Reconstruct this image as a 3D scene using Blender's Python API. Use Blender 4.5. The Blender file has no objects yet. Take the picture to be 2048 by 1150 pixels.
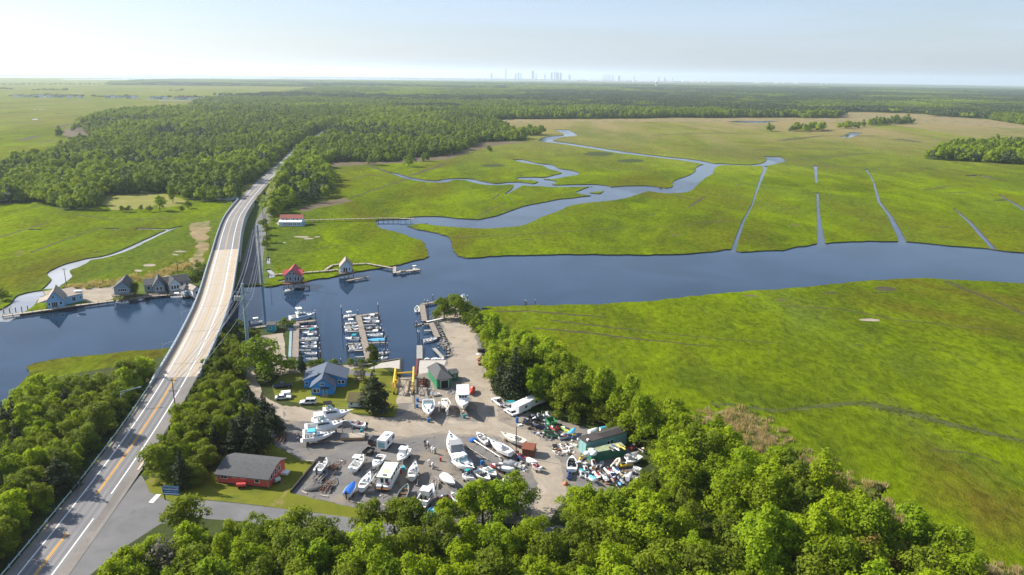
import bpy, bmesh, math, random
import numpy as np
from mathutils import Vector, noise as mnoise
from mathutils.geometry import delaunay_2d_cdt
random.seed(7); RS = np.random.RandomState(11)
rad = math.radians
scene = bpy.context.scene
COL = scene.collection

# ------------------------------------------------------------------ camera, sky, sun, exposure
CAM_H, FPX = 92.0, 1490.0
HORIZONTAL, SLOPE = 149.0, 26.0/2048
ROLL = math.atan(SLOPE); PITCH = math.atan((575-HORIZONTAL)*math.cos(ROLL)/FPX)
FWD = Vector((0, math.cos(PITCH), -math.sin(PITCH)))
_r0 = Vector((1, 0, 0)); _u0 = _r0.cross(FWD)
RIGHT = _r0*math.cos(ROLL) + _u0*math.sin(ROLL); UP = _u0*math.cos(ROLL) - _r0*math.sin(ROLL)
cam_d = bpy.data.cameras.new('camera'); cam = bpy.data.objects.new('camera', cam_d); COL.objects.link(cam)
from mathutils import Matrix
_m = Matrix((RIGHT, UP, -FWD)).transposed().to_4x4(); _m.translation = (0, 0, CAM_H)
cam.matrix_world = _m
cam_d.sensor_width = 36; cam_d.lens = 36*FPX/2048; cam_d.clip_start = 1; cam_d.clip_end = 120000
scene.camera = cam

SUN_EL, SUN_AZ = rad(35), math.atan2(-0.94, 0.33)      # azimuth from +Y towards +X
world = bpy.data.worlds.new('World'); scene.world = world; world.use_nodes = True
wn, wl = world.node_tree.nodes, world.node_tree.links
for n in list(wn): wn.remove(n)
sky = wn.new('ShaderNodeTexSky'); sky.sky_type = 'NISHITA'; sky.sun_disc = False
sky.sun_elevation = SUN_EL; sky.sun_rotation = SUN_AZ
sky.altitude = 90; sky.air_density = 1.15; sky.dust_density = 0.9; sky.ozone_density = 3.5
# thin high cirrus over the whole sky
tc = wn.new('ShaderNodeTexCoord'); mp = wn.new('ShaderNodeMapping'); mp.inputs['Scale'].default_value = (1.0, 2.0, 13.0)
cn = wn.new('ShaderNodeTexNoise'); cn.inputs['Scale'].default_value = 1.7; cn.inputs['Detail'].default_value = 6; cn.inputs['Roughness'].default_value = 0.55; cn.inputs['Distortion'].default_value = 0.6
cr = wn.new('ShaderNodeMapRange'); cr.inputs[1].default_value = 0.42; cr.inputs[2].default_value = 0.78; cr.inputs[3].default_value = 0.32; cr.inputs[4].default_value = 0.60
cm = wn.new('ShaderNodeMixRGB'); cm.inputs[2].default_value = (5.0, 6.2, 8.0, 1)
bg = wn.new('ShaderNodeBackground'); bg.inputs['Strength'].default_value = 0.060
wo = wn.new('ShaderNodeOutputWorld')
wl.new(tc.outputs['Generated'], mp.inputs[0]); wl.new(mp.outputs[0], cn.inputs[0]); wl.new(cn.outputs[0], cr.inputs[0])
wl.new(cr.outputs[0], cm.inputs[0]); wl.new(sky.outputs[0], cm.inputs[1]); ct = wn.new('ShaderNodeMixRGB'); ct.blend_type = 'MULTIPLY'; ct.inputs[0].default_value = 1.0; ct.inputs[2].default_value = (0.99, 0.982, 1.03, 1); wl.new(cm.outputs[0], ct.inputs[1]); wl.new(ct.outputs[0], bg.inputs[0]); wl.new(bg.outputs[0], wo.inputs[0])
sun_d = bpy.data.lights.new('sun', 'SUN'); sun_d.energy = 4.7; sun_d.angle = rad(0.55); sun_d.color = (1.0, 0.94, 0.84)
sun = bpy.data.objects.new('sun', sun_d); COL.objects.link(sun)
SUN_DIR = Vector((math.sin(SUN_AZ)*math.cos(SUN_EL), math.cos(SUN_AZ)*math.cos(SUN_EL), math.sin(SUN_EL)))
sun.rotation_euler = SUN_DIR.to_track_quat('Z', 'Y').to_euler()
sun.location = (-200, 80, 400)
vs = scene.view_settings
vs.view_transform = 'Standard'; vs.look = 'None'; vs.exposure = 1.2; vs.gamma = 1.0; vs.use_curve_mapping = False
scene.cycles.max_bounces = 8; scene.cycles.diffuse_bounces = 4; scene.cycles.glossy_bounces = 3
scene.cycles.transmission_bounces = 5; scene.cycles.volume_bounces = 1; scene.cycles.transparent_max_bounces = 6
scene.cycles.sample_clamp_indirect = 6.0; scene.cycles.use_denoising = True

# ------------------------------------------------------------------ mapping between the surveyed layout and the ground
EARTH = 7.4e6
def P(px, py, z=0.0):
    d = FWD*FPX + RIGHT*(px-1024) + UP*(575-py)
    zz = z
    for _ in range(6):
        t = (zz-CAM_H)/d.z if d.z < -1e-6 else 1e3
        q = d*t; zz = z-(q.x*q.x+q.y*q.y)/(2*EARTH)
        if q.y > 60000: break
    q = d*((zz-CAM_H)/d.z)
    return Vector((q.x, q.y, zz))
def P2(px, py, z=0.0):
    p = P(px, py, z); return Vector((p.x, p.y))
def drop(x, y): return -(x*x+y*y)/(2*EARTH)
def in_poly(x, y, poly):
    c = False; j = len(poly)-1
    for i in range(len(poly)):
        a, b = poly[i], poly[j]
        if (a[1] > y) != (b[1] > y) and x < (b[0]-a[0])*(y-a[1])/(b[1]-a[1])+a[0]: c = not c
        j = i
    return c

# ------------------------------------------------------------------ object helpers
def link(o, parent=None):
    COL.objects.link(o)
    if parent is not None: o.parent = parent
    return o
def tag(o, label=None, cat=None, group=None, kind=None):
    if label: o['label'] = label
    if cat: o['category'] = cat
    if group: o['group'] = group
    if kind: o['kind'] = kind
    return o
def thing(name, label, cat, loc=(0, 0, 0), rz=0.0, group=None):
    o = bpy.data.objects.new(name, None); COL.objects.link(o)
    o.location = loc; o.rotation_euler = (0, 0, rz); o.empty_display_size = 0.5
    return tag(o, label, cat, group)
def copy_tree(o, parent=None):
    c = o.copy(); COL.objects.link(c); c.parent = parent
    for ch in o.children: copy_tree(ch, c)
    return c
class MB:
    """collects shapes and links them as one mesh object"""
    def __init__(s): s.v = []; s.f = []; s.smooth = False; s.mi = []; s.cur = 0
    def add(s, v, f):
        o = len(s.v); s.v += [tuple(p) for p in v]; s.f += [tuple(i+o for i in q) for q in f]; s.mi += [s.cur]*len(f); return s
    def box(s, x0, x1, y0, y1, z0, z1):
        return s.add([(x0,y0,z0),(x1,y0,z0),(x1,y1,z0),(x0,y1,z0),(x0,y0,z1),(x1,y0,z1),(x1,y1,z1),(x0,y1,z1)],
                     [(3,2,1,0),(4,5,6,7),(0,1,5,4),(1,2,6,5),(2,3,7,6),(3,0,4,7)])
    def hexa(s, b, t):
        return s.add(list(b)+list(t), [(3,2,1,0),(4,5,6,7),(0,1,5,4),(1,2,6,5),(2,3,7,6),(3,0,4,7)])
    def tube(s, a, b, r0, r1=None, n=6):
        r1 = r0 if r1 is None else r1
        a = Vector(a); b = Vector(b); d = (b-a)
        if d.length < 1e-6: return s
        d.normalize(); u = d.orthogonal().normalized(); w = d.cross(u)
        V = []
        for p, r in ((a, r0), (b, r1)):
            for k in range(n):
                t = 2*math.pi*k/n; V.append(p+u*(r*math.cos(t))+w*(r*math.sin(t)))
        F = [(k, (k+1) % n, n+(k+1) % n, n+k) for k in range(n)]
        F += [tuple(range(n))[::-1], tuple(range(n, 2*n))]
        return s.add(V, F)
    def path(s, pts, r, n=5):
        for i in range(len(pts)-1): s.tube(pts[i], pts[i+1], r, r, n)
        return s
    def ellipsoid(s, c, r, n=8, m=5, z0=-1.0):
        V = []; F = []
        for j in range(m+1):
            ph = -math.pi/2+math.pi*j/m; zz = max(math.sin(ph), z0)
            for k in range(n):
                th = 2*math.pi*k/n
                V.append((c[0]+r[0]*math.cos(ph)*math.cos(th), c[1]+r[1]*math.cos(ph)*math.sin(th), c[2]+r[2]*zz))
        for j in range(m):
            for k in range(n): F.append((j*n+k, j*n+(k+1) % n, (j+1)*n+(k+1) % n, (j+1)*n+k))
        return s.add(V, F)
    def prism(s, prof, y0, y1, axis='y'):
        """closed profile [(a,z)...] swept along an axis"""
        n = len(prof)
        if axis == 'y': V = [(a, y0, z) for a, z in prof]+[(a, y1, z) for a, z in prof]
        else: V = [(y0, a, z) for a, z in prof]+[(y1, a, z) for a, z in prof]
        F = [(i, (i+1) % n, n+(i+1) % n, n+i) for i in range(n)]+[tuple(range(n))[::-1], tuple(range(n, 2*n))]
        return s.add(V, F)
    def mesh(s, name, mats):
        me = bpy.data.meshes.new(name); me.from_pydata(s.v, [], s.f)
        for m in (mats if isinstance(mats, (list, tuple)) else [mats]): me.materials.append(m)
        if any(s.mi): me.polygons.foreach_set('material_index', s.mi)
        if s.smooth: me.polygons.foreach_set('use_smooth', [True]*len(s.f))
        bm = bmesh.new(); bm.from_mesh(me); bmesh.ops.recalc_face_normals(bm, faces=bm.faces); bm.to_mesh(me); bm.free()
        return me
    def build(s, name, mats, parent=None, label=None):
        o = bpy.data.objects.new(name, s.mesh(name, mats)); link(o, parent)
        if label: o['label'] = label
        return o

# ------------------------------------------------------------------ materials
def mat(name, rough=0.7, spec=0.3, metallic=0.0):
    m = bpy.data.materials.new(name); m.use_nodes = True
    nt = m.node_tree; b = nt.nodes['Principled BSDF']
    b.inputs['Roughness'].default_value = rough; b.inputs['Specular IOR Level'].default_value = spec; b.inputs['Metallic'].default_value = metallic
    return m, nt, b
def N(nt, typ, **kw):
    n = nt.nodes.new(typ)
    for k, v in kw.items():
        if k in n.inputs: n.inputs[k].default_value = v
        else: setattr(n, k, v)
    return n
def ramp(nt, fac, stops):
    r = nt.nodes.new('ShaderNodeValToRGB')
    e = r.color_ramp.elements
    while len(e) < len(stops): e.new(0.5)
    for i, (p, c) in enumerate(stops): e[i].position = p; e[i].color = (*c, 1)
    nt.links.new(fac, r.inputs[0]); return r.outputs[0]
def mixc(nt, fac, a, b, mode='MIX'):
    n = nt.nodes.new('ShaderNodeMixRGB'); n.blend_type = mode
    for s_, v in ((0, fac), (1, a), (2, b)):
        if isinstance(v, (int, float)): n.inputs[s_].default_value = v
        elif isinstance(v, tuple): n.inputs[s_].default_value = (*v, 1)
        else: nt.links.new(v, n.inputs[s_])
    return n.outputs[0]
def maprange(nt, v, a, b, c=0.0, d=1.0):
    n = nt.nodes.new('ShaderNodeMapRange'); nt.links.new(v, n.inputs[0])
    for i, x in enumerate((a, b, c, d)): n.inputs[i+1].default_value = x
    return n.outputs[0]
def wpos(nt): return nt.nodes.new('ShaderNodeNewGeometry').outputs['Position']
def noise_t(nt, vec, scale, detail=4, rough=0.55, dist=0.0, stretch=None):
    if stretch:
        mpn = nt.nodes.new('ShaderNodeMapping'); mpn.inputs['Scale'].default_value = stretch; nt.links.new(vec, mpn.inputs[0]); vec = mpn.outputs[0]
    n = N(nt, 'ShaderNodeTexNoise', Scale=scale, Detail=detail, Roughness=rough, Distortion=dist)
    nt.links.new(vec, n.inputs['Vector']); return n.outputs[0]
def bump(nt, b, h, strength=0.4, dist=0.2):
    n = N(nt, 'ShaderNodeBump', Strength=strength, Distance=dist); nt.links.new(h, n.inputs['Height']); nt.links.new(n.outputs[0], b.inputs['Normal'])
MATS = {}
def plain(name, col, rough=0.55, spec=0.35, metallic=0.0, var=0.18, scale=0.8, obj_tint=False):
    """a painted or weathered surface: base colour with soft dirt variation and slight roughness variation"""
    if name in MATS: return MATS[name]
    m, nt, b = mat(name, rough, spec, metallic)
    tcn = nt.nodes.new('ShaderNodeTexCoord').outputs['Object']
    n1 = noise_t(nt, tcn, scale, 5, 0.62); n2 = noise_t(nt, tcn, scale*7, 3, 0.6)
    f = mixc(nt, 0.4, n1, n2)
    lo = tuple(c*(1-var*1.3) for c in col); hi = tuple(min(1, c*(1+var*0.7)) for c in col)
    c = ramp(nt, f, [(0.3, lo), (0.52, col), (0.75, hi)])
    if obj_tint:
        oi = nt.nodes.new('ShaderNodeObjectInfo'); c = mixc(nt, 1.0, c, oi.outputs['Color'], 'MULTIPLY')
    nt.links.new(c, b.inputs['Base Color'])
    nt.links.new(maprange(nt, n2, 0.3, 0.7, max(0.05, rough-0.12), min(1, rough+0.12)), b.inputs['Roughness'])
    MATS[name] = m; return m

def marsh_mat():
    m, nt, b = mat('marsh_grass', 0.95, 0.0)
    p = wpos(nt)
    big = noise_t(nt, p, 0.0075, 6, 0.62, 0.7, (1, 0.5, 1)); mid = noise_t(nt, p, 0.03, 6, 0.68, 1.2, (1, 0.55, 1)); fine = noise_t(nt, p, 0.42, 5, 0.78, 0.5, (1, 0.6, 1)); vf = noise_t(nt, p, 2.2, 2, 0.6)
    c = ramp(nt, mixc(nt, 0.5, big, mid), [(0.37, (0.054, 0.078, 0.006)), (0.46, (0.082, 0.112, 0.005)), (0.53, (0.104, 0.142, 0.004)), (0.62, (0.142, 0.194, 0.003))])
    # chartreuse flushes of new growth
    fl = noise_t(nt, p, 0.018, 4, 0.6, 1.0, (1, 0.5, 1))
    c = mixc(nt, maprange(nt, fl, 0.56, 0.66, 0, 0.75), c, (0.140, 0.195, 0.001))
    # olive-brown drier patches
    pat = noise_t(nt, p, 0.011, 6, 0.66, 0.9, (1, 0.45, 1))
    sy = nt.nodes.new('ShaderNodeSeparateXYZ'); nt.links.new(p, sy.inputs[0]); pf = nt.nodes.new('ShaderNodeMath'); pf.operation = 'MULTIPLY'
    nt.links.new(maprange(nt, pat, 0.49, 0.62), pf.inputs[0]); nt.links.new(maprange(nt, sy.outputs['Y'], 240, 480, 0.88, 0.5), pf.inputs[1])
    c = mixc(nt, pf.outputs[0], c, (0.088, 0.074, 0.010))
    # small darker hummocks and pale wrack
    dk = noise_t(nt, p, 0.07, 5, 0.72, 1.4, (1, 0.35, 1))
    c = mixc(nt, maprange(nt, dk, 0.60, 0.70, 0, 0.45), c, (0.034, 0.040, 0.009))
    wr = noise_t(nt, p, 0.05, 5, 0.75, 2.0, (1, 0.25, 1))
    c = mixc(nt, maprange(nt, wr, 0.66, 0.72, 0, 0.5), c, (0.20, 0.165, 0.09))
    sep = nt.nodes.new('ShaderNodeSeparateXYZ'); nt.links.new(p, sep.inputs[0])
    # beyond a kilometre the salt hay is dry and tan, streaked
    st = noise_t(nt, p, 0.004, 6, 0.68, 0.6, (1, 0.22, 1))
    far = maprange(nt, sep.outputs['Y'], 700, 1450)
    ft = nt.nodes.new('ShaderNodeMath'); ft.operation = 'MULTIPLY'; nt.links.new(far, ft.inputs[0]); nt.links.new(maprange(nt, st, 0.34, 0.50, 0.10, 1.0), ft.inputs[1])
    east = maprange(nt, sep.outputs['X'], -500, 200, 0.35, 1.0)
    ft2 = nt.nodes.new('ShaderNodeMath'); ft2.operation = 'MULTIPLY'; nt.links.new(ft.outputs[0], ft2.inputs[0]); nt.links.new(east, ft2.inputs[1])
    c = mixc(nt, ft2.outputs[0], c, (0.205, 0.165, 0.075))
    st2 = noise_t(nt, p, 0.010, 7, 0.75, 0.8, (1, 0.25, 1))
    c = mixc(nt, maprange(nt, st2, 0.50, 0.64, 0, 0.62), c, (0.075, 0.105, 0.02))
    c = mixc(nt, maprange(nt, fine, 0.36, 0.62, 0.0, 1.0), mixc(nt, 1.0, c, (0.60, 0.64, 0.75), 'MULTIPLY'), mixc(nt, 1.0, c, (1.28, 1.26, 1.2), 'MULTIPLY'))
    nt.links.new(c, b.inputs['Base Color'])
    h = mixc(nt, 0.4, fine, vf); bump(nt, b, h, 0.9, 0.9)
    return m
def ground_mat(name, stops, scale=0.15, fscale=2.0, bmp=0.3, rough=0.95, patch=None, bdist=0.15):
    m, nt, b = mat(name, rough, 0.1)
    p = wpos(nt)
    n1 = noise_t(nt, p, scale, 6, 0.65, 0.6); n2 = noise_t(nt, p, fscale, 4, 0.7)
    c = ramp(nt, mixc(nt, 0.35, n1, n2), stops)
    if patch:
        for (sc, lo, hi, col, amt) in patch:
            c = mixc(nt, maprange(nt, noise_t(nt, p, sc, 5, 0.65, 0.8), lo, hi, 0, amt), c, col)
    nt.links.new(c, b.inputs['Base Color']); bump(nt, b, n2, bmp, bdist)
    return m
def water_mat(name, col, rough, bscale, bstr):
    m, nt, b = mat(name, rough, 0.5)
    p = wpos(nt); b.inputs['IOR'].default_value = 1.333
    lane = noise_t(nt, p, 0.012, 5, 0.62, 1.2, (1, 0.4, 1)); pale_water = noise_t(nt, p, 0.02, 4, 0.6, 0.8)
    nt.links.new(ramp(nt, pale_water, [(0.35, tuple(c*0.75 for c in col)), (0.65, tuple(min(1, c*1.25+0.004) for c in col))]), b.inputs['Base Color'])
    n1 = noise_t(nt, p, bscale, 3, 0.55, 0.2, (1, 1.6, 1)); n2 = noise_t(nt, p, bscale*0.05, 3, 0.5, 0.5)
    # wind lanes: ruffled water is rougher than the slicks between
    nb = N(nt, 'ShaderNodeBump', Distance=0.05); nt.links.new(mixc(nt, 0.3, n1, n2), nb.inputs['Height']); nt.links.new(maprange(nt, lane, 0.42, 0.62, bstr*0.4, bstr*2.2), nb.inputs['Strength']); nt.links.new(nb.outputs[0], b.inputs['Normal'])
    nt.links.new(maprange(nt, lane, 0.4, 0.62, rough*0.5, rough*4.0), b.inputs['Roughness'])
    return m
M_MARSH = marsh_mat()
M_WATER = water_mat('river_water', (0.009, 0.025, 0.052), 0.04, 0.6, 0.045)
M_CREEK = water_mat('creek_water', (0.030, 0.042, 0.062), 0.06, 0.6, 0.04)
M_BAY = water_mat('bay_water', (0.05, 0.07, 0.09), 0.10, 0.02, 0.01)
M_SKYCREEK = water_mat('sky_pale_creek_water', (0.26, 0.265, 0.275), 0.12, 0.6, 0.05)  # pale sky reflection painted into the base colour of these creeks
M_MUD = ground_mat('bank_mud', [(0.35, (0.035, 0.028, 0.018)), (0.6, (0.075, 0.062, 0.036))], 0.3, 2.5, 0.5)
M_UNDER = ground_mat('undergrowth_soil', [(0.35, (0.022, 0.030, 0.008)), (0.6, (0.045, 0.060, 0.014))], 0.2, 1.5, 0.8)
M_FOREST_FLOOR = ground_mat('forest_floor', [(0.35, (0.035, 0.055, 0.010)), (0.62, (0.075, 0.105, 0.018))], 0.02, 0.3, 1.0, bdist=2.0)
M_REED = ground_mat('dry_reed', [(0.3, (0.10, 0.075, 0.035)), (0.5, (0.20, 0.150, 0.075)), (0.7, (0.28, 0.22, 0.12))], 0.12, 1.4, 0.9, patch=[(0.05, 0.5, 0.6, (0.075, 0.10, 0.02), 0.8)])
M_HEATH = ground_mat('brown_marsh', [(0.3, (0.060, 0.048, 0.028)), (0.6, (0.120, 0.090, 0.055))], 0.04, 0.6, 0.8)
M_LAWN = ground_mat('mown_lawn', [(0.3, (0.082, 0.085, 0.010)), (0.5, (0.115, 0.125, 0.010)), (0.7, (0.165, 0.150, 0.024))], 0.10, 2.5, 0.5, patch=[(0.16, 0.58, 0.66, (0.20, 0.155, 0.062), 0.7), (0.09, 0.56, 0.68, (0.055, 0.085, 0.008), 0.6)])
M_FIELD = ground_mat('hay_field', [(0.3, (0.11, 0.12, 0.015)), (0.55, (0.17, 0.165, 0.035)), (0.7, (0.23, 0.20, 0.07))], 0.03, 0.8, 0.4)
M_GRAVEL = ground_mat('grey_gravel', [(0.3, (0.088, 0.086, 0.086)), (0.5, (0.135, 0.129, 0.125)), (0.7, (0.195, 0.180, 0.163))], 0.12, 3.0, 0.6,
                      patch=[(0.06, 0.48, 0.62, (0.200, 0.168, 0.130), 0.85), (0.35, 0.58, 0.68, (0.045, 0.042, 0.040), 0.7), (1.1, 0.60, 0.70, (0.21, 0.19, 0.165), 0.6), (0.22, 0.58, 0.67, (0.105, 0.072, 0.046), 0.7)])
M_PACKED = ground_mat('packed_sandy_gravel', [(0.3, (0.155, 0.130, 0.102)), (0.5, (0.215, 0.182, 0.145)), (0.7, (0.29, 0.25, 0.20))], 0.16, 2.4, 0.5,
                    patch=[(0.07, 0.50, 0.62, (0.130, 0.122, 0.115), 0.8), (0.4, 0.58, 0.68, (0.10, 0.080, 0.058), 0.7), (0.9, 0.60, 0.70, (0.33, 0.29, 0.24), 0.6)])
M_SAND = ground_mat('sandy_track', [(0.3, (0.200, 0.165, 0.125)), (0.5, (0.275, 0.232, 0.180)), (0.7, (0.36, 0.31, 0.245))], 0.14, 2.0, 0.5,
                    patch=[(0.07, 0.54, 0.66, (0.205, 0.185, 0.160), 0.75), (0.4, 0.60, 0.70, (0.16, 0.125, 0.085), 0.6), (0.12, 0.63, 0.7, (0.13, 0.125, 0.045), 0.6)])
M_PAVED = ground_mat('worn_asphalt_lane', [(0.3, (0.105, 0.104, 0.106)), (0.6, (0.155, 0.152, 0.150))], 0.15, 4.0, 0.3, 0.9, patch=[(0.5, 0.6, 0.7, (0.085, 0.083, 0.082), 0.5)])
M_PAD = ground_mat('concrete_apron', [(0.3, (0.31, 0.285, 0.25)), (0.6, (0.40, 0.37, 0.33))], 0.3, 4.0, 0.2, 0.9, patch=[(0.3, 0.56, 0.68, (0.24, 0.21, 0.17), 0.7)])
# ------------------------------------------------------------------ the ground, cut into one sheet
def rough(poly, amp=1.0, closed=True, seed=0.0, step=None):
    out = []; n = len(poly)
    for i in range(n if closed else n-1):
        a, b = Vector(poly[i][:2]), Vector(poly[(i+1) % n][:2]); L = (b-a).length
        D = max(60.0, min(a.length, b.length)); st = step or max(1.6, D*0.006)
        k = max(1, min(90, int(L/st)))
        for j in range(k):
            q = a.lerp(b, j/k)
            if amp:
                s1 = D*0.020; A = amp*D*0.0042
                v = mnoise.noise_vector(Vector((q.x/s1+seed, q.y/s1, seed)))+0.5*mnoise.noise_vector(Vector((q.x/s1*2.7, q.y/s1*2.7+seed, 3.1)))
                q = q+Vector((v.x, v.y*1.3))*A
            out.append((q.x, q.y))
    if not closed: out.append(tuple(poly[-1][:2]))
    return out
def G(*pts): return [tuple(P2(x, y)) for x, y in pts]
def channel(pts, seed=0.0, amp=0.5, wob=0.25, smooth=True):
    """pts: (px, py, width in metres) along the middle of a creek -> a bank outline"""
    c = [(P2(x, y), w) for x, y, w in pts]
    if smooth and len(c) > 2:
        q = []
        for i in range(len(c)-1):
            p0, p1, p2, p3 = c[max(0, i-1)][0], c[i][0], c[i+1][0], c[min(len(c)-1, i+2)][0]
            for t in (0, 0.25, 0.5, 0.75):
                q.append((0.5*((2*p1)+(p2-p0)*t+(2*p0-5*p1+4*p2-p3)*t*t+(3*p1-p0-3*p2+p3)*t**3), c[i][1]*(1-t)+c[i+1][1]*t))
        q.append(c[-1]); c = q
    L, R = [], []
    for i, (p, w) in enumerate(c):
        a = c[max(0, i-1)][0]; b = c[min(len(c)-1, i+1)][0]; d = (b-a)
        if d.length < 1e-6: continue
        d.normalize(); nrm = Vector((-d.y, d.x))
        w2 = w*(1+wob*mnoise.noise(Vector((p.x*0.03+seed, p.y*0.03, 1.7))))
        L.append(p+nrm*w2/2); R.append(p-nrm*w2/2)
    return rough([tuple(v) for v in L+R[::-1]], amp, True, seed, None)

LAYERS = []     # (priority, kind, outline); the highest priority wins
def layer(pr, kind, poly): LAYERS.append((pr, kind, poly))

# --- far land and sea
far_e = 44000
layer(1, 'forest_floor', G((-400,430),(0,408),(87,404),(118,418),(167,421),(195,408),(216,391),(278,387),(348,385),(383,401),(477,405),(480,372),(522,360),(552,344),(575,325),(600,330),(557,357),(545,434),(591,414),(654,398),(665,360),(644,325),(680,324),(805,322),(847,324),(906,313),(937,301),(958,284),(993,282),(1045,282),(1045,276),(990,251),(986,240),(1028,238),(1125,238),(1261,237),(1348,235),(1420,236),(1591,235),(1678,235),(1682,224),(1731,224),(1852,228),(1870,233),(1974,238),(2048,250),(2300,264),(2700,280),(2700,186),(2048,174),(1700,169),(1360,165.5),(1150,163),(940,161.5),(700,160.5),(500,158.6),(300,160.5),(219,166),(219,170),(500,172.5),(640,173.5),(700,171.5),(644,176),(591,184),(529,191),(435,198),(400,205),(383,223),(278,226),(223,233),(160,251),(167,275),(195,285),(160,289),(101,317),(52,324),(0,344),(-400,360)))
layer(1, 'forest_floor', G((1849,318),(2048,330),(2400,345),(2400,292),(2048,291),(1960,294),(1890,301)))
layer(2, 'heath', G((160,251),(195,286),(160,289),(135,276),(118,262)))
layer(2, 'heath', rough(G((644,325),(680,324),(805,322),(800,318),(905,309),(935,297),(955,284),(1010,283),(1060,284),(1000,290),(945,302),(900,318),(800,326),(720,330),(650,335)), 0.6))
layer(2, 'reed', rough(G((990,240),(1261,238),(1591,236),(1690,225),(1852,229),(1974,239),(2048,251),(2100,262),(1900,248),(1700,244),(1500,243),(1300,243),(1100,243),(1000,246)), 0.6))
layer(2, 'field', rough(G((214,392),(278,388),(330,388),(372,400),(376,407),(340,414),(223,420),(205,408)), 0.5))
layer(2, 'lawn', rough(G((478,374),(505,366),(522,362),(500,385),(478,392)), 0.5))
layer(2, 'lawn', rough(G((528,382),(552,350),(566,345),(556,400),(535,420),(505,430),(520,400)), 0.5))
# bay, sea and its marsh islands
layer(3, 'bay', G((-900,152.2),(0,151.2),(300,150.9),(560,152.2),(700,153.6),(940,157.6),(1150,160.6),(1360,164.0),(1420,165.4),(1330,164.0),(1150,161.9),(940,160.8),(700,159.0),(560,157.5),(380,160.2),(115,159.6),(130,158.6),(280,157.8),(240,156.8),(0,155.2),(-900,157.0)))
layer(3, 'bay', [(far_e*math.sin(t), far_e*math.cos(t)) for t in np.linspace(-1.5, 1.5, 24)]+[(26500*math.sin(t), 26500*math.cos(t)) for t in np.linspace(1.5, -1.5, 24)])
layer(4, 'marsh', G((280,154.6),(360,153.6),(300,153.3),(200,153.6)))
layer(4, 'marsh', G((560,155.6),(660,155.0),(640,154.5),(520,154.6)))

# --- the river and the basin
NW = [(-400,690),(-60,642),(3,634),(60,626),(130,616),(185,607),(232,600),(262,596),(300,590),(340,585),(372,583),(396,578),(430,572),(474,571),(500,571),(523,570),(531,572),(548,571),(564,568),(590,566),(623,559),(637,557),(655,556),(672,551),(700,546),(730,540),(761,536),(800,528),(815,523),(846,516),(857,512),(853,498),(848,486),(840,480),(822,474),(800,466),(776,460),(762,455),(757,453),(752,442),(760,439),(829,436.5),(836,447),(814,451),(836,458),(875,465),(899,474),(903,485),(906,498),(918,509),(935,515),(985,512),(1050,510),(1100,508),(1200,508),(1300,510),(1400,505),(1466,498),(1480,503),(1564,499),(1640,487),(1700,482),(1807,482),(1900,491),(1990,498),(2048,505),(2300,520)]
SE = [(2300,572),(2048,566),(1900,558),(1830,556),(1750,560),(1640,570),(1560,578),(1480,583),(1400,590),(1300,602),(1200,608),(1100,610),(1030,611),(972,613),(965,616),(990,618),(952,622),(938,621),(925,603),(900,592),(880,600),(869,625),(877,644),(891,670),(902,700),(905,711),(893,718),(844,719),(835,719),(832,742),(829,753),(801,753),(802.6,718),(800,718),(763.6,723),(730,728),(690,727),(640,727),(578,726),(577,700),(580.5,661),(572,655),(552,652),(520,651),(500,656),(480,668),(440,692),(380,697),(330,697),(250,703),(219,707),(150,713),(110,718),(75,725),(52,733),(60,748),(40,768),(15,797),(-10,835),(-60,860),(-400,1000)]
soft = lambda pts, a: rough(G(*pts), a)
nw = rough(G(*NW[:13]), 0.0, False)+rough(G(*NW[13:]), 0.8, False, 2.0)
se1 = rough(G(*SE[:20]), 0.8, False, 4.0); se2 = rough(G(*SE[20:43]), 0.0, False); se3 = rough(G(*SE[43:]), 0.7, False, 5.0)
layer(8, 'river', nw+se1+se2+se3)
layer(8, 'creek', channel([(822,441,25.6),(860,439,26.4),(900,444,28),(960,447,30.4),(1010,442,32),(1060,424,30.4),(1110,408,27.2),(1160,400,24),(1215,394,24),(1240,386,32),(1258,378,32),(1290,376,27.2),(1315,379,24),(1340,381,27.2),(1366,375,24),(1372,364,22),(1392,354,19),(1408,345,19),(1412,335,17),(1428,329,19.2),(1470,329,12.8),(1515,331,10.4)], 1.0))
layer(8, 'creek', channel([(1210,391,13.6),(1167,385,12.8),(1188,379,17),(1202,373,17),(1181,370.5,15.3),(1132,371.5,13.6),(1097,371,15.3),(1087,367.5,15.3),(1063,370,13.6),(1035,366,15.3),(1007,368,11.9),(979,368,11.9),(951,362,11.9),(934,358,11),(896,359,11),(882,363,11.9),(847,361,10.2),(819,356,9.35),(800,350,6.8),(781,345,5.1)], 2.0))
layer(8, 'creek', channel([(1030,366,9),(1036,370,8),(1030,376,4),(1010,388,2)], 2.5))
layer(8, 'creek', channel([(1085,367,13.6),(1096,363,15.3),(1073,359,11.9),(1047,357,13.6),(1062,355,7.65),(1097,356,13.6),(1127,350,18.7),(1142,346.5,17),(1129,341,15.3),(1108,337,13.6),(1094,330,11),(1063,326,11.9),(1034,319,13.6)], 3.0))
layer(8, 'creek', channel([(1425,329,18),(1380,320.5,19.5),(1325,314,19.5),(1272,308,19.5),(1228,302,19.5),(1185,295,19.5),(1125,286,19.5),(1092,281,22.5),(1112,273,22.5),(1142,270,25.5),(1122,259,25.5)], 4.0))
layer(8, 'creek', channel([(1515,331,14),(1537,327,15),(1553,320,20),(1544,313,20)], 5.0))
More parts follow.
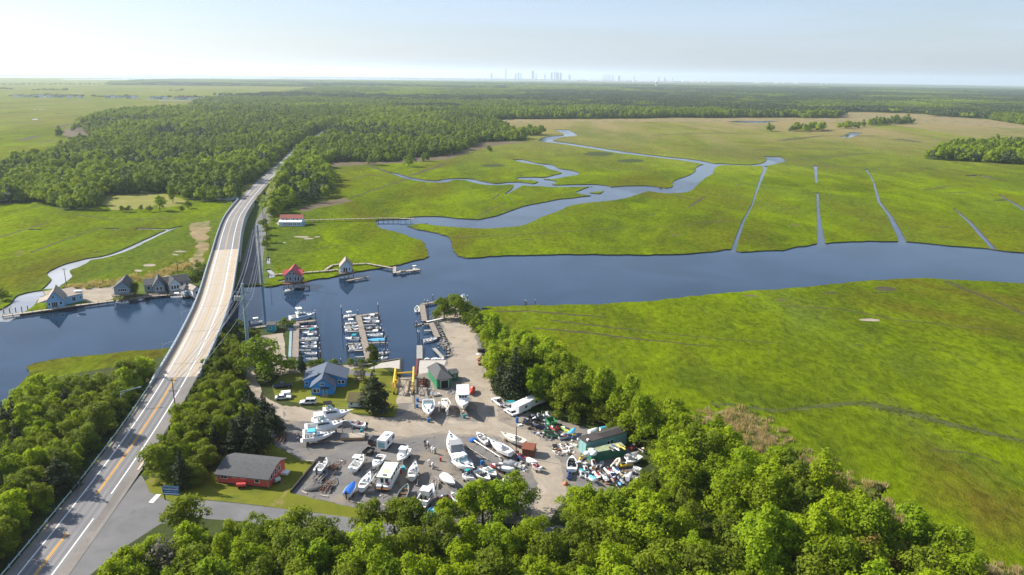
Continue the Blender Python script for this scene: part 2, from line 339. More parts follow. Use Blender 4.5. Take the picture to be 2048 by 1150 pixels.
for k, pts in enumerate([[(1530,332,3.69),(1529,340,2.63),(1512,385,1.58),(1506,406,1.16),(1487,441,1.48),(1473,479,1.9),(1466,503,2.37)],
        [(1631,331,2.79),(1633,365,1.86)], [(1635,385,1.24),(1637,430,1.98),(1642,479,2.85),(1644,494,3.72)],
        [(1732,338,1.86),(1742,352,1.36),(1748,366,1.24),(1758,403,1.98),(1779,430,2.6),(1800,469,3.1),(1808,490,3.72)],
        [(1908,417,0.992),(1940,444,1.98),(1988,498,3.1)], [(1999,389,1.49),(2047,418,2.48),(2110,462,2.48)],
        [(1936,352,5.58),(1960,350,3.72),(1985,357,3.1),(2015,361,4.34)],
        [(1690,275,16),(1713,265,20)], [(1894,290,14),(1930,289,14)], [(1975,279,14),(2048,276,14),(2100,274,14)]]):
    layer(8, 'creek', channel([(x, y, w*1.3) for x, y, w in pts] if k < 7 else pts, 10.0+k, 0.13, 0.3, False))
layer(8, 'creek', channel([(1460,244,30),(1490,244,70),(1515,243.6,60),(1552,242.6,25)], 9.0, 0.6))
layer(8, 'creek', channel([(1530,242.8,20),(1552,243,20)], 9.4, 0.6))
# left marsh creeks and salt ponds
layer(8, 'pale_water', channel([(100,577,5.58),(123,556,7.44),(117,544,9.3),(135,534,9.92),(152,527,9.3),(175,519,5.58),(208,513,4.34),(250,500,4.34),(292,480,3.72),(334,461,3.1),(364,452,2.17)], 6.0, 0.5))
layer(8, 'pale_water', channel([(-20,640,16),(31,617,13),(50,602,11),(62,590,13),(88,585,12)], 6.5, 0.3))
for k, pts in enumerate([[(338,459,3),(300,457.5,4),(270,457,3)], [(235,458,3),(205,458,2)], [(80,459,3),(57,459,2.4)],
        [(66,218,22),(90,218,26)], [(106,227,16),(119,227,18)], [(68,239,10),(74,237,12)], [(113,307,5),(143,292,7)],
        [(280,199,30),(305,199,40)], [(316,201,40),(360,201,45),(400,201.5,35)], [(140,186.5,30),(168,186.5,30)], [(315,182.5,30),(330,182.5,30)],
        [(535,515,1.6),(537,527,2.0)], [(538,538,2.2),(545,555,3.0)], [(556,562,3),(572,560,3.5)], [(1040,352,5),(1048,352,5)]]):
    layer(8, 'pale_water', channel(pts, 30.0+k, 0.5, 0.4, False))
# dark half-dry ditches
for k, pts in enumerate([[(903,475,2.2),(1000,471,1.2),(1090,466,1.4),(1270,455,1)], [(781,345,5),(740,332,4)], [(812,358,3),(760,376,2.2),(700,396,1.6)], [(822,351,4),(890,328,5)],
        [(1000,388,2.4),(985,398,1.8)], [(0,475,1.6),(60,456,1.6),(100,444,1.2)], [(60,505,1.6),(150,472,1.2),(205,454,1)], [(1065,655,1.1),(1160,664,1.4),(1290,680,1.2),(1420,692,.8)], [(990,622,1.6),(1060,622,1.8),(1130,628,1.6),(1210,634,1)],
        [(1888,562,2),(1935,580,2.5),(1990,602,2.2),(2060,634,2)], [(1600,319,4),(1740,306,6)], [(1590,330,4),(1640,333,5),(1760,337,4)], [(1350,391,3),(1385,399,3)], [(1378,413,1.8),(1410,393,2)],
        [(1895,385,3),(1935,386,5)], [(1750,272,14),(1640,272,10),(1560,281,12)], [(1795,278,16),(1840,284,10)], [(1400,445,1),(1480,443,1.2)], [(110,255,12),(140,248,14)], [(40,281,10),(75,272,12)], [(75,285,8),(110,281,8)], [(0,315.5,3),(100,315,3)],[(1280,455,1.2),(1370,450,1),(1455,440,1.4)],[(905,452,1),(960,430,1.2),(1010,405,1.4)],[(1655,430,1),(1700,425,.9),(1740,430,1)],[(1100,640,.8),(1200,652,.9),(1330,668,.8),(1560,688,.7)],[(1560,610,.8),(1680,618,.9),(1800,640,.8),(1990,660,.8)],[(1860,900,.4),(1930,905,.7),(2000,925,.5)],[(600,505,.9),(660,492,1),(740,490,.9)],[(1180,330,4),(1240,340,3),(1290,338,3)],[(1500,300,5),(1590,296,6),(1700,299,5)],[(1300,270,8),(1420,266,9),(1530,268,8)],[(1850,380,3),(1900,372,3),(1945,372,3)],[(1560,420,1.2),(1600,415,1.2)],[(690,360,2),(740,350,3),(800,349,2)],[(150,430,1.4),(240,440,1.2),(330,436,1.2)],[(30,245,12),(90,243,14)],[(200,235,12),(150,233,14)]]):
    layer(6, 'mud', channel(pts, 60.0+k, 0.5, 0.6, False))
for k, (x, y, w, h) in enumerate([(985,331,50,10),(1195,308,70,14),(1262,322,60,12),(1770,585,50,3),(2000,400,40,6)]):
    layer(6, 'darkgrass', rough(G(*[(x+w*0.45*math.cos(a), y+h*0.3*math.sin(a)) for a in np.linspace(0, 6.2, 14)]), 0.8, True, k))
for k, (x, y, w, h) in enumerate([(1500,592,30,3),(1770,578,45,9),(1660,585,26,4),(1560,600,22,3),(1860,700,18,2),(1720,690,16,2),(1460,560,0,0),(1010,420,14,1.5),(1300,430,18,2),(1590,450,20,2),(1720,440,16,2),(1890,455,18,2),(1350,470,22,2),(1060,480,20,2),(760,400,16,2),(1480,370,16,2)]):
    if w: layer(6, 'mud' if k % 3 else 'heath', rough(G(*[(x+w*.5*math.cos(a), y+h*.5*math.sin(a)) for a in np.linspace(0, 6.2, 12)]), 1.2, True, 50+k))
layer(6, 'creek', rough(G((846,330.2),(856,329.8),(868,330.3),(855,331)), 0.3))
# --- reeds and drifts along the wood and on the left bank
layer(5, 'reed', rough(G((1405,835),(1440,822),(1490,822),(1520,850),(1560,890),(1545,905),(1480,880),(1420,855)), 2.2, True, 1.0, 1.5))
layer(5, 'reed', rough(G((1560,890),(1640,930),(1740,980),(1850,1060),(1960,1120),(2048,1160),(2048,1250),(1900,1200),(1750,1090),(1600,980)), 2.5, True, 2.0, 1.5))
layer(5, 'reed', rough(G((386,446),(420,442),(418,470),(409,509),(395,540),(385,545),(380,520),(395,500),(392,480),(380,470),(378,455)), 1.8, True, 3.0, 2))
layer(5, 'reed', rough(G((122,577),(160,572),(222,563),(300,551),(350,532),(372,525),(380,532),(330,552),(260,566),(222,572),(150,578)), 0.6))
layer(5, 'dirt', rough(G((312,548),(340,538),(365,527),(374,526),(350,541),(325,549)), 0.6))
layer(5, 'heath', rough(G((595,417),(640,404),(690,396),(705,402),(650,414),(605,424)), 1.2, True, 1.5, 3))
for k, (x, y, w, h) in enumerate([(603,474,30,3),(617,477,18,3),(635,474,12,2),(568,486,8,2),(300,530,22,5),(275,541,18,4),(350,510,14,3),(360,503,24,3),(1738,640,40,5)]):
    layer(6, 'dirt', rough(G(*[(x+w*0.5*math.cos(a), y+h*0.5*math.sin(a)) for a in np.linspace(0, 6.2, 12)]), 0.7, True, k))
layer(5, 'reedstripe', channel([(1420,806,1.2),(1500,815,2),(1560,822,2.6),(1640,812,2.8),(1710,805,3.2),(1790,820,3.6),(1860,838,3),(1950,860,2.2),(2060,886,1.6)], 77.0, 1.2, 0.9))
# --- the upland with the road and the yard
UP_ = [(430,699),(480,672),(500,658),(520,652),(552,653),(572,656),(580.5,661),(577,700),(578,726),(640,727),(690,727),(730,728),(763.6,723),(800,718),(802.6,718),(801,753),(829,753),(832,742),(835,719),(844,719),(893,718),(905,711),(902,700),(891,670),(877,644),(869,625),(880,600),(900,592),(925,603),(938,621),(960,650),(1000,690),(1090,760),(1210,800),(1400,890),(1520,950),(1680,1040),(1800,1110),(1950,1200),(2000,1400),(600,1500),(-400,1500),(-400,1010),(-60,870),(0,840),(60,775),(130,750),(250,730),(330,712)]
layer(4, 'under', G(*UP_))
YARD = [(566,812),(640,820),(715,830),(790,836),(801,753),(829,753),(835,719),(893,718),(905,711),(900,690),(876,640),(880,612),(926,620),(958,672),(968,730),(985,785),(1040,818),(1100,836),(1180,858),(1275,905),(1282,960),(1262,1000),(1190,1008),(1120,1012),(1065,1045),(870,1052),(720,1018),(582,986),(634,923),(600,919),(548,892),(540,862),(560,850),(552,826)]
layer(6, 'gravel', rough(G(*YARD), 0.8, True, 1.0, 1.2))
layer(7, 'packed', rough(G((836,742),(880,741),(900,725),(960,735),(985,785),(1040,822),(1090,838),(1150,868),(1165,920),(1140,990),(1100,1040),(1062,1040),(1078,965),(1050,915),(1000,876),(900,868),(780,880),(690,852),(640,842),(580,846),(566,815),(640,822),(715,833),(790,838),(836,800)), 1.6, True, 2.2, 1.2))
layer(8, 'sand', rough(G((794,757),(826,757),(825,806),(793,808)), 0.6, True, 2.5, 1.0))
layer(7, 'sand', rough(G((560,812),(640,821),(715,831),(790,836),(880,838),(985,842),(1060,862),(1118,920),(1133,985),(1090,1048),(1062,1045),(1078,965),(1050,915),(1000,872),(900,862),(780,874),(690,846),(640,838),(600,846),(570,838)), 1.5, True, 2.0, 1.2))
layer(7, 'sand', rough(G((878,632),(884,612),(922,618),(945,650),(956,690),(972,745),(990,790),(1000,842),(968,842),(930,772),(912,738),(890,736),(895,720),(908,709),(902,695)), 1.2, True, 3.0, 1.2))
layer(6, 'lawn', rough(G((562,800),(600,806),(680,822),(790,834),(798,800),(797,755),(765,735),(700,738),(600,745),(560,752),(545,770),(550,790)), 0.5, True, 4.0))
layer(6, 'lawn', rough(G((270,975),(300,955),(360,962),(440,940),(455,880),(500,872),(545,888),(600,918),(634,923),(582,986),(720,1018),(870,1052),(960,1075),(700,1042),(640,1026),(480,1006),(395,998),(335,1000),(300,990)), 0.3, True, 5.0))
layer(7, 'sand', rough(G((494,690),(505,706),(513,760),(530,795),(566,812),(566,838),(545,830),(515,800),(495,770),(478,720)), 0.5, True, 6.0))
layer(7, 'sand', rough(G((497,690),(520,672),(548,668),(566,665),(574,735),(600,745),(560,750),(520,750),(508,720)), 0.4, True, 6.5))
layer(7, 'sand', rough(G((580,737),(640,731),(700,730),(742,722),(745,726),(700,740),(640,745),(590,746)), 0.4, True, 6.7))
layer(7, 'pad', G((735,738),(762,726),(800,719.5),(800.5,738),(780,735)))
layer(7, 'pad', G((837,721),(893,720),(886,735),(880,741),(838,748)))
layer(7, 'lane', rough(G((700,741),(752,747),(742,753),(688,748)), 0.2))
layer(8, 'lane', G((120,1060),(225,968),(284,950),(300,985),(312,989),(335,1001),(395,999),(480,1007),(640,1027),(700,1035),(800,1050),(900,1066),(1000,1072),(1120,1050),(1140,1062),(1010,1092),(900,1092),(780,1078),(680,1062),(600,1060),(480,1042),(390,1036),(320,1048),(240,1100),(180,1150),(120,1190),(60,1190)))
# --- far bank: the lane beside the bridge, the yards of the river houses
layer(6, 'lane', rough(G((547,404),(555,405),(541,430),(531,470),(526,515),(524,566),(500,569),(474,570),(482,535),(494,490),(508,450),(524,420)), 0.15))
layer(7, 'lane', G((524,387),(548,386),(560,388),(560,391),(545,391),(524,390)))
layer(5, 'bank', rough(G((474,570),(500,569),(524,567),(531,572),(545,540),(536,500),(540,450),(546,425),(530,400),(500,398),(470,440),(440,520),(420,570),(440,572)), 0.4))
layer(5, 'bank', rough(G((232,598),(300,588),(372,582),(430,571),(425,545),(400,540),(380,548),(330,560),(250,572)), 0.4))
layer(6, 'dirt', rough(G((83,583),(110,578),(146,574),(190,571),(223,568),(236,580),(228,597),(218,600),(185,606),(165,600),(120,604),(95,596)), 0.4))
layer(6, 'dirt', rough(G((588,446),(606,445),(560,452),(552,447),(558,440)), 0.3))

ring = []
for D in (1500, 2500, 3500, 5000, 7000, 9500, 13000, 18000, 24000, 30000, 36000, 40000):
    for t in np.linspace(-math.pi, math.pi, 48 if D > 9000 else 30, endpoint=False): ring.append((D*math.sin(t), D*math.cos(t)))
def build_ground():
    V = []; E = []
    outer = [(far_e*math.sin(t), far_e*math.cos(t)) for t in np.linspace(0, 2*math.pi, 64, endpoint=False)]
    polys = sorted([(0, 'marsh', outer)]+LAYERS, key=lambda l: l[0])
    for pr, k, poly in polys:
        i0 = len(V); V += [Vector(p) for p in poly]; n = len(poly); E += [(i0+i, i0+(i+1) % n) for i in range(n)]
    V += [Vector(p) for p in ring]
    ov, oe, of, _, _, _ = delaunay_2d_cdt(V, E, [], 0, 1e-3, False)
    A = np.array([tuple(v) for v in ov]); T = np.array(of); Cn = A[T].mean(axis=1)
    kid = np.zeros(len(T), int); names = []
    for pr, k, poly in polys:
        names.append(k); Q = np.array([tuple(p)[:2] for p in poly]); lo, hi = Q.min(0), Q.max(0)
        sel = np.where((Cn[:, 0] >= lo[0]) & (Cn[:, 0] <= hi[0]) & (Cn[:, 1] >= lo[1]) & (Cn[:, 1] <= hi[1]))[0]
        if not len(sel): continue
        x, y = Cn[sel, 0], Cn[sel, 1]; wnd = np.zeros(len(sel), int); R = np.roll(Q, -1, 0)
        for (x0, y0), (x1, y1) in zip(Q, R):
            if y0 == y1: continue
            side = (x1-x0)*(y-y0)-(x-x0)*(y1-y0)
            wnd += ((y0 <= y) & (y1 > y) & (side > 0)).astype(int)-((y0 > y) & (y1 <= y) & (side < 0)).astype(int)
        kid[sel[wnd != 0]] = len(names)-1
    tri_kind = [names[i] for i in kid]
    kinds = {}
    for f, k in zip(of, tri_kind): kinds.setdefault(k, []).append(f)
    WATER = {'river', 'creek', 'bay', 'pale_water'}
    def zof(k): return -0.45 if k in WATER else 0.0
    info = {'marsh': ('marsh', M_MARSH), 'river': ('river', M_WATER), 'creek': ('creek', M_CREEK), 'bay': ('bay', M_BAY), 'pale_water': ('tidal_creek', M_SKYCREEK), 'packed': ('packed_yard', M_PACKED), 'mud': ('mud_ditch', M_MUD),
            'forest_floor': ('forest_floor', M_FOREST_FLOOR), 'under': ('woodland_ground', M_UNDER), 'reed': ('dry_reed_bed', M_REED), 'reedstripe': ('tall_reed_strip', M_REEDSTRIPE), 'heath': ('brown_marsh', M_HEATH),
            'lawn': ('lawn', M_LAWN), 'field': ('field', M_FIELD), 'gravel': ('gravel_yard', M_GRAVEL), 'sand': ('sandy_track', M_SAND), 'lane': ('paved_lane', M_PAVED), 'pad': ('concrete_apron', M_PAD),
            'dirt': ('bare_dirt', M_SAND), 'bank': ('grassy_bank', M_BANK), 'darkgrass': ('dark_rush_patch', M_UNDER)}
    for k, fs in kinds.items():
        used = {}; vv = []; ff = []
        z = zof(k)
        for f in fs:
            g = []
            for i in f:
                if i not in used:
                    used[i] = len(vv); x, y = ov[i]; vv.append((x, y, z+drop(x, y)))
                g.append(used[i])
            ff.append(g)
        me = bpy.data.meshes.new(info[k][0]); me.from_pydata(vv, [], ff); me.materials.append(info[k][1]); me.update()
        o = bpy.data.objects.new(info[k][0], me); link(o); o['kind'] = 'structure'
    # banks: a short mud face wherever land meets water
    edge = {}
    for f, k in zip(of, tri_kind):
        for a, b in ((f[0], f[1]), (f[1], f[2]), (f[2], f[0])): edge.setdefault((min(a, b), max(a, b)), []).append((k, a, b))
    bv = []; bf = []
    for (a, b), l in edge.items():
        if len(l) == 2 and ((l[0][0] in WATER) != (l[1][0] in WATER)):
            w = [x for x in l if x[0] not in WATER][0]; _, a, b = w
            pa, pb = ov[a], ov[b]
            if pa.length > 3000: continue
            n = len(bv); za, zb = drop(*pa), drop(*pb)
            bv += [(pa.x, pa.y, za), (pb.x, pb.y, zb), (pb.x, pb.y, zb-1.1), (pa.x, pa.y, za-1.1)]; bf.append((n+3, n+2, n+1, n))
    me = bpy.data.meshes.new('river_bank'); me.from_pydata(bv, [], bf); me.materials.append(M_MUD)
    o = bpy.data.objects.new('river_bank', me); link(o); o['kind'] = 'structure'
M_REEDSTRIPE = ground_mat('grey_green_reed', [(0.3, (0.035, 0.045, 0.010)), (0.5, (0.075, 0.092, 0.022)), (0.7, (0.125, 0.140, 0.05))], 0.25, 1.6, 1.0, bdist=0.8)
M_BANK = ground_mat('bank_grass', [(0.3, (0.035, 0.052, 0.008)), (0.5, (0.065, 0.095, 0.010)), (0.7, (0.105, 0.130, 0.018))], 0.15, 1.5, 0.8)
build_ground()
# ------------------------------------------------------------------ the road over the bridge (left and right edge line as surveyed, deck height)
ROADPTS = [(28,96,1160,0.05),(87.4,149,1087.8,0.05),(181,235,969.6,0.08),(231.7,283,900,0.7),(260.9,310.4,860,1.5),(287.8,339.5,816.5,2.5),(329,373.4,755.7,4.2),(354.8,395.5,712,5.4),(383.0,419.0,660,6.6),(411,441.8,597.4,7.4),(425.7,455.2,540,7.2),(437,463.5,499,6.4),(446.6,469.2,464.3,5.2),(459.5,479.5,432,3.8),(480.9,498.5,403.5,2.2),(494.5,511,388,1.4),(513.5,528.5,368,0.8),(541,552,345,0.5),(558,568,331,0.4),(572,580.5,318,0.4),(590,597,302,0.4),(640,646,268,0.4),(680,684,246,0.4)]
def road_line():
    c = []
    for xl, xr, y, z in ROADPTS:
        a, b = P(xl, y, z), P(xr, y, z); c.append(((a+b)/2, z))
    out = []
    for i in range(len(c)-1):
        p0, p1, p2, p3 = c[max(0, i-1)], c[i], c[i+1], c[min(len(c)-1, i+2)]
        k = max(2, int((p2[0]-p1[0]).length/4))
        for j in range(k):
            t = j/k; f = lambda a, b, cc, d: 0.5*((2*b)+(cc-a)*t+(2*a-5*b+4*cc-d)*t*t+(3*b-a-3*cc+d)*t**3)
            q = Vector([f(p0[0][m], p1[0][m], p2[0][m], p3[0][m]) for m in range(3)]); q.z = f(p0[1], p1[1], p2[1], p3[1]); out.append(q)
    out.append(c[-1][0])
    # smooth twice
    for _ in range(6):
        o2 = [v.copy() for v in out]
        for i in range(1, len(out)-1): o2[i] = (out[i-1]+out[i]*2+out[i+1])/4
        out = o2
    return out
RC = road_line()
RN = []
for i in range(len(RC)):
    d = RC[min(len(RC)-1, i+1)]-RC[max(0, i-1)]; d.z = 0; d.normalize(); RN.append(Vector((-d.y, d.x, 0)))   # towards the left
RL = [0.0]
for i in range(1, len(RC)): RL.append(RL[-1]+(RC[i]-RC[i-1]).length)
def road_at(s, off=0.0, dz=0.0):
    import bisect
    i = min(max(bisect.bisect_right(RL, s)-1, 0), len(RC)-2); t = (s-RL[i])/(RL[i+1]-RL[i])
    p = RC[i].lerp(RC[i+1], t); n = RN[i].lerp(RN[i+1], t); q = p+n*off; q.z += dz; return q
def road_s(py):
    best = min(range(len(RC)), key=lambda i: abs((lambda v: 575-FPX*v.dot(UP)/v.dot(FWD))(RC[i]-Vector((0, 0, CAM_H)))-py)); return RL[best]
S_B0, S_B1 = road_s(753), road_s(499)
S_END = RL[-1]; S_FAR = road_s(400)
HW_L, HW_R = 5.6, 6.3       # edge of the paving left and right of the yellow line
ROAD_FAR = [tuple(road_at(s, 11)[:2]) for s in np.linspace(S_B1, S_END, 30)]+[tuple(road_at(s, -12)[:2]) for s in np.linspace(S_END, S_B1, 30)]
# ------------------------------------------------------------------ trees
def leaf_mat(name, c_lo, c_mid, c_hi, trans=0.35, rnd=0.5):
    m, nt, b = mat(name, 0.75, 0.15)
    p = nt.nodes.new('ShaderNodeTexCoord').outputs['Object']
    n1 = noise_t(nt, p, 0.55, 3, 0.6); n2 = noise_t(nt, p, 2.6, 2, 0.6)
    oi = nt.nodes.new('ShaderNodeObjectInfo')
    f = mixc(nt, 0.45, n1, n2)
    c = ramp(nt, f, [(0.32, c_lo), (0.5, c_mid), (0.70, c_hi)])
    # every tree has its own tone
    tone = ramp(nt, oi.outputs['Random'], [(0.0, (1-rnd*0.55, 1-rnd*0.45, 1-rnd*0.2)), (0.35, (1, 1, 1)), (0.7, (1+rnd*0.25, 1+rnd*0.2, 0.9)), (1.0, (1-rnd*0.2, 1-rnd*0.05, 1+rnd*0.2))])
    c = mixc(nt, 1.0, c, tone, 'MULTIPLY'); c = mixc(nt, 1.0, c, oi.outputs['Color'], 'MULTIPLY')
    nt.links.new(c, b.inputs['Base Color'])
    tr = nt.nodes.new('ShaderNodeBsdfTranslucent'); nt.links.new(mixc(nt, 1.0, c, (1.25, 1.2, 0.55), 'MULTIPLY'), tr.inputs['Color'])
    mx = nt.nodes.new('ShaderNodeMixShader'); mx.inputs[0].default_value = trans
    out = nt.nodes['Material Output']
    nt.links.new(b.outputs[0], mx.inputs[1]); nt.links.new(tr.outputs[0], mx.inputs[2]); nt.links.new(mx.outputs[0], out.inputs['Surface'])
    return m
M_LEAF = leaf_mat('spring_leaves', (0.120, 0.168, 0.007), (0.205, 0.278, 0.008), (0.265, 0.330, 0.012), 0.50)
M_OAK = leaf_mat('oak_leaves', (0.082, 0.116, 0.010), (0.142, 0.186, 0.011), (0.195, 0.232, 0.015), 0.46)
M_DARK = leaf_mat('cedar_needles', (0.013, 0.022, 0.008), (0.026, 0.038, 0.011), (0.046, 0.058, 0.017), 0.08, 0.3)
M_PINE = leaf_mat('pine_needles', (0.018, 0.032, 0.012), (0.034, 0.055, 0.017), (0.058, 0.080, 0.022), 0.10, 0.3)
M_SHRUB = leaf_mat('shrub_leaves', (0.070, 0.105, 0.008), (0.125, 0.170, 0.009), (0.170, 0.215, 0.012), 0.42)
M_BRONZE = leaf_mat('bronze_leaves', (0.085, 0.060, 0.018), (0.140, 0.098, 0.022), (0.180, 0.135, 0.030), 0.3, 0.2)
M_BARE = leaf_mat('thin_twigs', (0.060, 0.052, 0.040), (0.095, 0.085, 0.062), (0.130, 0.120, 0.080), 0.1, 0.2)
M_BARK = plain('grey_bark', (0.105, 0.085, 0.065), 0.9, 0.1, var=0.4, scale=2.0)

def leaf_faces(blobs, n, size, seed, flat=0.0, shell=(0.62, 1.03), up_only=False, jit=0.75):
    """small leaf sprays spread through the outer volume of overlapping blobs; returns vertices and faces"""
    r = np.random.RandomState(seed)
    B = np.array([(*c, *(rr if hasattr(rr, '__len__') else (rr, rr, rr))) for c, rr in blobs], float)
    vol = (B[:, 3]*B[:, 4]*B[:, 5])**(2/3); pick = r.choice(len(B), n, p=vol/vol.sum())
    u = r.normal(size=(n, 3)); u /= np.linalg.norm(u, axis=1)[:, None]
    if up_only: u[:, 2] = np.abs(u[:, 2])*1.0-0.15
    low = u[:, 2] < -0.45; u[low, 2] *= -0.6
    rr = r.uniform(shell[0]**3, shell[1]**3, n)**(1/3)
    lump = 1+0.16*np.sin(u[:, 0]*7+pick)*np.cos(u[:, 1]*6+pick*2)+0.10*np.sin(u[:, 2]*9+pick*3)
    c = B[pick, :3]+u*B[pick, 3:]*(rr*lump)[:, None]
    nrm = u/B[pick, 3:]; nrm /= np.linalg.norm(nrm, axis=1)[:, None]
    nrm = nrm+r.normal(size=(n, 3))*jit*0.6; nrm[:, 2] += 0.25; nrm /= np.linalg.norm(nrm, axis=1)[:, None]
    t = np.cross(nrm, r.normal(size=(n, 3))); t /= np.linalg.norm(t, axis=1)[:, None]; w = np.cross(nrm, t)
    s = size*r.uniform(0.55, 1.35, n)[:, None]; k = r.uniform(0.55, 0.9, n)[:, None]
    tip = c+t*s*0.62+nrm*s*0.10; tail = c-t*s*0.5
    v = np.stack([tail, c-w*s*0.45*k-nrm*s*0.08, tip, c+w*s*0.45*k-nrm*s*0.08], axis=1).reshape(-1, 3)
    return v, np.arange(n*4).reshape(-1, 4)
def np_mesh(name, v, f, m):
    me = bpy.data.meshes.new(name)
    me.vertices.add(len(v)); me.vertices.foreach_set('co', np.asarray(v, np.float32).ravel())
    me.loops.add(f.size); me.loops.foreach_set('vertex_index', f.ravel().astype(np.int32))
    me.polygons.add(len(f)); me.polygons.foreach_set('loop_start', np.arange(0, f.size, f.shape[1], dtype=np.int32))
    me.materials.append(m); me.update(calc_edges=True); return me
def broad_blobs(r, h, rad_, k, ragged=0.3):
    bl = [((0, 0, h*0.50), (rad_*0.52, rad_*0.52, h*0.30))]
    lean = (r.uniform(-.25, .25)*rad_, r.uniform(-.25, .25)*rad_)
    for i in range(k*2):
        a = 2.399*i+r.uniform(-.5, .5); z = h*r.uniform(0.20, 0.93); e = 1.0-((z/h-0.48)/0.50)**2*0.75
        q = e*r.uniform(0.25, 0.98); s = rad_*r.uniform(0.20, 0.37)*(0.8+0.4*e)
        bl.append(((rad_*q*math.cos(a)+lean[0]*z/h, rad_*q*math.sin(a)+lean[1]*z/h, z), (s, s, s*r.uniform(0.75, 1.35))))
    for i in range(2): s = rad_*r.uniform(.18, .28); bl.append(((lean[0]+r.uniform(-.35, .35)*rad_, lean[1]+r.uniform(-.35, .35)*rad_, h*r.uniform(.90, .97)), (s, s, s*1.4)))
    return bl
def trunk_mesh(name, blobs, h, r0, seed):
    r = np.random.RandomState(seed); b = MB(); top = h*0.62
    p = [Vector((0, 0, -0.3)), Vector((r.uniform(-.15, .15), r.uniform(-.15, .15), top*0.5)), Vector((r.uniform(-.4, .4), r.uniform(-.4, .4), top)), Vector((r.uniform(-.5, .5), r.uniform(-.5, .5), h*0.86))]
    rs = [r0, r0*0.72, r0*0.45, r0*0.15]
    for i in range(3): b.tube(p[i], p[i+1], rs[i], rs[i+1], 6)
    for c, rr in blobs[1:8]:
        c = Vector(c); z = min(c.z*0.62, top*0.95); t = z/top
        s = p[0].lerp(p[2], t); b.tube(s, c, r0*0.36*(1-t*0.4), r0*0.08, 4)
    return b.mesh(name, M_BARK)
TREES = {}
def make_tree_kind(kind, variants):
    TREES[kind] = variants
def broad(kind, m, n_var, h, rad_, n, size, seed, k=9):
    out = []
    for i in range(n_var):
        r = np.random.RandomState(seed+i); hh = h*r.uniform(0.9, 1.1); rr = rad_*r.uniform(0.88, 1.12)
        bl = broad_blobs(r, hh, rr, k+i % 3)
        v, f = leaf_faces(bl, n, size, seed+i)
        out.append((np_mesh('crown', v, f, m), trunk_mesh('trunk', bl, hh, 0.034*hh*0.8, seed+i), hh))
    make_tree_kind(kind, out)
broad('maple', M_LEAF, 7, 11.0, 4.1, 3600, 0.50, 100, 12)
broad('oak', M_OAK, 5, 10.0, 4.6, 3200, 0.54, 200, 11)
broad('shrub', M_SHRUB, 3, 3.6, 2.3, 900, 0.42, 300, 7)
broad('bronze', M_BRONZE, 1, 9.5, 4.2, 2200, 0.55, 350, 9)
broad('thin', M_BARE, 2, 9.0, 3.6, 700, 0.5, 360, 8)
def conical(kind, m, n_var, h, rad_, n, size, seed, power=0.8, base=0.06):
    out = []
    for i in range(n_var):
        r = np.random.RandomState(seed+i); hh = h*r.uniform(0.92, 1.08); bl = []
        for j in range(11):
            t = (j+0.5)/11; R = rad_*(1-t)**power*r.uniform(0.85, 1.1)+0.25
            for q in range(3 if t < 0.6 else 1):
                a = r.uniform(0, 6.28); d = R*0.42 if t < 0.6 else 0.1
                bl.append(((d*math.cos(a), d*math.sin(a), hh*(base+(1-base)*t)), (R*0.66, R*0.66, hh*0.085)))
        v, f = leaf_faces(bl, n, size, seed+i, jit=0.9)
        b = MB(); b.tube((0, 0, -.3), (0, 0, hh*0.8), 0.03*hh, 0.02, 6)
        out.append((np_mesh('crown', v, f, m), b.mesh('trunk', M_BARK), hh))
    make_tree_kind(kind, out)
conical('cedar', M_DARK, 3, 10.0, 3.3, 2600, 0.5, 400)
conical('spruce', M_PINE, 1, 9.0, 2.6, 2000, 0.45, 420, 0.9)
def pine(kind, n_var, seed):
    out = []
    for i in range(n_var):
        r = np.random.RandomState(seed+i); hh = 12.5*r.uniform(0.92, 1.1); bl = []
        for j in range(11):
            a = r.uniform(0, 6.28); t = r.uniform(0.42, 1.0); d = 3.2*(1.15-t)*r.uniform(0.4, 1)
            s = r.uniform(0.8, 1.5); bl.append(((d*math.cos(a), d*math.sin(a), hh*t), (s, s, s*0.55)))
        v, f = leaf_faces(bl, 1300, 0.5, seed+i, jit=1.0)
        out.append((np_mesh('crown', v, f, M_PINE), trunk_mesh('trunk', bl, hh, 0.26, seed+i), hh))
    make_tree_kind(kind, out)
pine('pine', 2, 450)
TREE_XY = []
def plant(kind, x, y, h, label, group=None, cat='tree', tint=(1, 1, 1), name=None, rz=None, wide=1.0, z=0.0, variant=None):
    vs_ = TREES[kind]; me_c, me_t, hh = vs_[random.randrange(len(vs_)) if variant is None else variant % len(vs_)]
    s = h/hh
    t = thing(name or {'shrub': 'shrub', 'cedar': 'cedar_tree', 'pine': 'pine_tree', 'spruce': 'spruce_tree'}.get(kind, 'broadleaf_tree'), label, cat, (x, y, z), random.uniform(0, 6.28) if rz is None else rz, group)
    t.scale = (s*wide, s*wide, s)
    for nm, me in (('crown', me_c), ('trunk', me_t)):
        o = bpy.data.objects.new(nm, me); link(o, t); o.color = (*tint, 1)
    TREE_XY.append((x, y)); return t
def scatter(poly, spacing, avoid=(), seed=1, tries=6000, others=True):
    r = np.random.RandomState(seed); Q = np.array(poly); lo, hi = Q.min(0), Q.max(0); pts = []
    for _ in range(tries):
        x, y = r.uniform(lo[0], hi[0]), r.uniform(lo[1], hi[1])
        if not in_poly(x, y, poly) or any(in_poly(x, y, a) for a in avoid): continue
        if all((x-a)**2+(y-b)**2 > spacing**2 for a, b in pts) and (not others or all((x-a)**2+(y-b)**2 > (spacing*0.8)**2 for a, b in TREE_XY)): pts.append((x, y))
    return pts
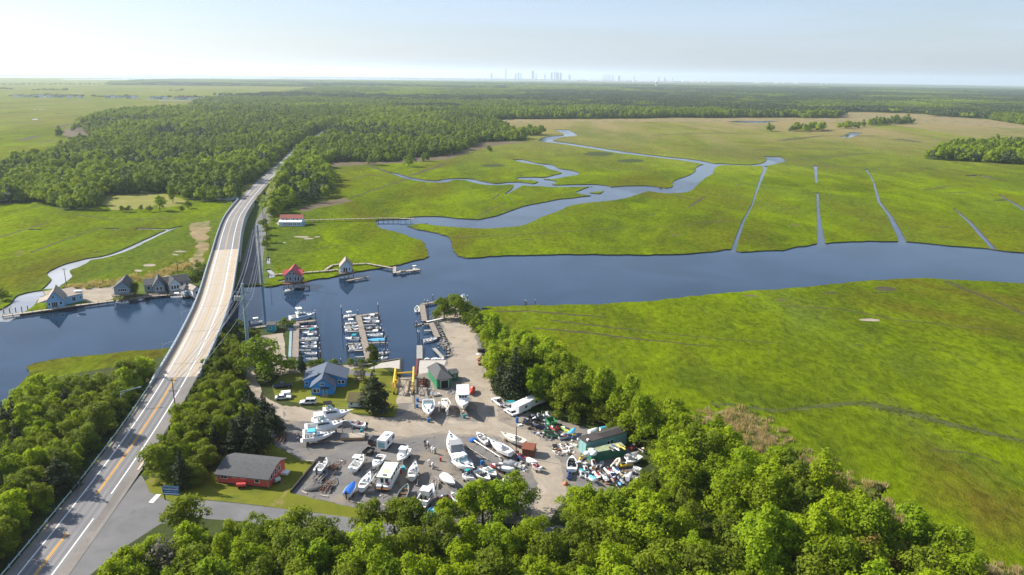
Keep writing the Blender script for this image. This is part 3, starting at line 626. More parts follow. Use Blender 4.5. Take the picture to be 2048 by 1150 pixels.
def in_frame(x, y, z=0, mx=60):
    v = Vector((x, y, z-CAM_H)); d = v.dot(FWD)
    if d < 5: return False
    px = 1024+FPX*v.dot(RIGHT)/d; py = 575-FPX*v.dot(UP)/d
    return -mx < px < 2048+mx and -mx < py < 1150+mx
ASPH = G((262,1012),(300,990),(335,1001),(395,999),(480,1007),(640,1027),(700,1035),(800,1050),(900,1066),(1000,1072),(1120,1050),(1140,1062),(1010,1092),(900,1092),(780,1078),(680,1062),(600,1060),(480,1042),(390,1036),(320,1040),(240,1110),(180,1150),(140,1170))

def single(px, py, kind, h, label, **kw):
    p = P(px, py); return plant(kind, p.x, p.y, h, label, **kw)
# trees one can point at
single(531,756,'oak',13.0,'full leafy shade tree on the grass island west of the blue house', tint=(1.0,1.12,0.8), wide=0.98, name='shade_tree', variant=1)
single(534,757,'shrub',5.5,'low leafy growth round the trunk of the shade tree', cat='shrub', tint=(0.9,0.95,0.8), wide=1.3)
single(750,822,'cedar',12.0,'tall dark cedar standing beside the small mossy-roofed shed', wide=1.4)
single(748,742,'oak',8.6,'dark round tree at the basin edge where the middle dock meets the shore', tint=(0.62,0.62,0.8), wide=0.72)
single(722,765,'thin',6.5,'thin sparse tree over the picnic shelter', tint=(0.8,0.9,0.6), wide=0.8)
single(604,745,'spruce',7.4,'blue-green spruce at the basin edge behind the blue house', tint=(1.1,1.25,1.6), wide=0.8)
single(580,744,'shrub',4.2,'round bright shrub beside the blue-green spruce', cat='shrub', tint=(1.2,1.2,1.0), wide=1.25)
single(545,655,'shrub',2.6,'small shrub in front of the turquoise hut', cat='shrub', wide=0.9)
single(569,657,'shrub',3.6,'wide dark shrub between the turquoise hut and the west dock', cat='shrub', wide=1.3)
single(888,637,'oak',7.8,'spreading tree at the tip of the sandy spit', tint=(1.1,1.15,0.9), wide=1.3)
single(910,633,'oak',8.8,'taller tree hiding a moored boat at the tip of the sandy spit', tint=(1.15,1.2,0.9), wide=1.25)
single(872,637,'shrub',3.0,'low green shrub on the water side of the sandy spit', cat='shrub', wide=1.2)
single(662,825,'cedar',3.4,'small dark bush in front of the blue house porch', cat='shrub', name='bush', wide=1.5)
single(1030,800,'cedar',16.0,'largest dark cedar at the yard edge behind the white pickup truck', wide=0.95)
single(1004,788,'cedar',12.0,'dark cedar left of the largest cedar at the yard edge', wide=0.95)
single(1062,770,'cedar',14.0,'dark cedar half hidden by bright trees at the yard edge', wide=0.9)
single(1745,1065,'pine',11.0,'leaning brown-stemmed pine at the marsh edge of the wood', tint=(1.7,1.15,0.9))
single(1745,1190,'bronze',11.0,'bronze-leaved tree among bright green trees at the wood edge')
single(345,1165,'thin',9.5,'grey leafless tree in the wood along the side lane', wide=1.2)
single(372,1085,'oak',11.0,'grey-green tree covering the foot of the blue signboard', tint=(0.95,0.95,0.9))
for (x, y, h, l) in [(516,905,11.5,'tallest dark cedar in the clump beside the gravel lot'),(548,868,8.5,'dark cedar nearest the rusty frame on the grass'),(490,880,10,'dark cedar in the middle of the clump by the lot'),(470,905,9.5,'dark cedar nearest the rear of the red house'),(529,846,9.0,'dark cedar at the track bend below the pickup'),(505,838,9,'dark cedar behind the others at the path')]:
    single(x,y,'cedar',h,l, group='dark cedars beside the gravel lot', wide=1.1)
for (x, y, w) in [(640,731,1.5),(668,731,1.4),(700,729,1.3),(722,730,1.3),(622,733,1.2)]:
    single(x,y,'shrub',2.0,'low green shrub in the row along the basin shore', group='shrubs along the basin shore', cat='shrub', wide=w)
for (x, y, h, k) in [(930,640,5,'shrub'),(945,655,6,'shrub'),(958,668,6.5,'shrub'),(937,630,4,'shrub'),(972,690,7,'maple'),(950,640,5,'shrub')]:
    single(x,y,k,h,'green shrub along the marsh side of the sandy spit', group='shrubs on the sandy spit', cat='shrub')
for (x, y, h) in [(320,421,10),(346,405,13)]:
    single(x,y,'maple',h,'rounded tree in the corner of the hay field' if h == 10 else 'taller slender tree at the edge of the hay field', wide=1.2 if h == 10 else 0.8)
for (x,y,h,k) in [(245,424,4,'oak'),(258,424,4,'shrub'),(282,423,4.5,'oak'),(300,424,4,'shrub'),(365,424,4,'oak'),(376,417,5,'shrub')]:
    single(x,y,k,h,'low bush in the line along the hay field edge', group='bushes along the hay field', cat='shrub')
# foreground woods, tree by tree
W_LEFT = G((22,862),(70,805),(200,795),(296,764),(300,770),(225,852),(120,987),(38,1083),(-22,1152),(-150,1200),(-160,960))
W_MID = G((398,815),(430,790),(478,795),(500,830),(520,870),(455,890),(425,915),(405,968),(335,985),(322,955),(352,885),(380,838))
W_BRIDGE = G((430,730),(455,705),(478,710),(480,760),(470,790),(415,800),(405,770))
W_FRONT = G((205,1215),(290,1150),(360,1120),(440,1105),(520,1095),(600,1105),(680,1120),(760,1125),(880,1122),(1010,1112),(1150,1085),(1180,1085),(1500,1060),(1560,1240),(1400,1290),(200,1290))
W_YARD = G((985,690),(1010,705),(1120,790),(1210,818),(1320,870),(1400,915),(1510,965),(1670,1050),(1790,1125),(1960,1215),(1900,1320),(1500,1250),(1500,1060),(1330,1020),(1325,940),(1300,905),(1210,850),(1120,825),(1045,800),(990,770))
GARDEN = [G((950,955),(1030,920),(1120,920),(1300,905),(1300,1010),(1100,1010),(1060,1050),(1150,1080),(870,1080),(870,1000))]
def to_px(x, y, z=0.0):
    v = Vector((x, y, z-CAM_H)); d = v.dot(FWD); return 1024+FPX*v.dot(RIGHT)/d, 575-FPX*v.dot(UP)/d
def look(k, t, h, hs):
    tone = {'maple': 'bright yellow-green', 'oak': 'olive-green', 'cedar': 'dark conical', 'shrub': 'mid-green'}[k]
    sh = '' if 0.93 < t < 1.07 else ('paler ' if t >= 1.07 else 'deeper ')
    f = (h-hs[0])/(hs[1]-hs[0]); return ('tall ' if f > .66 else 'low ' if f < .33 else 'mid-sized ')+sh+tone+' tree'
def wood(poly, spacing, kinds, hs, where, group, seed, avoid=(), tint=1.0, mx=40):
    for x, y in scatter(poly, spacing, avoid, seed):
        k = random.choices([a for a, _ in kinds], [w for _, w in kinds])[0]
        h = random.uniform(*hs)*(0.95 if k == 'oak' else 1)
        if not in_frame(x, y, h*0.75, mx): continue
        u = random.uniform(0.85, 1.15); t = u*tint; px, py = to_px(x, y)
        w = next((s for lim, s in where if (px if lim[0] == 'x' else py) < lim[1]), where[-1][1])
        plant(k, x, y, h, look(k, u, h, hs)+' '+w, group, tint=(t, t, t), wide=random.uniform(0.95, 1.2))
wood(W_LEFT, 4.7, [('oak', 3), ('maple', 2.4), ('cedar', 0.5)], (6.5, 10.0), [(('y', 800), 'beside the marsh tongue left of the road'), (('y', 860), 'behind the galvanised lamp left of the road'), (('y', 940), 'along the river left of the road'), (('y', 1040), 'between guard rail and river left of the road'), (('y', 9999), 'at the lower left corner beside the guard rail')], 'trees between the road and the river', 31, tint=1.08)
wood(W_MID, 4.4, [('oak', 4), ('maple', 1.6), ('cedar', 0.8)], (6.0, 9.5), [(('y', 830), 'in the thicket beside the bridge end'), (('y', 900), 'in the thicket behind the red house'), (('y', 9999), 'in the thicket above the signboard')], 'trees right of the bridge approach', 32, tint=1.0)
wood(W_BRIDGE, 4.0, [('oak', 3), ('shrub', 2)], (5.0, 7.5), [(('y', 740), 'below the bridge parapet by the steel pole'), (('y', 9999), 'below the bridge parapet by the sandy path')], 'trees below the bridge', 33, tint=0.85)
wood(W_YARD, 5.6, [('maple', 6), ('oak', 1)], (11, 15), [(('x', 1080), 'in the wood beside the spit'), (('x', 1170), 'in the wood behind the long caravan'), (('x', 1270), 'in the wood behind the dark-roofed shed'), (('x', 1390), 'in the wood right of the container'), (('x', 1520), 'in the wood by the dry reed patch'), (('x', 1650), 'in the marsh-side wood right of the reed patch'), (('x', 1800), 'in the marsh-side wood around the leaning pine'), (('x', 9999), 'in the marsh-side wood at the lower right')], 'trees between the boat yard and the marsh', 34, tint=1.08)
wood(W_FRONT, 6.0, [('maple', 4), ('oak', 2)], (8.5, 11.5), [(('x', 330), 'at the road junction below the side lane'), (('x', 480), 'below the signboard and side lane'), (('x', 640), 'below the red house and side lane'), (('x', 800), 'below the gravel lot and side lane'), (('x', 960), 'below the houseboat'), (('x', 1120), 'below the small-craft cluster'), (('x', 1300), 'below the scrap rows'), (('x', 9999), 'at the bottom of the wood right of the yard')], 'trees below the side lane', 35, [ASPH], 1.05)
for (x, y, h, k, l) in [(965,1045,9.5,'maple','bright tree in front of the shrink-wrapped boat'),(1000,1050,9,'maple','bright tree in front of the plain white dinghy'),(1035,1030,9.5,'maple','bright tree nearest the paved loop below the small-craft cluster'),(930,1050,8.5,'maple','bright tree left of the dinghy under the trees'),(990,1020,7.5,'maple','low bright tree touching the blue-striped runabout'),(890,1055,7,'maple','low bright tree below the red jet ski'),(1145,1040,8,'maple','bright tree right of the paved loop'),(1170,1050,9,'maple','bright tree below the teal covered boat'),(1190,1060,9,'maple','bright tree below the pale blue covered boat'),(1260,1040,9,'maple','bright tree at the right end of the scrap rows'),(1220,1050,8,'maple','bright tree below the navy jet ski')]:
    single(x,y,k,h,l, group='trees over the front row of boats', tint=(1.1,1.1,1.05), wide=1.15)
for (x, y, h) in [(735,1075,8.5),(790,1072,9.0),(830,1080,9.5)]:
    single(x,y,'oak',h,'rounded dark tree between the side lane and the houseboat', group='rounded trees by the side lane', tint=(0.9,0.9,0.85))
# thicket on the river bank lane and the road edge across the river
for (x, y, h, k) in [(534,470,6,'oak'),(536,485,6,'oak'),(533,498,5,'shrub'),(530,455,5,'shrub'),(548,440,9,'oak'),(556,432,11,'pine'),(529,392,5,'cedar'),(519,402,4,'shrub')]:
    single(x,y,k,h,'dark bush beside the lane along the far bridge ramp', group='bushes beside the far lane', cat='shrub')
for (x, y, h, k) in [(272,592,6,'oak'),(385,572,5,'shrub'),(398,566,6,'shrub'),(410,552,5,'shrub'),(400,540,4,'shrub'),(390,556,4,'shrub'),(5,600,4,'shrub'),(-5,590,5,'oak'),(420,556,5,'shrub')]:
    single(x,y,k,h,'green bush between the river houses and the bridge', group='bushes by the river houses', cat='shrub')
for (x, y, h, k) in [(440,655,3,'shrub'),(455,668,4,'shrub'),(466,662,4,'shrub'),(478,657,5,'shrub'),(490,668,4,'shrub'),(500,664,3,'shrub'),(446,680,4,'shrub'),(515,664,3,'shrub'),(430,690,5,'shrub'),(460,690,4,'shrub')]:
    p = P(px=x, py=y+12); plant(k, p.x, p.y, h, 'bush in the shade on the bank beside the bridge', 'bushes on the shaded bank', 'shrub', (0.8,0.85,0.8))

# ------------------------------------------------------------------ the far woods: one mass
def inst_nodes(objs, name):
    ng = bpy.data.node_groups.new(name, 'GeometryNodeTree')
    ng.interface.new_socket('Geometry', in_out='INPUT', socket_type='NodeSocketGeometry'); ng.interface.new_socket('Geometry', in_out='OUTPUT', socket_type='NodeSocketGeometry')
    gi, go = ng.nodes.new('NodeGroupInput'), ng.nodes.new('NodeGroupOutput'); L = ng.links
    coll = bpy.data.collections.new(name+'_kinds')
    for o in objs: coll.objects.link(o)
    ci = ng.nodes.new('GeometryNodeCollectionInfo'); ci.inputs['Collection'].default_value = coll; ci.inputs['Separate Children'].default_value = True; ci.inputs['Reset Children'].default_value = True
    iop = ng.nodes.new('GeometryNodeInstanceOnPoints'); iop.inputs['Pick Instance'].default_value = True
    def attr(nm, typ):
        a = ng.nodes.new('GeometryNodeInputNamedAttribute'); a.data_type = typ; a.inputs['Name'].default_value = nm; return a.outputs['Attribute']
    L.new(gi.outputs[0], iop.inputs['Points']); L.new(ci.outputs[0], iop.inputs['Instance'])
    L.new(attr('kind_index', 'INT'), iop.inputs['Instance Index']); L.new(attr('size', 'FLOAT_VECTOR'), iop.inputs['Scale'])
    cx = ng.nodes.new('ShaderNodeCombineXYZ'); L.new(attr('turn', 'FLOAT'), cx.inputs[2]); L.new(cx.outputs[0], iop.inputs['Rotation'])
    L.new(iop.outputs[0], go.inputs[0]); return ng
def forest(name, pts, kinds, sizes, turns, objs):
    me = bpy.data.meshes.new(name); me.from_pydata([tuple(p) for p in pts], [], [])
    a = me.attributes.new('kind_index', 'INT', 'POINT'); a.data.foreach_set('value', np.asarray(kinds, np.int32))
    a = me.attributes.new('size', 'FLOAT_VECTOR', 'POINT'); a.data.foreach_set('vector', np.asarray(sizes, np.float32).ravel())
    a = me.attributes.new('turn', 'FLOAT', 'POINT'); a.data.foreach_set('value', np.asarray(turns, np.float32))
    o = bpy.data.objects.new(name, me); link(o); o['kind'] = 'stuff'
    md = o.modifiers.new('forest', 'NODES'); md.node_group = inst_nodes(objs, name); return o
def far_tree(name, m, h, rad_, n, size, seed, conic=False):
    r = np.random.RandomState(seed)
    if conic:
        bl = [((r.uniform(-1, 1)*rad_*.5*(1-t), r.uniform(-1, 1)*rad_*.5*(1-t), h*(0.35+0.6*t)), (rad_*(1.05-t), rad_*(1.05-t), h*.12)) for t in np.linspace(0, 0.95, 6)]
    else: bl = broad_blobs(r, h, rad_, 6)
    v, f = leaf_faces(bl, n, size, seed, shell=(0.9, 1.02), jit=0.3)
    return bpy.data.objects.new(name, np_mesh(name, v, f, m))
M_FOAK = leaf_mat('far_oak_leaves', (0.080, 0.120, 0.010), (0.130, 0.185, 0.012), (0.180, 0.235, 0.016), 0.38)
M_FLEAF = leaf_mat('far_spring_leaves', (0.120, 0.170, 0.008), (0.190, 0.255, 0.009), (0.240, 0.310, 0.012), 0.42)
M_FPINE = leaf_mat('far_pine_needles', (0.030, 0.048, 0.018), (0.050, 0.074, 0.024), (0.080, 0.105, 0.030), 0.12, 0.3)
FT = [far_tree('a_oak', M_FOAK, 10, 5.4, 460, 1.5, 501), far_tree('b_oak', M_FOAK, 11, 5.0, 460, 1.5, 502), far_tree('c_maple', M_FLEAF, 11, 5.2, 460, 1.5, 503), far_tree('d_maple', M_FLEAF, 10, 5.5, 460, 1.5, 504),
      far_tree('e_pine', M_FPINE, 12, 3.4, 260, 1.2, 505, True), far_tree('f_pine', M_FPINE, 11, 3.6, 260, 1.2, 506, True)]
def clump(name, m, R, h, n, size, seed, k=16):
    r = np.random.RandomState(seed); bl = []
    for i in range(k):
        a = r.uniform(0, 6.28); d = R*math.sqrt(r.uniform(0, 1)); s = R*r.uniform(0.17, 0.28)
        bl.append(((d*math.cos(a), d*math.sin(a), h*r.uniform(0.5, 0.8)), (s, s, h*r.uniform(0.25, 0.42))))
    v, f = leaf_faces(bl, n, size, seed, up_only=True, shell=(0.85, 1.03), jit=0.5)
    return bpy.data.objects.new(name, np_mesh(name, v, f, m))
FC = [clump('a_clump', M_FOAK, 17, 11, 700, 3.0, 601), clump('b_clump', M_FOAK, 17, 12, 700, 3.0, 602), clump('c_clump', M_FLEAF, 17, 11, 700, 3.0, 603), clump('d_clump', M_FPINE, 16, 13, 700, 2.4, 604), clump('e_clump', M_FPINE, 17, 12, 700, 2.6, 605)]
def spread_far():
    r = np.random.RandomState(5)
    polys = [l[2] for l in LAYERS if l[1] == 'forest_floor']
    holes = [l[2] for l in LAYERS if l[1] in ('lawn', 'field', 'heath')]+[ROAD_FAR]
    near = []; far_ = []
    def visible(x, y):
        return abs(x) < 0.74*y+60
    for poly in polys:
        Q = np.array(poly); lo, hi = Q.min(0), Q.max(0)
        # near: one by one, on a jittered grid
        sp = 6.8
        y0, y1 = max(380, lo[1]), min(1900, hi[1])
        for y in np.arange(y0, y1, sp):
            s2 = sp*(1.0+0.35*max(0, (y-900)/1000))
            for x in np.arange(max(lo[0], -0.76*y-60), min(hi[0], 0.76*y+60), s2):
                qx, qy = x+r.uniform(-.42, .42)*s2, y+r.uniform(-.42, .42)*s2
                if visible(qx, qy) and in_poly(qx, qy, poly) and not any(in_poly(qx, qy, h) for h in holes): near.append((qx, qy))
        y = max(1900, lo[1])
        while y < min(8600, hi[1]):
            s2 = 23+(y-1900)*0.0045
            for x in np.arange(max(lo[0], -0.74*y), min(hi[0], 0.74*y), s2):
                qx, qy = x+r.uniform(-.45, .45)*s2, y+r.uniform(-.45, .45)*s2
                if in_poly(qx, qy, poly): far_.append((qx, qy, s2/23))
            y += s2
    return near, far_
def island(px_pts, spacing, r):
    poly = G(*px_pts); Q = np.array(poly); lo, hi = Q.min(0), Q.max(0); out = []
    for y in np.arange(lo[1], hi[1]+spacing*0.5, spacing):
        for x in np.arange(lo[0], hi[0], spacing):
            qx, qy = x+r.uniform(-.4, .4)*spacing, y+r.uniform(-.4, .4)*spacing
            if in_poly(qx, qy, poly): out.append((qx, qy))
    return out
def build_forest():
    r = np.random.RandomState(9)
    near, far_ = spread_far()
    near += island([(1033,269.5),(1060,267),(1087,268),(1087,271.5),(1060,271.5),(1035,271)], 9, r)
    near += island([(1570,264),(1600,259),(1650,258.5),(1652,262.5),(1600,264.5)], 13, r)+island([(1664,256.5),(1728,253.5),(1730,256.5),(1690,258)], 14, r)
    near += island([(1732,252.5),(1745,247),(1800,244.5),(1833,245.5),(1831,247.5),(1780,250.5)], 13, r)
    near += island([(1580,233),(1680,232),(1680,236),(1600,236.5)], 14, r)
    near += island([(100,272),(118,268),(122,276),(106,280)], 16, r)
    near += [(p.x, p.y) for p in (P(x, y) for x, y in [(1545,262),(1537,262.5),(150,262),(158,258),(1300,232),(1028,268),(978,303),(820,333),(745,330),(1640,226),(1700,222)])]
    cl = [(p.x, p.y) for p in (P(x+r.uniform(-2, 2), y+r.uniform(-.5, .3)) for x, y in [(432+i*9, 192-i*0.2) for i in range(11)]+[(440+i*9, 189.4) for i in range(9)]+[(70+i*9, 182) for i in range(8)]+[(345+i*7, 182.6) for i in range(4)]+[(i*10, 170-0.004*i*10) for i in range(23)]+[(5+i*8, 180) for i in range(3)]+[(600+i*14, 183-i*0.4) for i in range(5)]
          +[(25+i*8, 193.8) for i in range(3)]+[(64+i*9, 193.8) for i in range(5)]+[(108+i*9, 194.5) for i in range(7)]+[(190+i*9, 195.5) for i in range(9)]+[(305+i*12, 197.5) for i in range(10)])]
    pts, ki, sz, tn = [], [], [], []
    for x, y in near:
        d = math.hypot(x, y)
        pn = mnoise.noise(Vector((x*0.006, y*0.006, 4.0)))+0.35*mnoise.noise(Vector((x*0.03, y*0.03, 9.0)))
        q = r.uniform()
        if pn > 0.24 and q < 0.7: k = 4+(q < 0.4)
        elif q < 0.06: k = 4
        elif mnoise.noise(Vector((x*0.006+50, y*0.005, 2.0)))+0.5*mnoise.noise(Vector((x*0.025, y*0.02, 7.0))) > 0.02: k = 2+(q < 0.5)
        else: k = int(q < 0.5)
        s = (0.72+0.62*r.uniform()**1.4)*(1.0+0.25*max(0, min(1, (d-900)/1000)))
        pts.append((x, y, drop(x, y)-0.5)); ki.append(k); sz.append((s*r.uniform(.9, 1.15), s*r.uniform(.9, 1.15), s*r.uniform(0.85, 1.1))); tn.append(r.uniform(0, 6.28))
    forest('far_woods', pts, ki, sz, tn, FT)
    pts, ki, sz, tn = [], [], [], []
    for x, y, s in far_+[(a, b, 0.5) for a, b in cl]:
        pn = mnoise.noise(Vector((x*0.0012, y*0.0012, 4.0)))+0.4*mnoise.noise(Vector((x*0.006, y*0.006, 9.0))); q = r.uniform()
        east = min(1, max(0, (x+400)/1500))
        k = (3+int(q < 0.5)) if pn+0.35*east > 0.2 and q < 0.85 else (2 if mnoise.noise(Vector((x*0.003+50, y*0.002, 2.0))) > 0.1 else int(q < 0.5))
        h = r.uniform(0.8, 1.25)*(0.8 if s == 0.5 else 1)
        pts.append((x, y, drop(x, y)-1)); ki.append(k); sz.append((s*r.uniform(.9, 1.2), s*r.uniform(.9, 1.2), h)); tn.append(r.uniform(0, 6.28))
    forest('distant_forest', pts, ki, sz, tn, FC)
    print('forest', len(near), len(far_), 'trees', len(TREE_XY))
build_forest()
def understory():
    """the undergrowth and the smaller trees nobody could tell apart inside the woods"""
    r = np.random.RandomState(77); objs = []
    for k, (kind, i) in enumerate((('shrub', 0), ('shrub', 1), ('maple', 0), ('maple', 2), ('oak', 1))): objs.append(bpy.data.objects.new('abcde'[k]+'_fill', TREES[kind][i][0]))
    pts, ki, sz, tn = [], [], [], []
    extra = G((1100,832),(1180,856),(1270,900),(1290,960),(1330,1030),(1250,1040),(1290,1000),(1278,905),(1180,850))
    for poly, sp, dark, smax in ((W_LEFT, 2.6, 0, .62), (W_MID, 2.4, 0, .6), (W_BRIDGE, 2.4, 0, .5), (W_YARD, 2.7, 1, .78), (W_FRONT, 2.9, 1, .72), (extra, 3.0, 1, .6)):
        Q = np.array(poly); lo, hi = Q.min(0), Q.max(0)
        for y in np.arange(lo[1], hi[1], sp):
            for x in np.arange(lo[0], hi[0], sp):
                qx, qy = x+r.uniform(-.45, .45)*sp, y+r.uniform(-.45, .45)*sp
                if not in_poly(qx, qy, poly) or in_poly(qx, qy, ASPH): continue
                if r.uniform() < .52: k = r.randint(2); s = r.uniform(.5, 1.15)
                else: k = (2+r.randint(3)) if dark else (4 if r.uniform() < .6 else 2); s = r.uniform(.35, smax)
                pts.append((qx, qy, -.2)); ki.append(k); sz.append((s*r.uniform(.9, 1.3), s*r.uniform(.9, 1.3), s)); tn.append(r.uniform(0, 6.28))
    forest('woodland_undergrowth', pts, ki, sz, tn, objs); print('under', len(pts))
understory()
def reed_tufts():
    r = np.random.RandomState(78); objs = []
    RB = leaf_mat('reed_blades', (0.26, 0.20, 0.105), (0.38, 0.30, 0.17), (0.48, 0.40, 0.25), 0.4, 0.3); RG_ = leaf_mat('green_reed_blades', (0.09, 0.12, 0.03), (0.15, 0.18, 0.05), (0.21, 0.24, 0.09), 0.4, 0.3)
    for k, (m, h) in enumerate(((RB, 1.0), (RB, 1.3), (RG_, 1.0), (RG_, .9))):
        V = []; F = []
        for i in range(46):
            a, d = r.uniform(0, 6.28), 1.1*math.sqrt(r.uniform()); x, y = d*math.cos(a), d*math.sin(a); b_ = r.uniform(0, 6.28); hh = h*r.uniform(.6, 1.25); w = r.uniform(.05, .12); lx, ly = r.normal()*.22, r.normal()*.22
            n = len(V); V += [(x-w*math.cos(b_), y-w*math.sin(b_), 0), (x+w*math.cos(b_), y+w*math.sin(b_), 0), (x+lx, y+ly, hh)]; F.append((n, n+1, n+2))
        objs.append(bpy.data.objects.new('abcd'[k]+'_tuft', np_mesh('tuft', np.array(V), np.array(F), m)))
    pts, ki, sz, tn = [], [], [], []
    for pr, kind, poly in LAYERS:
        if kind not in ('reed', 'reedstripe'): continue
        Q = np.array([tuple(q)[:2] for q in poly]); lo, hi = Q.min(0), Q.max(0)
        if lo[1] > 320: continue
        c = min(9000, int((hi[0]-lo[0])*(hi[1]-lo[1])*.8))
        for x, y in zip(r.uniform(lo[0], hi[0], c), r.uniform(lo[1], hi[1], c)):
            if in_poly(x, y, poly):
                k = 2 if kind == 'reedstripe' else (r.randint(2) if r.uniform() < .72 else 2); s = r.uniform(.6, 1.3)*(0.4 if kind == 'reedstripe' else 1)
                pts.append((x+r.normal()*2.4, y+r.normal()*2.4, 0)); ki.append(k); sz.append((s, s, s*r.uniform(.7, 1.2))); tn.append(r.uniform(0, 6.28))
    forest('tall_reeds', pts, ki, sz, tn, objs); print('reeds', len(pts))
reed_tufts()
# ------------------------------------------------------------------ road, bridge, rails
def asphalt_mat():
    m, nt, b = mat('road_asphalt', 0.85, 0.2); p = wpos(nt)
    n1 = noise_t(nt, p, 0.09, 5, 0.6, 0.4); n2 = noise_t(nt, p, 5.0, 3, 0.7); n3 = noise_t(nt, p, 0.5, 5, 0.7, 1.0)
    c = ramp(nt, mixc(nt, 0.35, n1, n2), [(0.3, (0.140, 0.136, 0.140)), (0.52, (0.175, 0.170, 0.172)), (0.75, (0.215, 0.208, 0.205))])
    c = mixc(nt, maprange(nt, n3, 0.62, 0.68, 0, 0.35), c, (0.075, 0.074, 0.076))
    nt.links.new(c, b.inputs['Base Color']); bump(nt, b, n2, 0.2, 0.03); return m
M_ASPH = asphalt_mat()
M_SHOULDER = ground_mat('road_shoulder', [(0.3, (0.145, 0.132, 0.122)), (0.55, (0.190, 0.172, 0.156)), (0.75, (0.245, 0.220, 0.198))], 0.2, 4.0, 0.2, 0.9, patch=[(0.6, 0.6, 0.7, (0.09, 0.088, 0.088), 0.5)])
M_DECK = ground_mat('bridge_concrete', [(0.3, (0.345, 0.300, 0.246)), (0.52, (0.385, 0.338, 0.280)), (0.75, (0.425, 0.375, 0.315))], 0.10, 3.0, 0.12, 0.9, patch=[(0.35, 0.58, 0.70, (0.335, 0.288, 0.232), 0.5)])
M_DECKSH = ground_mat('rusty_gutter_concrete', [(0.3, (0.32, 0.250, 0.185)), (0.55, (0.38, 0.305, 0.228)), (0.75, (0.43, 0.36, 0.28))], 0.25, 3.0, 0.12, 0.9)
M_PARA = plain('parapet_concrete', (0.42, 0.45, 0.46), 0.85, 0.2, var=0.3, scale=0.6)
M_RWALL = plain('wall_concrete', (0.40, 0.40, 0.375), 0.85, 0.2, var=0.25, scale=0.3)
M_GALV = plain('galvanised_steel', (0.42, 0.50, 0.57), 0.5, 0.5, 0.35, var=0.2, scale=1.5)
M_WLINE = plain('white_road_paint', (0.74, 0.73, 0.68), 0.7, 0.2, var=0.22, scale=1.5)
M_YLINE = plain('yellow_road_paint', (0.58, 0.31, 0.045), 0.7, 0.2, var=0.22, scale=1.5)
M_YFADE = plain('faded_yellow_paint', (0.46, 0.33, 0.16), 0.8, 0.2, var=0.25, scale=1.2)
M_DARK_J = plain('joint_sealant', (0.11, 0.10, 0.095), 0.8, 0.2)
def srange(a, b, st=2.0): return np.linspace(a, b, max(2, int(abs(b-a)/st)+1))
def sweep(b, s0, s1, prof, st=2.0, closed=True):
    """profile of (offset, dz) carried along the road; dz None means down to the ground"""
    S = srange(s0, s1, st); n = len(prof); V = []
    for s in S:
        for off, dz in prof:
            q = road_at(s, off); q.z = (q.z+dz) if dz is not None else -1.2; V.append(q)
    F = []
    for i in range(len(S)-1):
        for j in range(n if closed else n-1):
            k = (j+1) % n; F.append((i*n+j, i*n+k, (i+1)*n+k, (i+1)*n+j))
    if closed: F += [tuple(range(n))[::-1], tuple(range((len(S)-1)*n, len(S)*n))]
    return b.add(V, F)
def strip(name, s0, s1, o0, o1, dz, m, parent=None):
    b = MB(); sweep(b, s0, s1, [(o0, dz), (o1, dz)], 2.0, False); o = b.build(name, m, parent)
    if parent is None: o['kind'] = 'structure'
    return o
EL, ER = 3.15, -3.15
for a, b_ in ((0, S_B0), (S_B1, S_END)):
    strip('road', a, b_, EL+0.6, ER-0.6, 0.0, M_ASPH)
    strip('road_shoulder', a, b_, HW_L, EL+0.6, 0.0, M_SHOULDER); strip('road_shoulder', a, b_, ER-0.6, -HW_R, 0.0, M_SHOULDER)
    for sgn, hw in ((1, HW_L), (-1, -HW_R)):
        b = MB(); S = srange(a if not (a == 0 and sgn < 0) else road_s(946), b_ if a == 0 else S_END, 4)
        V = []; F = []
        for s in S:
            p0 = road_at(s, hw); w = 0.4+max(0, p0.z)*1.5
            if a > 0 and s < S_FAR: w = 0.3
            p1 = road_at(s, hw+sgn*w); p1.z = -0.05; V += [p0, p1]
        for i in range(len(S)-1): F.append((2*i, 2*i+2, 2*i+3, 2*i+1))
        b.add(V, F); b.build('road_embankment', M_BANK)['kind'] = 'structure'
bridge = thing('road_bridge', 'long curved concrete road bridge rising over the river', 'bridge', (0, 0, 0))
strip('deck', S_B0, S_B1, EL+0.7, ER-0.9, 0.0, M_DECK, bridge)
strip('deck_gutter', S_B0, S_B1, HW_L, EL+0.7, 0.0, M_DECKSH, bridge); strip('deck_gutter', S_B0, S_B1, ER-0.9, -HW_R, 0.0, M_DECKSH, bridge)
b = MB(); sweep(b, S_B0, S_B1, [(HW_L+0.4, -0.05), (HW_L+0.4, -0.5), (HW_L-1, -1.7), (-HW_R+1, -1.7), (-HW_R-0.4, -0.5), (-HW_R-0.4, -0.05)]); b.build('deck_girder', M_PARA, bridge)
S_PL0, S_PL1 = road_s(772), road_s(398); S_PR0, S_PR1 = road_s(757), road_s(404)
for (s0, s1, o, sg) in ((S_PL0, S_PL1, HW_L, 1), (S_PR0, S_PR1, -HW_R, -1)):
    b = MB(); sweep(b, s0, s1, [(o+sg*0.05, -0.1), (o+sg*0.05, 0.85), (o+sg*0.40, 0.85), (o+sg*0.48, -0.6)]); b.build('parapet', M_PARA, bridge)
    b = MB(); sweep(b, s0+2, s1-2, [(o+sg*0.16, 1.12), (o+sg*0.16, 1.24), (o+sg*0.30, 1.24), (o+sg*0.30, 1.12)])
    for s in np.arange(s0+2, s1-2, 2.4):
        p = road_at(s, o+sg*0.23, 0.84); b.tube(p, p+Vector((0, 0, 0.34)), 0.16, 0.13, 4)
    b.build('railing', M_GALV, bridge)
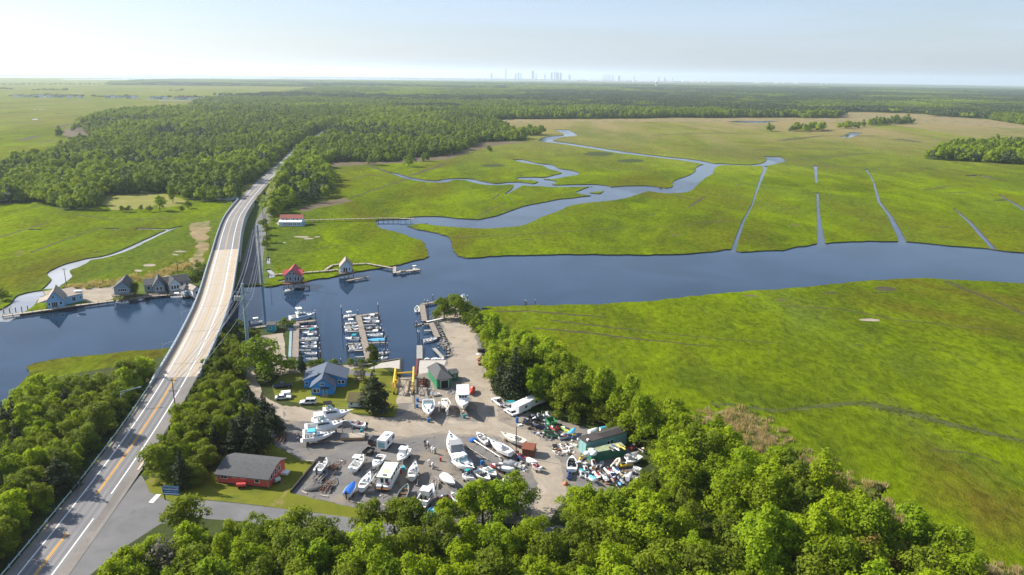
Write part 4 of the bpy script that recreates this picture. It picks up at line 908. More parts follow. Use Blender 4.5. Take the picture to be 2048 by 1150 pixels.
for s0, s1, o, sg in ((S_B1-1, S_PR1, -HW_R, -1), (S_B1-1, S_PL1, HW_L, 1), (S_PR0, S_B0+18, -HW_R, -1), (S_PL0, S_B0+14, HW_L, 1)):
    b = MB(); sweep(b, s0, s1, [(o+sg*0.50, -0.1), (o+sg*0.62, None), (o-sg*0.6, None), (o-sg*0.6, -0.1)]); b.build('retaining_wall', M_RWALL, bridge)
for s in np.arange(S_B0+26, S_B1-8, 22.0):
    b = MB(); c = road_at(s)
    d = road_at(s+1)-road_at(s-1); d.z = 0; d.normalize()
    A, B_ = road_at(s, HW_L-0.8, -1.7), road_at(s, -HW_R+0.8, -1.7)
    nn = d*0.6
    zt, zb = c.z-1.7, c.z-2.9
    b.hexa([(*(A-nn)[:2], zb), (*(B_-nn)[:2], zb), (*(B_+nn)[:2], zb), (*(A+nn)[:2], zb)], [(*(A-nn)[:2], zt), (*(B_-nn)[:2], zt), (*(B_+nn)[:2], zt), (*(A+nn)[:2], zt)])
    for t in (0.08, 0.5, 0.92):
        q = A.lerp(B_, t); b.tube((q.x, q.y, zb), (q.x, q.y, -3), 0.55, 0.55, 10)
    b.build('pier', M_PARA, bridge)
for y in (752.5, 724, 658, 610, 570, 546, 523, 508, 499.3):
    s = road_s(y); b = MB(); sweep(b, s-0.10, s+0.10, [(HW_L, 0.012), (-HW_R, 0.012)], 4, False); b.build('expansion_joint', M_DARK_J, bridge)
M_WORN = ground_mat('worn_wheel_path', [(0.3, (0.325, 0.284, 0.235)), (0.6, (0.362, 0.318, 0.264)), (0.75, (0.40, 0.352, 0.295))], 0.12, 3.0, 0.1, 0.9)
M_WORNA = ground_mat('worn_asphalt_path', [(0.3, (0.128, 0.124, 0.128)), (0.6, (0.158, 0.153, 0.155)), (0.75, (0.195, 0.188, 0.186))], 0.12, 3.0, 0.1, 0.9)
for o in (2.35, 0.95, -0.95, -2.35):
    strip('wheel_path', S_B0, S_B1, o+0.28, o-0.28, 0.010, M_WORN); strip('wheel_path', 0, S_B0, o+0.3, o-0.3, 0.010, M_WORNA)
# painted lines
def line(name, s0, s1, off, w, m): strip(name, s0, s1, off+w/2, off-w/2, 0.03, m)
line('edge_line', 0, S_END, EL, 0.24, M_WLINE)
s_gap0, s_gap1 = road_s(1049), road_s(986)
line('edge_line', 0, s_gap0, ER, 0.24, M_WLINE); line('edge_line', s_gap1, S_END, ER, 0.24, M_WLINE)
for a, b_, m in ((0, road_s(1066), M_YLINE), (road_s(999), S_B0, M_YLINE), (S_B0, S_B1, M_YFADE), (S_B1, S_END, M_YFADE)):
    for o in (0.16, -0.16): line('centre_line', a, b_, o, 0.19, m)
b = MB(); q = G((297,1004.5),(313,988.5),(322,989),(306,1006)); b.add([(x, y, 0.02) for x, y in q], [(0, 1, 2, 3)]); b.build('stop_line', M_WLINE)['kind'] = 'structure'
b = MB()
for k in range(4):
    o = -3.9-k*0.42; sweep(b, road_s(1075), road_s(960), [(o, 0.012), (o-0.12, 0.012)], 5, False)
b.build('tyre_marks', M_DARK_J)['kind'] = 'structure'
def guard_rail(s0, s1, off, sg, label, m_post):
    t = thing('guard_rail', label, 'guard rail')
    b = MB(); sweep(b, s0, s1, [(off, 0.48), (off-sg*0.05, 0.56), (off, 0.64), (off-sg*0.05, 0.72), (off, 0.80), (off+sg*0.05, 0.80), (off+sg*0.05, 0.48)]); b.build('rail', M_GALV, t)
    pm = MB().box(-0.09, 0.09, -0.09, 0.09, -0.4, 0.78).mesh('post', m_post)
    for s in np.arange(s0+0.5, s1, 3.8):
        o = bpy.data.objects.new('post', pm); link(o, t); o.location = road_at(s, off+sg*0.2)
M_CREO = plain('creosoted_timber', (0.055, 0.048, 0.042), 0.9, 0.1, var=0.3, scale=2)
guard_rail(0, S_PL0, HW_L+0.1, 1, 'blue-grey steel guard rail along the river side of the approach road', M_GALV)
guard_rail(road_s(943), S_PR0, -HW_R-0.1, -1, 'short steel guard rail with dark posts above the lawn and thicket', M_CREO)
b = MB(); sweep(b, road_s(946), road_s(921), [(-HW_R+0.5, 0.0), (-HW_R+0.5, 0.11), (-HW_R+1.0, 0.11), (-HW_R+1.0, 0.0)]); b.build('kerb', plain('pale_kerb', (0.50, 0.40, 0.28), 0.85, 0.2))['kind'] = 'structure'

# ------------------------------------------------------------------ lamps, poles, wires
def street_lamp(px, py, h, dx, dy, label, arm=2.8):
    p = P(px, py); t = thing('street_lamp', label, 'street lamp', p, math.atan2(dy, dx), 'street lamps along the road')
    b = MB(); b.tube((0, 0, -0.2), (0, 0, h), 0.13, 0.08, 8); b.build('pole', M_GALV, t)
    b = MB(); b.path([(0, 0, h-0.9), (arm*0.5, 0, h+0.05), (arm, 0, h+0.45)], 0.05); b.path([(0, 0, h-0.15), (arm*0.55, 0, h+0.35), (arm, 0, h+0.5)], 0.05); b.build('arm', M_GALV, t)
    b = MB(); b.hexa([(arm-0.1, -0.14, h+0.38), (arm+0.7, -0.1, h+0.48), (arm+0.7, 0.1, h+0.48), (arm-0.1, 0.14, h+0.38)], [(arm-0.1, -0.1, h+0.56), (arm+0.7, -0.08, h+0.58), (arm+0.7, 0.08, h+0.58), (arm-0.1, 0.1, h+0.56)]); b.build('lamp_head', M_GALV, t)
def deck_lamp(py, off, h, label, arm):
    q = road_at(road_s(py), off); n = road_at(road_s(py), 0)-q
    t = thing('street_lamp', label, 'street lamp', (q.x, q.y, q.z-0.6), math.atan2(n.y, n.x), 'street lamps along the road')
    b = MB(); b.tube((0, 0, 0), (0, 0, h), 0.12, 0.07, 8); b.build('pole', M_GALV, t)
    b = MB(); b.path([(0, 0, h-0.8), (-arm*0.5, 0, h), (-arm, 0, h+0.35)] if False else [(0, 0, h-0.8), (arm*0.5, 0, h+0.05), (arm, 0, h+0.4)], 0.05); b.build('arm', M_GALV, t)
    b = MB(); b.box(arm-0.1, arm+0.6, -0.12, 0.12, h+0.33, h+0.48); b.build('lamp_head', M_GALV, t)
street_lamp(247,829,7.0,0.93,0.36,'galvanised street lamp standing before the trees at the road edge',4.6)
def pole_px(px, py, top_y, z=0.0):
    """height that brings a post standing at (px, py) up to the row top_y"""
    p = P(px, py, z)
    lo, hi = 0.5, 60
    for _ in range(40):
        m_ = (lo+hi)/2; v = p+Vector((0, 0, m_))-Vector((0, 0, CAM_H)); y = 575-FPX*v.dot(UP)/v.dot(FWD)
        if y > top_y: lo = m_
        else: hi = m_
    return p, lo
def lamp_over(px, py_base, py_top, dx, dy, arm, label):
    p, h = pole_px(px, py_base, py_top); t = thing('street_lamp', label, 'street lamp', p, math.atan2(dy, dx), 'street lamps along the road')
    MB().tube((0, 0, -.2), (0, 0, h), 0.14, 0.07, 8).build('pole', M_GALV, t)
    MB().path([(0, 0, h-0.7), (arm*0.5, 0, h+0.1), (arm, 0, h+0.4)], 0.06).build('arm', M_GALV, t)
    MB().box(arm-0.1, arm+0.7, -0.13, 0.13, h+0.33, h+0.5).build('lamp_head', M_GALV, t)
lamp_over(329,722,686,0.9,0.3,4.2,'pale street lamp rising beyond the parapet above the marsh tongue')
lamp_over(367,662,622,0.9,0.3,3.6,'pale street lamp over the river left of the bridge deck')
lamp_over(402,566,541,0.9,0.3,3.0,'pale street lamp over the bushes left of the bridge')
lamp_over(463,412,396,0.95,0.2,4.5,'grey street lamp beside the parapet near the half-hidden house')
M_STEELPOLE = plain('weathered_steel_pole', (0.21, 0.30, 0.33), 0.6, 0.4, 0.2, var=0.2, scale=0.3)
M_INSUL = plain('grey_insulator', (0.42, 0.42, 0.40), 0.4, 0.4)
M_WOODP = plain('weathered_pole_wood', (0.115, 0.095, 0.075), 0.9, 0.1, var=0.3)
M_WIRE = plain('wire', (0.26, 0.26, 0.26), 0.5, 0.4, 0.3)
TIPS = []
def steel_pole(px, py, ty, label, arms):
    p, h = pole_px(px, py, ty); t = thing('transmission_pole', label, 'utility pole', p)
    MB().tube((0, 0, -0.5), (0, 0, h), 0.62, 0.42, 12).build('pole', M_STEELPOLE, t)
    MB().tube((0, 0, h), (0, 0, h+0.12), 0.46, 0.40, 12).build('pole_cap', M_STEELPOLE, t)
    tips = []
    for fz, w in arms:
        z = h*fz; b = MB(); b.box(-w, w, -0.10, 0.10, z-0.12, z+0.12); b.path([(-w*0.7, 0, z), (0, 0, z-1.0), (w*0.7, 0, z)], 0.05); b.build('crossarm', M_STEELPOLE, t)
        ib = MB()
        for x in (-w, -w*0.55, w*0.55, w):
            ib.tube((x, 0, z+0.1), (x, 0, z+0.55), 0.10, 0.07, 6); tips.append(p+Vector((x, 0, z+0.55)))
        ib.build('insulator', M_INSUL, t)
    return t, p, h, tips
pn, pn_p, pn_h, tn_ = steel_pole(497,703,568,'tall thick blue-grey steel pole rising from the bank by the moored marina', [(0.88, 2.6), (0.76, 2.6)])
b = MB()
for z, x in ((0.80, -1.4), (0.80, -2.2), (0.80, -3.0)): b.tube((x, 0.3, pn_h*z-0.9), (x, 0.3, pn_h*z+0.5), 0.36, 0.36, 8)
b.build('transformer', M_INSUL, pn)
pf, pf_p, pf_h, tf_ = steel_pole(524,568,450,'tall thick steel pole standing in the river edge across the water', [(0.90, 2.0), (0.80, 2.0)])
def wood_pole(px, py, ty, label, w=1.2, two=False):
    p, h = pole_px(px, py, ty); t = thing('utility_pole', label, 'utility pole', p, random.uniform(-.15, .15))
    MB().tube((0, 0, -0.4), (0, 0, h), 0.17, 0.11, 8).build('pole', M_WOODP, t)
    tips = []
    for k in range(2 if two else 1):
        z = h-0.5-k*3.2; b = MB(); b.box(-w, w, -0.06, 0.06, z-0.08, z+0.08); b.build('crossarm', M_WOODP, t)
        for x in (-w, 0, w): tips.append(p+Vector((x, 0, z+0.1)))
    return tips, p, h
wp0, *_ = wood_pole(352,826,757,'dark wooden utility pole with two crossarms in front of the approach road', 1.3, True)
wp1, *_ = wood_pole(528,456,400,'wooden utility pole beside the lane, left of the red-roofed white building', 1.5)
wp2, *_ = wood_pole(541,418,385,'wooden utility pole on the bend of the lane beyond the bridge ramp', 1.4)
wp3, *_ = wood_pole(545,388,368,'wooden utility pole at the crossing beyond the far end of the bridge', 1.3)
wp4, *_ = wood_pole(133,571,536,'leaning wooden utility pole beside the pale creek', 1.2)
wp5, *_ = wood_pole(357,553,522,'wooden utility pole behind the grey river houses', 1.2)
wp6, *_ = wood_pole(537,520,430,'slim wooden utility pole just behind the far steel pole', 1.0)
wp7, *_ = wood_pole(421,500,478,'short light pole on the dry bank left of the bridge', 0.4)
def wire(a, c, label, group, sag=1.6, n=14):
    pts = [Vector(a).lerp(Vector(c), i/n)-Vector((0, 0, sag*4*(i/n)*(1-i/n))) for i in range(n+1)]
    o = MB().path(pts, 0.055, 4).build('power_line', M_WIRE); tag(o, label, 'power line', group)
for i in (0, 1, 2, 3, 4, 7): wire(tn_[i], tf_[i], 'power line strung between the two tall steel poles', 'power lines between the steel poles', 2.2)
near_ = [road_at(road_s(905), -HW_R-1.5, 11.5)+Vector((k*0.8, 0, 0)) for k in range(6)]
for k, i in enumerate((0, 1, 2, 4, 5, 7)):
    wire(tn_[i], wp0[k], 'power line from the near steel pole to the wooden pole by the road', 'power lines above the bridge side', 1.5)
for k in range(3): wire(wp1[k], wp2[k], 'power line along the lane beyond the bridge', 'power lines along the far lane', 0.8)
for k in range(3): wire(wp2[k], wp3[k], 'power line along the lane beyond the bridge', 'power lines along the far lane', 0.6)
# ------------------------------------------------------------------ buildings
def roof_mat(name, col, var=0.25): return plain(name, col, 0.9, 0.15, var=var, scale=1.4)
M_RGREY = roof_mat('grey_shingles', (0.090, 0.090, 0.092)); M_RDARK = roof_mat('dark_shingles', (0.060, 0.062, 0.064)); M_RBLUE = roof_mat('blue_grey_shingles', (0.095, 0.115, 0.150))
M_RTAN = roof_mat('tan_shingles', (0.30, 0.25, 0.21)); M_RBROWN = roof_mat('brown_shingles', (0.19, 0.115, 0.07)); M_RRED = roof_mat('red_metal_roof', (0.42, 0.085, 0.085)); M_RBRICK = roof_mat('brick_red_shingles', (0.24, 0.085, 0.065))
M_MOSS = ground_mat('mossy_shingles', [(0.3, (0.075, 0.062, 0.03)), (0.5, (0.125, 0.105, 0.05)), (0.7, (0.175, 0.160, 0.055))], 0.5, 3.0, 0.4)
M_WBLUE = plain('bright_blue_paint', (0.035, 0.25, 0.62), 0.6, 0.3, var=0.12); M_WRED = plain('red_paint', (0.60, 0.085, 0.060), 0.65, 0.3, var=0.12); M_WGREEN = plain('green_paint', (0.025, 0.17, 0.075), 0.6, 0.3, var=0.15)
M_WTEAL = plain('turquoise_paint', (0.03, 0.33, 0.42), 0.6, 0.3, var=0.12); M_WPALE = plain('pale_teal_metal', (0.20, 0.37, 0.36), 0.5, 0.4, var=0.12); M_WSKY = plain('sky_blue_siding', (0.20, 0.42, 0.62), 0.6, 0.3, var=0.1)
M_WGREY = plain('grey_siding', (0.24, 0.30, 0.335), 0.7, 0.25, var=0.12); M_WWHITE = plain('white_siding', (0.72, 0.73, 0.72), 0.6, 0.3, var=0.08); M_WICE = plain('pale_blue_siding', (0.50, 0.60, 0.66), 0.6, 0.3, var=0.1)
M_TRIM = plain('white_trim', (0.76, 0.76, 0.74), 0.5, 0.3, var=0.06); M_TIMBER = plain('weathered_timber', (0.185, 0.155, 0.125), 0.9, 0.1, var=0.3, scale=1.5); M_PALEWOOD = plain('pale_timber', (0.36, 0.31, 0.25), 0.9, 0.1, var=0.25, scale=1.5)
M_BROWNWOOD = plain('brown_timber', (0.155, 0.075, 0.040), 0.8, 0.15, var=0.3, scale=1.5); M_INNER = plain('shaded_interior', (0.02, 0.02, 0.022), 0.9, 0.1)
def glass():
    m, nt, b = mat('window_glass', 0.08, 0.6); b.inputs['Base Color'].default_value = (0.018, 0.024, 0.030, 1); return m
M_GLASS = glass()
class House:
    """a building laid out from its two front corners on the ground (or deck); local x runs along the front, y goes back"""
    def __init__(s, name, label, a, b, depth, z=0.0, cat='house', group=None):
        A, B = P(a[0], a[1], z), P(b[0], b[1], z); s.W = (B-A).length; s.D = depth
        d = B-A; s.t = thing(name, label, cat, (A.x, A.y, z), math.atan2(d.y, d.x), group); s.nw = 0
    def walls(s, m, h, x0=0, x1=None, y0=0, y1=None, z0=0.0, name='wall'):
        x1 = s.W if x1 is None else x1; y1 = s.D if y1 is None else y1
        b = MB(); b.box(x0, x1, y0, y1, z0-0.2 if z0 == 0 else z0, h); return b.build(name, m, s.t)
    def gable(s, m, mw, h, rise, along='x', x0=0, x1=None, y0=0, y1=None, oh=0.35, th=0.16, peak=0.5, name='roof'):
        x1 = s.W if x1 is None else x1; y1 = s.D if y1 is None else y1
        b = MB(); g = MB()
        if along == 'x':
            ym = y0+(y1-y0)*peak; k0 = rise/(ym-y0); k1 = rise/(y1-ym)
            P0 = [(y0-oh, h-oh*k0), (ym, h+rise), (y1+oh, h-oh*k1)]
            b.prism([P0[0], P0[1], P0[2], (P0[2][0], P0[2][1]+th), (ym, h+rise+th), (P0[0][0], P0[0][1]+th)], x0-oh, x1+oh, 'x')
            g.prism([(y0+.02, h), (y1-.02, h), (ym, h+rise-.01)], x0+.01, x1-.01, 'x')
        else:
            xm = x0+(x1-x0)*peak; k0 = rise/(xm-x0); k1 = rise/(x1-xm)
            P0 = [(x0-oh, h-oh*k0), (xm, h+rise), (x1+oh, h-oh*k1)]
            b.prism([P0[0], P0[1], P0[2], (P0[2][0], P0[2][1]+th), (xm, h+rise+th), (P0[0][0], P0[0][1]+th)], y0-oh, y1+oh, 'y')
            g.prism([(x0+.02, h), (x1-.02, h), (xm, h+rise-.01)], y0+.01, y1-.01, 'y')
        g.build('gable', mw, s.t); return b.build(name, m, s.t)
    def hip(s, m, h, rise, inset, x0=0, x1=None, y0=0, y1=None, oh=0.35):
        x1 = s.W if x1 is None else x1; y1 = s.D if y1 is None else y1; x0 -= oh; x1 += oh; y0 -= oh; y1 += oh; xm = (x0+x1)/2
        b = MB(); b.add([(x0,y0,h),(x1,y0,h),(x1,y1,h),(x0,y1,h),(x0,y0,h+.15),(x1,y0,h+.15),(x1,y1,h+.15),(x0,y1,h+.15),(xm,y0+inset,h+rise),(xm,y1-inset*0.4,h+rise)],
              [(3,2,1,0),(0,1,5,4),(1,2,6,5),(2,3,7,6),(3,0,4,7),(4,5,8),(5,6,9,8),(6,7,9),(7,4,8,9)])
        return b.build('roof', m, s.t)
    def flat(s, m, h, x0=0, x1=None, y0=0, y1=None, oh=0.2, th=0.18, slope=0.0, name='roof'):
        x1 = s.W if x1 is None else x1; y1 = s.D if y1 is None else y1
        b = MB(); b.hexa([(x0-oh,y0-oh,h),(x1+oh,y0-oh,h),(x1+oh,y1+oh,h+slope),(x0-oh,y1+oh,h+slope)],[(x0-oh,y0-oh,h+th),(x1+oh,y0-oh,h+th),(x1+oh,y1+oh,h+th+slope),(x0-oh,y1+oh,h+th+slope)])
        return b.build(name, m, s.t)
    def win(s, x, z, w, h, face='front', frame=None, y=0.0, name='window', pane=None, mull=1):
        """x is measured along the wall seen from outside; each window has its own frame and pane"""
        f = MB(); fw = 0.10; o = 0.05
        f.box(-w/2-fw, w/2+fw, -o, 0.02, -h/2-fw, -h/2); f.box(-w/2-fw, w/2+fw, -o, 0.02, h/2, h/2+fw); f.box(-w/2-fw, -w/2, -o, 0.02, -h/2, h/2); f.box(w/2, w/2+fw, -o, 0.02, -h/2, h/2)
        for k in range(1, mull): xx = -w/2+w*k/mull; f.box(xx-0.03, xx+0.03, -o, 0.02, -h/2, h/2)
        fo = f.build(name, frame or M_TRIM, s.t)
        p = MB().box(-w/2, w/2, -0.025, 0.01, -h/2, h/2).build('pane' if name == 'window' else 'door_leaf', pane or M_GLASS, fo)
        if face == 'front': fo.location = (x, y, z)
        elif face == 'right': fo.location = (s.W if y == 0 else y, x, z); fo.rotation_euler = (0, 0, math.pi/2)
        elif face == 'left': fo.location = (y, x, z); fo.rotation_euler = (0, 0, -math.pi/2)
        return fo
    def box(s, name, m, *a): return MB().box(*a).build(name, m, s.t)
    def deck(s, x0, x1, y0, y1, z=0.0, m=None, rail=True, posts=True):
        MB().box(x0, x1, y0, y1, z-0.22, z).build('deck', m or M_TIMBER, s.t)
        if posts:
            b = MB()
            for x in np.linspace(x0+.3, x1-.3, max(2, int((x1-x0)/2.2)+1)):
                for y in np.linspace(y0+.3, y1-.3, max(2, int((y1-y0)/3)+1)): b.tube((x, y, -4), (x, y, z-0.2), 0.14, 0.14, 6)
            b.build('stilts', m or M_TIMBER, s.t)['kind'] = 'stuff'
        if rail:
            b = MB()
            for x in np.linspace(x0, x1, max(2, int((x1-x0)/1.5)+1)): b.box(x-.05, x+.05, y0, y0+.1, z, z+1)
            b.box(x0, x1, y0, y0+.08, z+0.95, z+1.05); b.box(x0, x1, y0, y0+.05, z+0.5, z+0.56)
            b.build('railing', m or M_TIMBER, s.t)

h = House('blue_house', 'bright blue house with grey cross-gabled roof on the lawn by the basin', (609,776), (692,773), 7.5)
cx = h.W*0.5
h.walls(M_WBLUE, 2.7); h.gable(M_RBLUE, M_WBLUE, 2.7, 2.3, 'y', oh=0.5)
fx0, fx1 = cx-3.35, cx+3.25
h.walls(M_WBLUE, 2.6, fx0, fx1, -5.4, 0.0, name='wing_wall'); h.gable(M_RBLUE, M_WBLUE, 2.6, 2.45, 'y', fx0, fx1, -5.4, 3.5, 0.4, 0.2, name='wing_roof')
for x, z, w_, hh in ((0.75,1.5,0.8,0.9),(h.W-0.8,1.6,0.8,0.9),(h.W-1.9,1.6,0.7,0.9)): h.win(x, z, w_, hh, 'front')
h.win(fx0+1.0, 1.3, 0.9, 1.1, 'front', y=-5.4); h.win(fx0+2.0, 1.3, 0.55, 1.1, 'front', y=-5.4); h.win(cx-0.1, 3.3, 1.1, 0.7, 'front', y=-5.4, mull=2)
h.win(-2.0, 1.3, 0.9, 1.1, 'right', y=fx1); h.win(-4.2, 1.3, 0.8, 1.1, 'right', y=fx1)
h.win(cx+0.6, 1.05, 0.95, 2.1, 'front', y=-5.4, name='door', pane=M_WTEAL)
h.box('porch_roof', M_RDARK, cx-0.6, cx+2.0, -6.9, -5.42, 2.25, 2.4); h.box('porch_post', M_WBLUE, cx-0.55, cx-0.4, -6.85, -6.7, 0, 2.25); h.box('porch_post', M_WBLUE, cx+1.8, cx+1.95, -6.85, -6.7, 0, 2.25)
h.box('step', M_PALEWOOD, cx-0.3, cx+1.6, -6.9, -5.45, -0.1, 0.25)
h.box('chimney', M_RDARK, cx-2.0, cx-1.5, -0.2, 0.3, 3.2, 4.7)
h.win(3, 1.5, 0.9, 1.0, 'right'); h.win(3, 1.5, 0.9, 1.0, 'left')

h = House('red_house', 'long red house with a grey barn-shaped roof beside the road bridge approach', (436,965), (537,976), 8.4)
h.walls(M_WRED, 2.42)
pr = [(-0.5,2.2),(0.6,2.72),(3.6,3.75),(5.6,3.88),(8.9,2.75)]
b = MB(); b.prism(pr+[(y, z+0.18) for y, z in pr[::-1]], -0.5, h.W+0.5, 'x'); b.build('roof', M_RGREY, h.t)
b = MB(); b.prism([(0.02,2.42),(8.38,2.42),(8.38,2.9),(5.6,3.86),(3.6,3.73),(0.6,2.70),(0.02,2.5)], 0.01, h.W-0.01, 'x'); b.build('gable', M_WRED, h.t)
h.box('fascia', M_PALEWOOD, -0.45, h.W+0.45, -0.46, -0.40, 2.10, 2.27)
h.box('skirting', M_RDARK, 0.15, h.W-0.15, -0.04, 0.0, -0.2, 0.22)
h.win(1.65, 1.75, 1.5, 0.85, 'front', mull=2); h.win(h.W-2.7, 1.65, 1.0, 1.05, 'front')
for x in (4.3, 6.4): h.win(x, 1.95, 0.9, 0.35, 'front')
for y in (1.7, 3.7, 5.6): h.win(y, 2.1, 0.9, 1.35, 'right')
h.box('corner_board', M_PALEWOOD, h.W-0.02, h.W+0.06, -0.06, 0.10, 0, 2.3); h.box('corner_board', M_PALEWOOD, -0.06, 0.08, -0.06, 0.0, 0, 2.3)
h.box('rear_step', M_TRIM, h.W+0.02, h.W+1.6, 6.0, 7.6, 0, 0.5)
def lay_tank(px, py, L, r, m, label, rz, name='fuel_tank'):
    p = P(px, py); t = thing(name, label, 'fuel tank', p, rz)
    MB().tube((-L/2, 0, r+.35), (L/2, 0, r+.35), r, r, 14).build('tank', m, t)
    for x in (-L*.3, L*.3): MB().box(x-.08, x+.08, -r*.7, r*.7, 0, .5).build('leg', M_CREO, t)
lay_tank(483,976,2.1,0.5,plain('red_tank_paint',(0.55,0.07,0.06),0.4,0.4),'red fuel oil tank lying along the front wall of the red house',0.1)
lay_tank(555,966,1.3,0.55,plain('grey_tank_paint',(0.45,0.46,0.46),0.4,0.4),'grey tank at the gable end of the red house',0.9)

h = House('green_shed', 'green workshop with grey hipped roof and an open garage door beside the ramp', (874,778), (903.5,774), 10.5, cat='shed')
h.walls(M_WGREEN, 2.9); h.hip(M_RGREY, 2.9, 2.1, 4.2); gx = h.W*0.52
h.win(gx, 1.25, 2.3, 2.5, 'front', M_TRIM, name='garage_door', pane=M_INNER)  # dark panel paints the shade of the open doorway onto the closed wall
h.box('header_board', M_PALEWOOD, gx-1.5, gx+1.5, -0.08, -0.03, 2.62, 2.88); h.win(5, 1.6, 0.9, 0.9, 'right')
h.box('corner_board', plain('light_green_paint',(0.12,0.36,0.20),0.6,0.3), -0.05, 0.14, -0.05, -0.01, 0, 2.85)
h = House('green_outhouse', 'small green outhouse with a flat-pitched roof beside the green workshop', (905,762), (916.5,760), 3.6, cat='shed')
h.walls(M_WGREEN, 2.4); h.gable(M_RGREY, M_WGREEN, 2.4, 0.6, 'x', oh=.25); h.win(h.W*.45, 1.5, .45, .6, 'front'); h.win(1.8, 1.5, .5, .6, 'right')
h = House('mossy_shed', 'low white shed with a mossy brown roof under the tall cedar', (696.5,815), (729,816), 5.0, cat='shed')
h.walls(M_WICE, 2.0); h.gable(M_MOSS, M_WICE, 2.0, 1.5, 'x', oh=.35); h.win(1.0, 1.2, .6, .7, 'front'); h.box('sill_beam', M_CREO, -.05, h.W+.05, -.08, -.02, -.1, .25)
h = House('picnic_shelter', 'open picnic shelter with grey roof beyond the blue house', (709,764), (728,764), 3.4, cat='shelter')
h.gable(M_RGREY, M_TIMBER, 2.3, .5, 'x', oh=.3)
for x in (.1, h.W-.25):
    for y in (.1, 3.2): h.box('post', M_TIMBER, x, x+.15, y, y+.15, 0, 2.35)
h.box('table_top', M_PALEWOOD, .6, h.W-.6, 1.2, 2.1, .7, .78); h.box('bench', M_PALEWOOD, .6, h.W-.6, .6, .9, .4, .46); h.box('table_leg', M_TIMBER, .9, 1.05, .7, 2.0, 0, .7)
h = House('turquoise_hut', 'small turquoise hut with white window at the west dock', (533.5,664), (550.5,663.5), 3.0, cat='hut')
h.walls(M_WTEAL, 2.5); h.flat(M_RGREY, 2.5, slope=.35); h.win(h.W*.45, 1.5, .8, .8, 'front'); h.win(1.5, 1.1, .8, 2.0, 'right', name='door', pane=M_TRIM)
# river houses on stilts
h = House('stilt_house', 'dark wooden house on stilts with bright red metal roof at the river edge', (570,565), (599,564.5), 9.0, 2.2)
h.walls(M_WGREY, 3.1, z0=0.01); h.gable(M_RRED, M_WGREY, 3.1, 2.9, 'y', oh=.6); h.gable(M_RRED, M_WGREY, 3.0, 1.5, 'x', -.8, h.W+.8, 2.5, 7.0, .5, name='dormer_roof')
h.deck(-.8, h.W+.8, -2.6, h.D, 0, M_BROWNWOOD)
for x in (1.0, 2.4, 4.6, 5.9): h.win(x, 1.6, .75, 1.7, 'front')
h.win(h.W/2-.7, 4.0, .8, 1.0, 'front'); h.win(h.W/2+.7, 4.0, .8, 1.0, 'front')
h.deck(h.W+.8, h.W+4.6, -2.6, -.6, -1.4, M_TIMBER, rail=False)
h.box('table_parasol', M_RRED, h.W+2.6, h.W+4.2, -2.2, -1.0, .3, .42); h.box('parasol_post', M_TIMBER, h.W+3.35, h.W+3.45, -1.65, -1.55, -1.4, .3)
h = House('stilt_cottage', 'small white cottage on stilts with tan gable roof and side boardwalk', (681,545), (704,544), 6.5, 2.0)
h.walls(M_WICE, 2.9, z0=0.01); h.gable(M_RTAN, M_WICE, 2.9, 3.0, 'y', oh=.5); h.deck(-.9, h.W+.9, -2.0, h.D, 0, M_TIMBER)
h.win(h.W*.35, 1.2, .9, 2.0, 'front', name='door', pane=M_GLASS); h.win(h.W*.52, 1.2, .9, 2.0, 'front', name='door', pane=M_GLASS); h.win(h.W*.8, 1.6, .6, 1.2, 'front'); h.win(3, 1.7, .9, 1.1, 'right')
h = House('red_roofed_hall', 'long white building with brick-red roof and lean-to front beside the far lane', (558,452.5), (603,452.5), 7.0, cat='building')
h.walls(M_WWHITE, 4.3, y0=3.0); h.gable(M_RBRICK, M_WWHITE, 4.3, 1.7, 'x', y0=3.0, y1=10.5, oh=.3)
h.walls(M_WICE, 2.5, y1=3.0, name='lean_to_wall'); h.flat(M_TRIM, 2.5, y0=-.1, y1=2.8, slope=.9, name='lean_to_roof')
for x in (3.4, 4.4, 5.6, 6.6, 7.6, 9.2, 10.2, 11.6, 12.6): h.win(x, 1.4, .6, 1.0, 'front')
for x in (2.2, 4.2, 8.4, 10.8): h.win(x, 3.85, .7, .6, 'front', y=3.0)
h.walls(M_WSKY, 2.6, h.W+.02, h.W+1.2, 0.5, 5, name='side_porch')
# river houses left of the bridge
h = House('waterside_house', 'sky-blue gabled house with grey roof and long flat annex on the left river wall', (95,617), (129,613.5), 9.5, 0.3)
h.walls(M_WSKY, 3.0); h.gable(M_RTAN, M_WSKY, 3.0, 3.9, 'y', oh=.5); h.gable(M_RTAN, M_WSKY, 2.3, 1.8, 'y', -3.0, 3.0, 1.0, 8.5, .3, peak=.98, name='lean_to_roof')
h.win(h.W*.45, 1.3, 2.0, 2.0, 'front', mull=3, name='door', pane=M_GLASS); h.win(h.W*.14, 1.6, .7, 1.1, 'front'); h.win(h.W*.82, 1.7, .8, 1.2, 'front'); h.win(h.W*.42, 4.3, .7, .9, 'front')
h = House('flat_roofed_annex', 'sky-blue annex with a low tan roof joined to the gabled waterside house', (130,609), (167,600.5), 8.0, 0.3, cat='annex')
h.walls(M_WSKY, 2.9); h.flat(M_RTAN, 2.9, slope=1.2, oh=.3); h.win(h.W*.5, 1.5, 1.3, 1.7, 'front', mull=2); h.win(h.W*.85, 1.5, .7, .9, 'front')
lay = thing('roof_tank', 'white rounded tank on the low roof of the blue annex', 'tank', tuple(P(157,584,4.3))); MB().ellipsoid((0,0,.3),(2.0,.8,.6),12,6).build('tank_body', M_TRIM, lay); MB().box(-1.2,1.2,-.3,.3,-.3,.1).build('cradle', M_TIMBER, lay)
h = House('grey_boathouse', 'tall grey house with dark gabled roof over an open river porch', (229,589), (259,587), 10, 2.6)
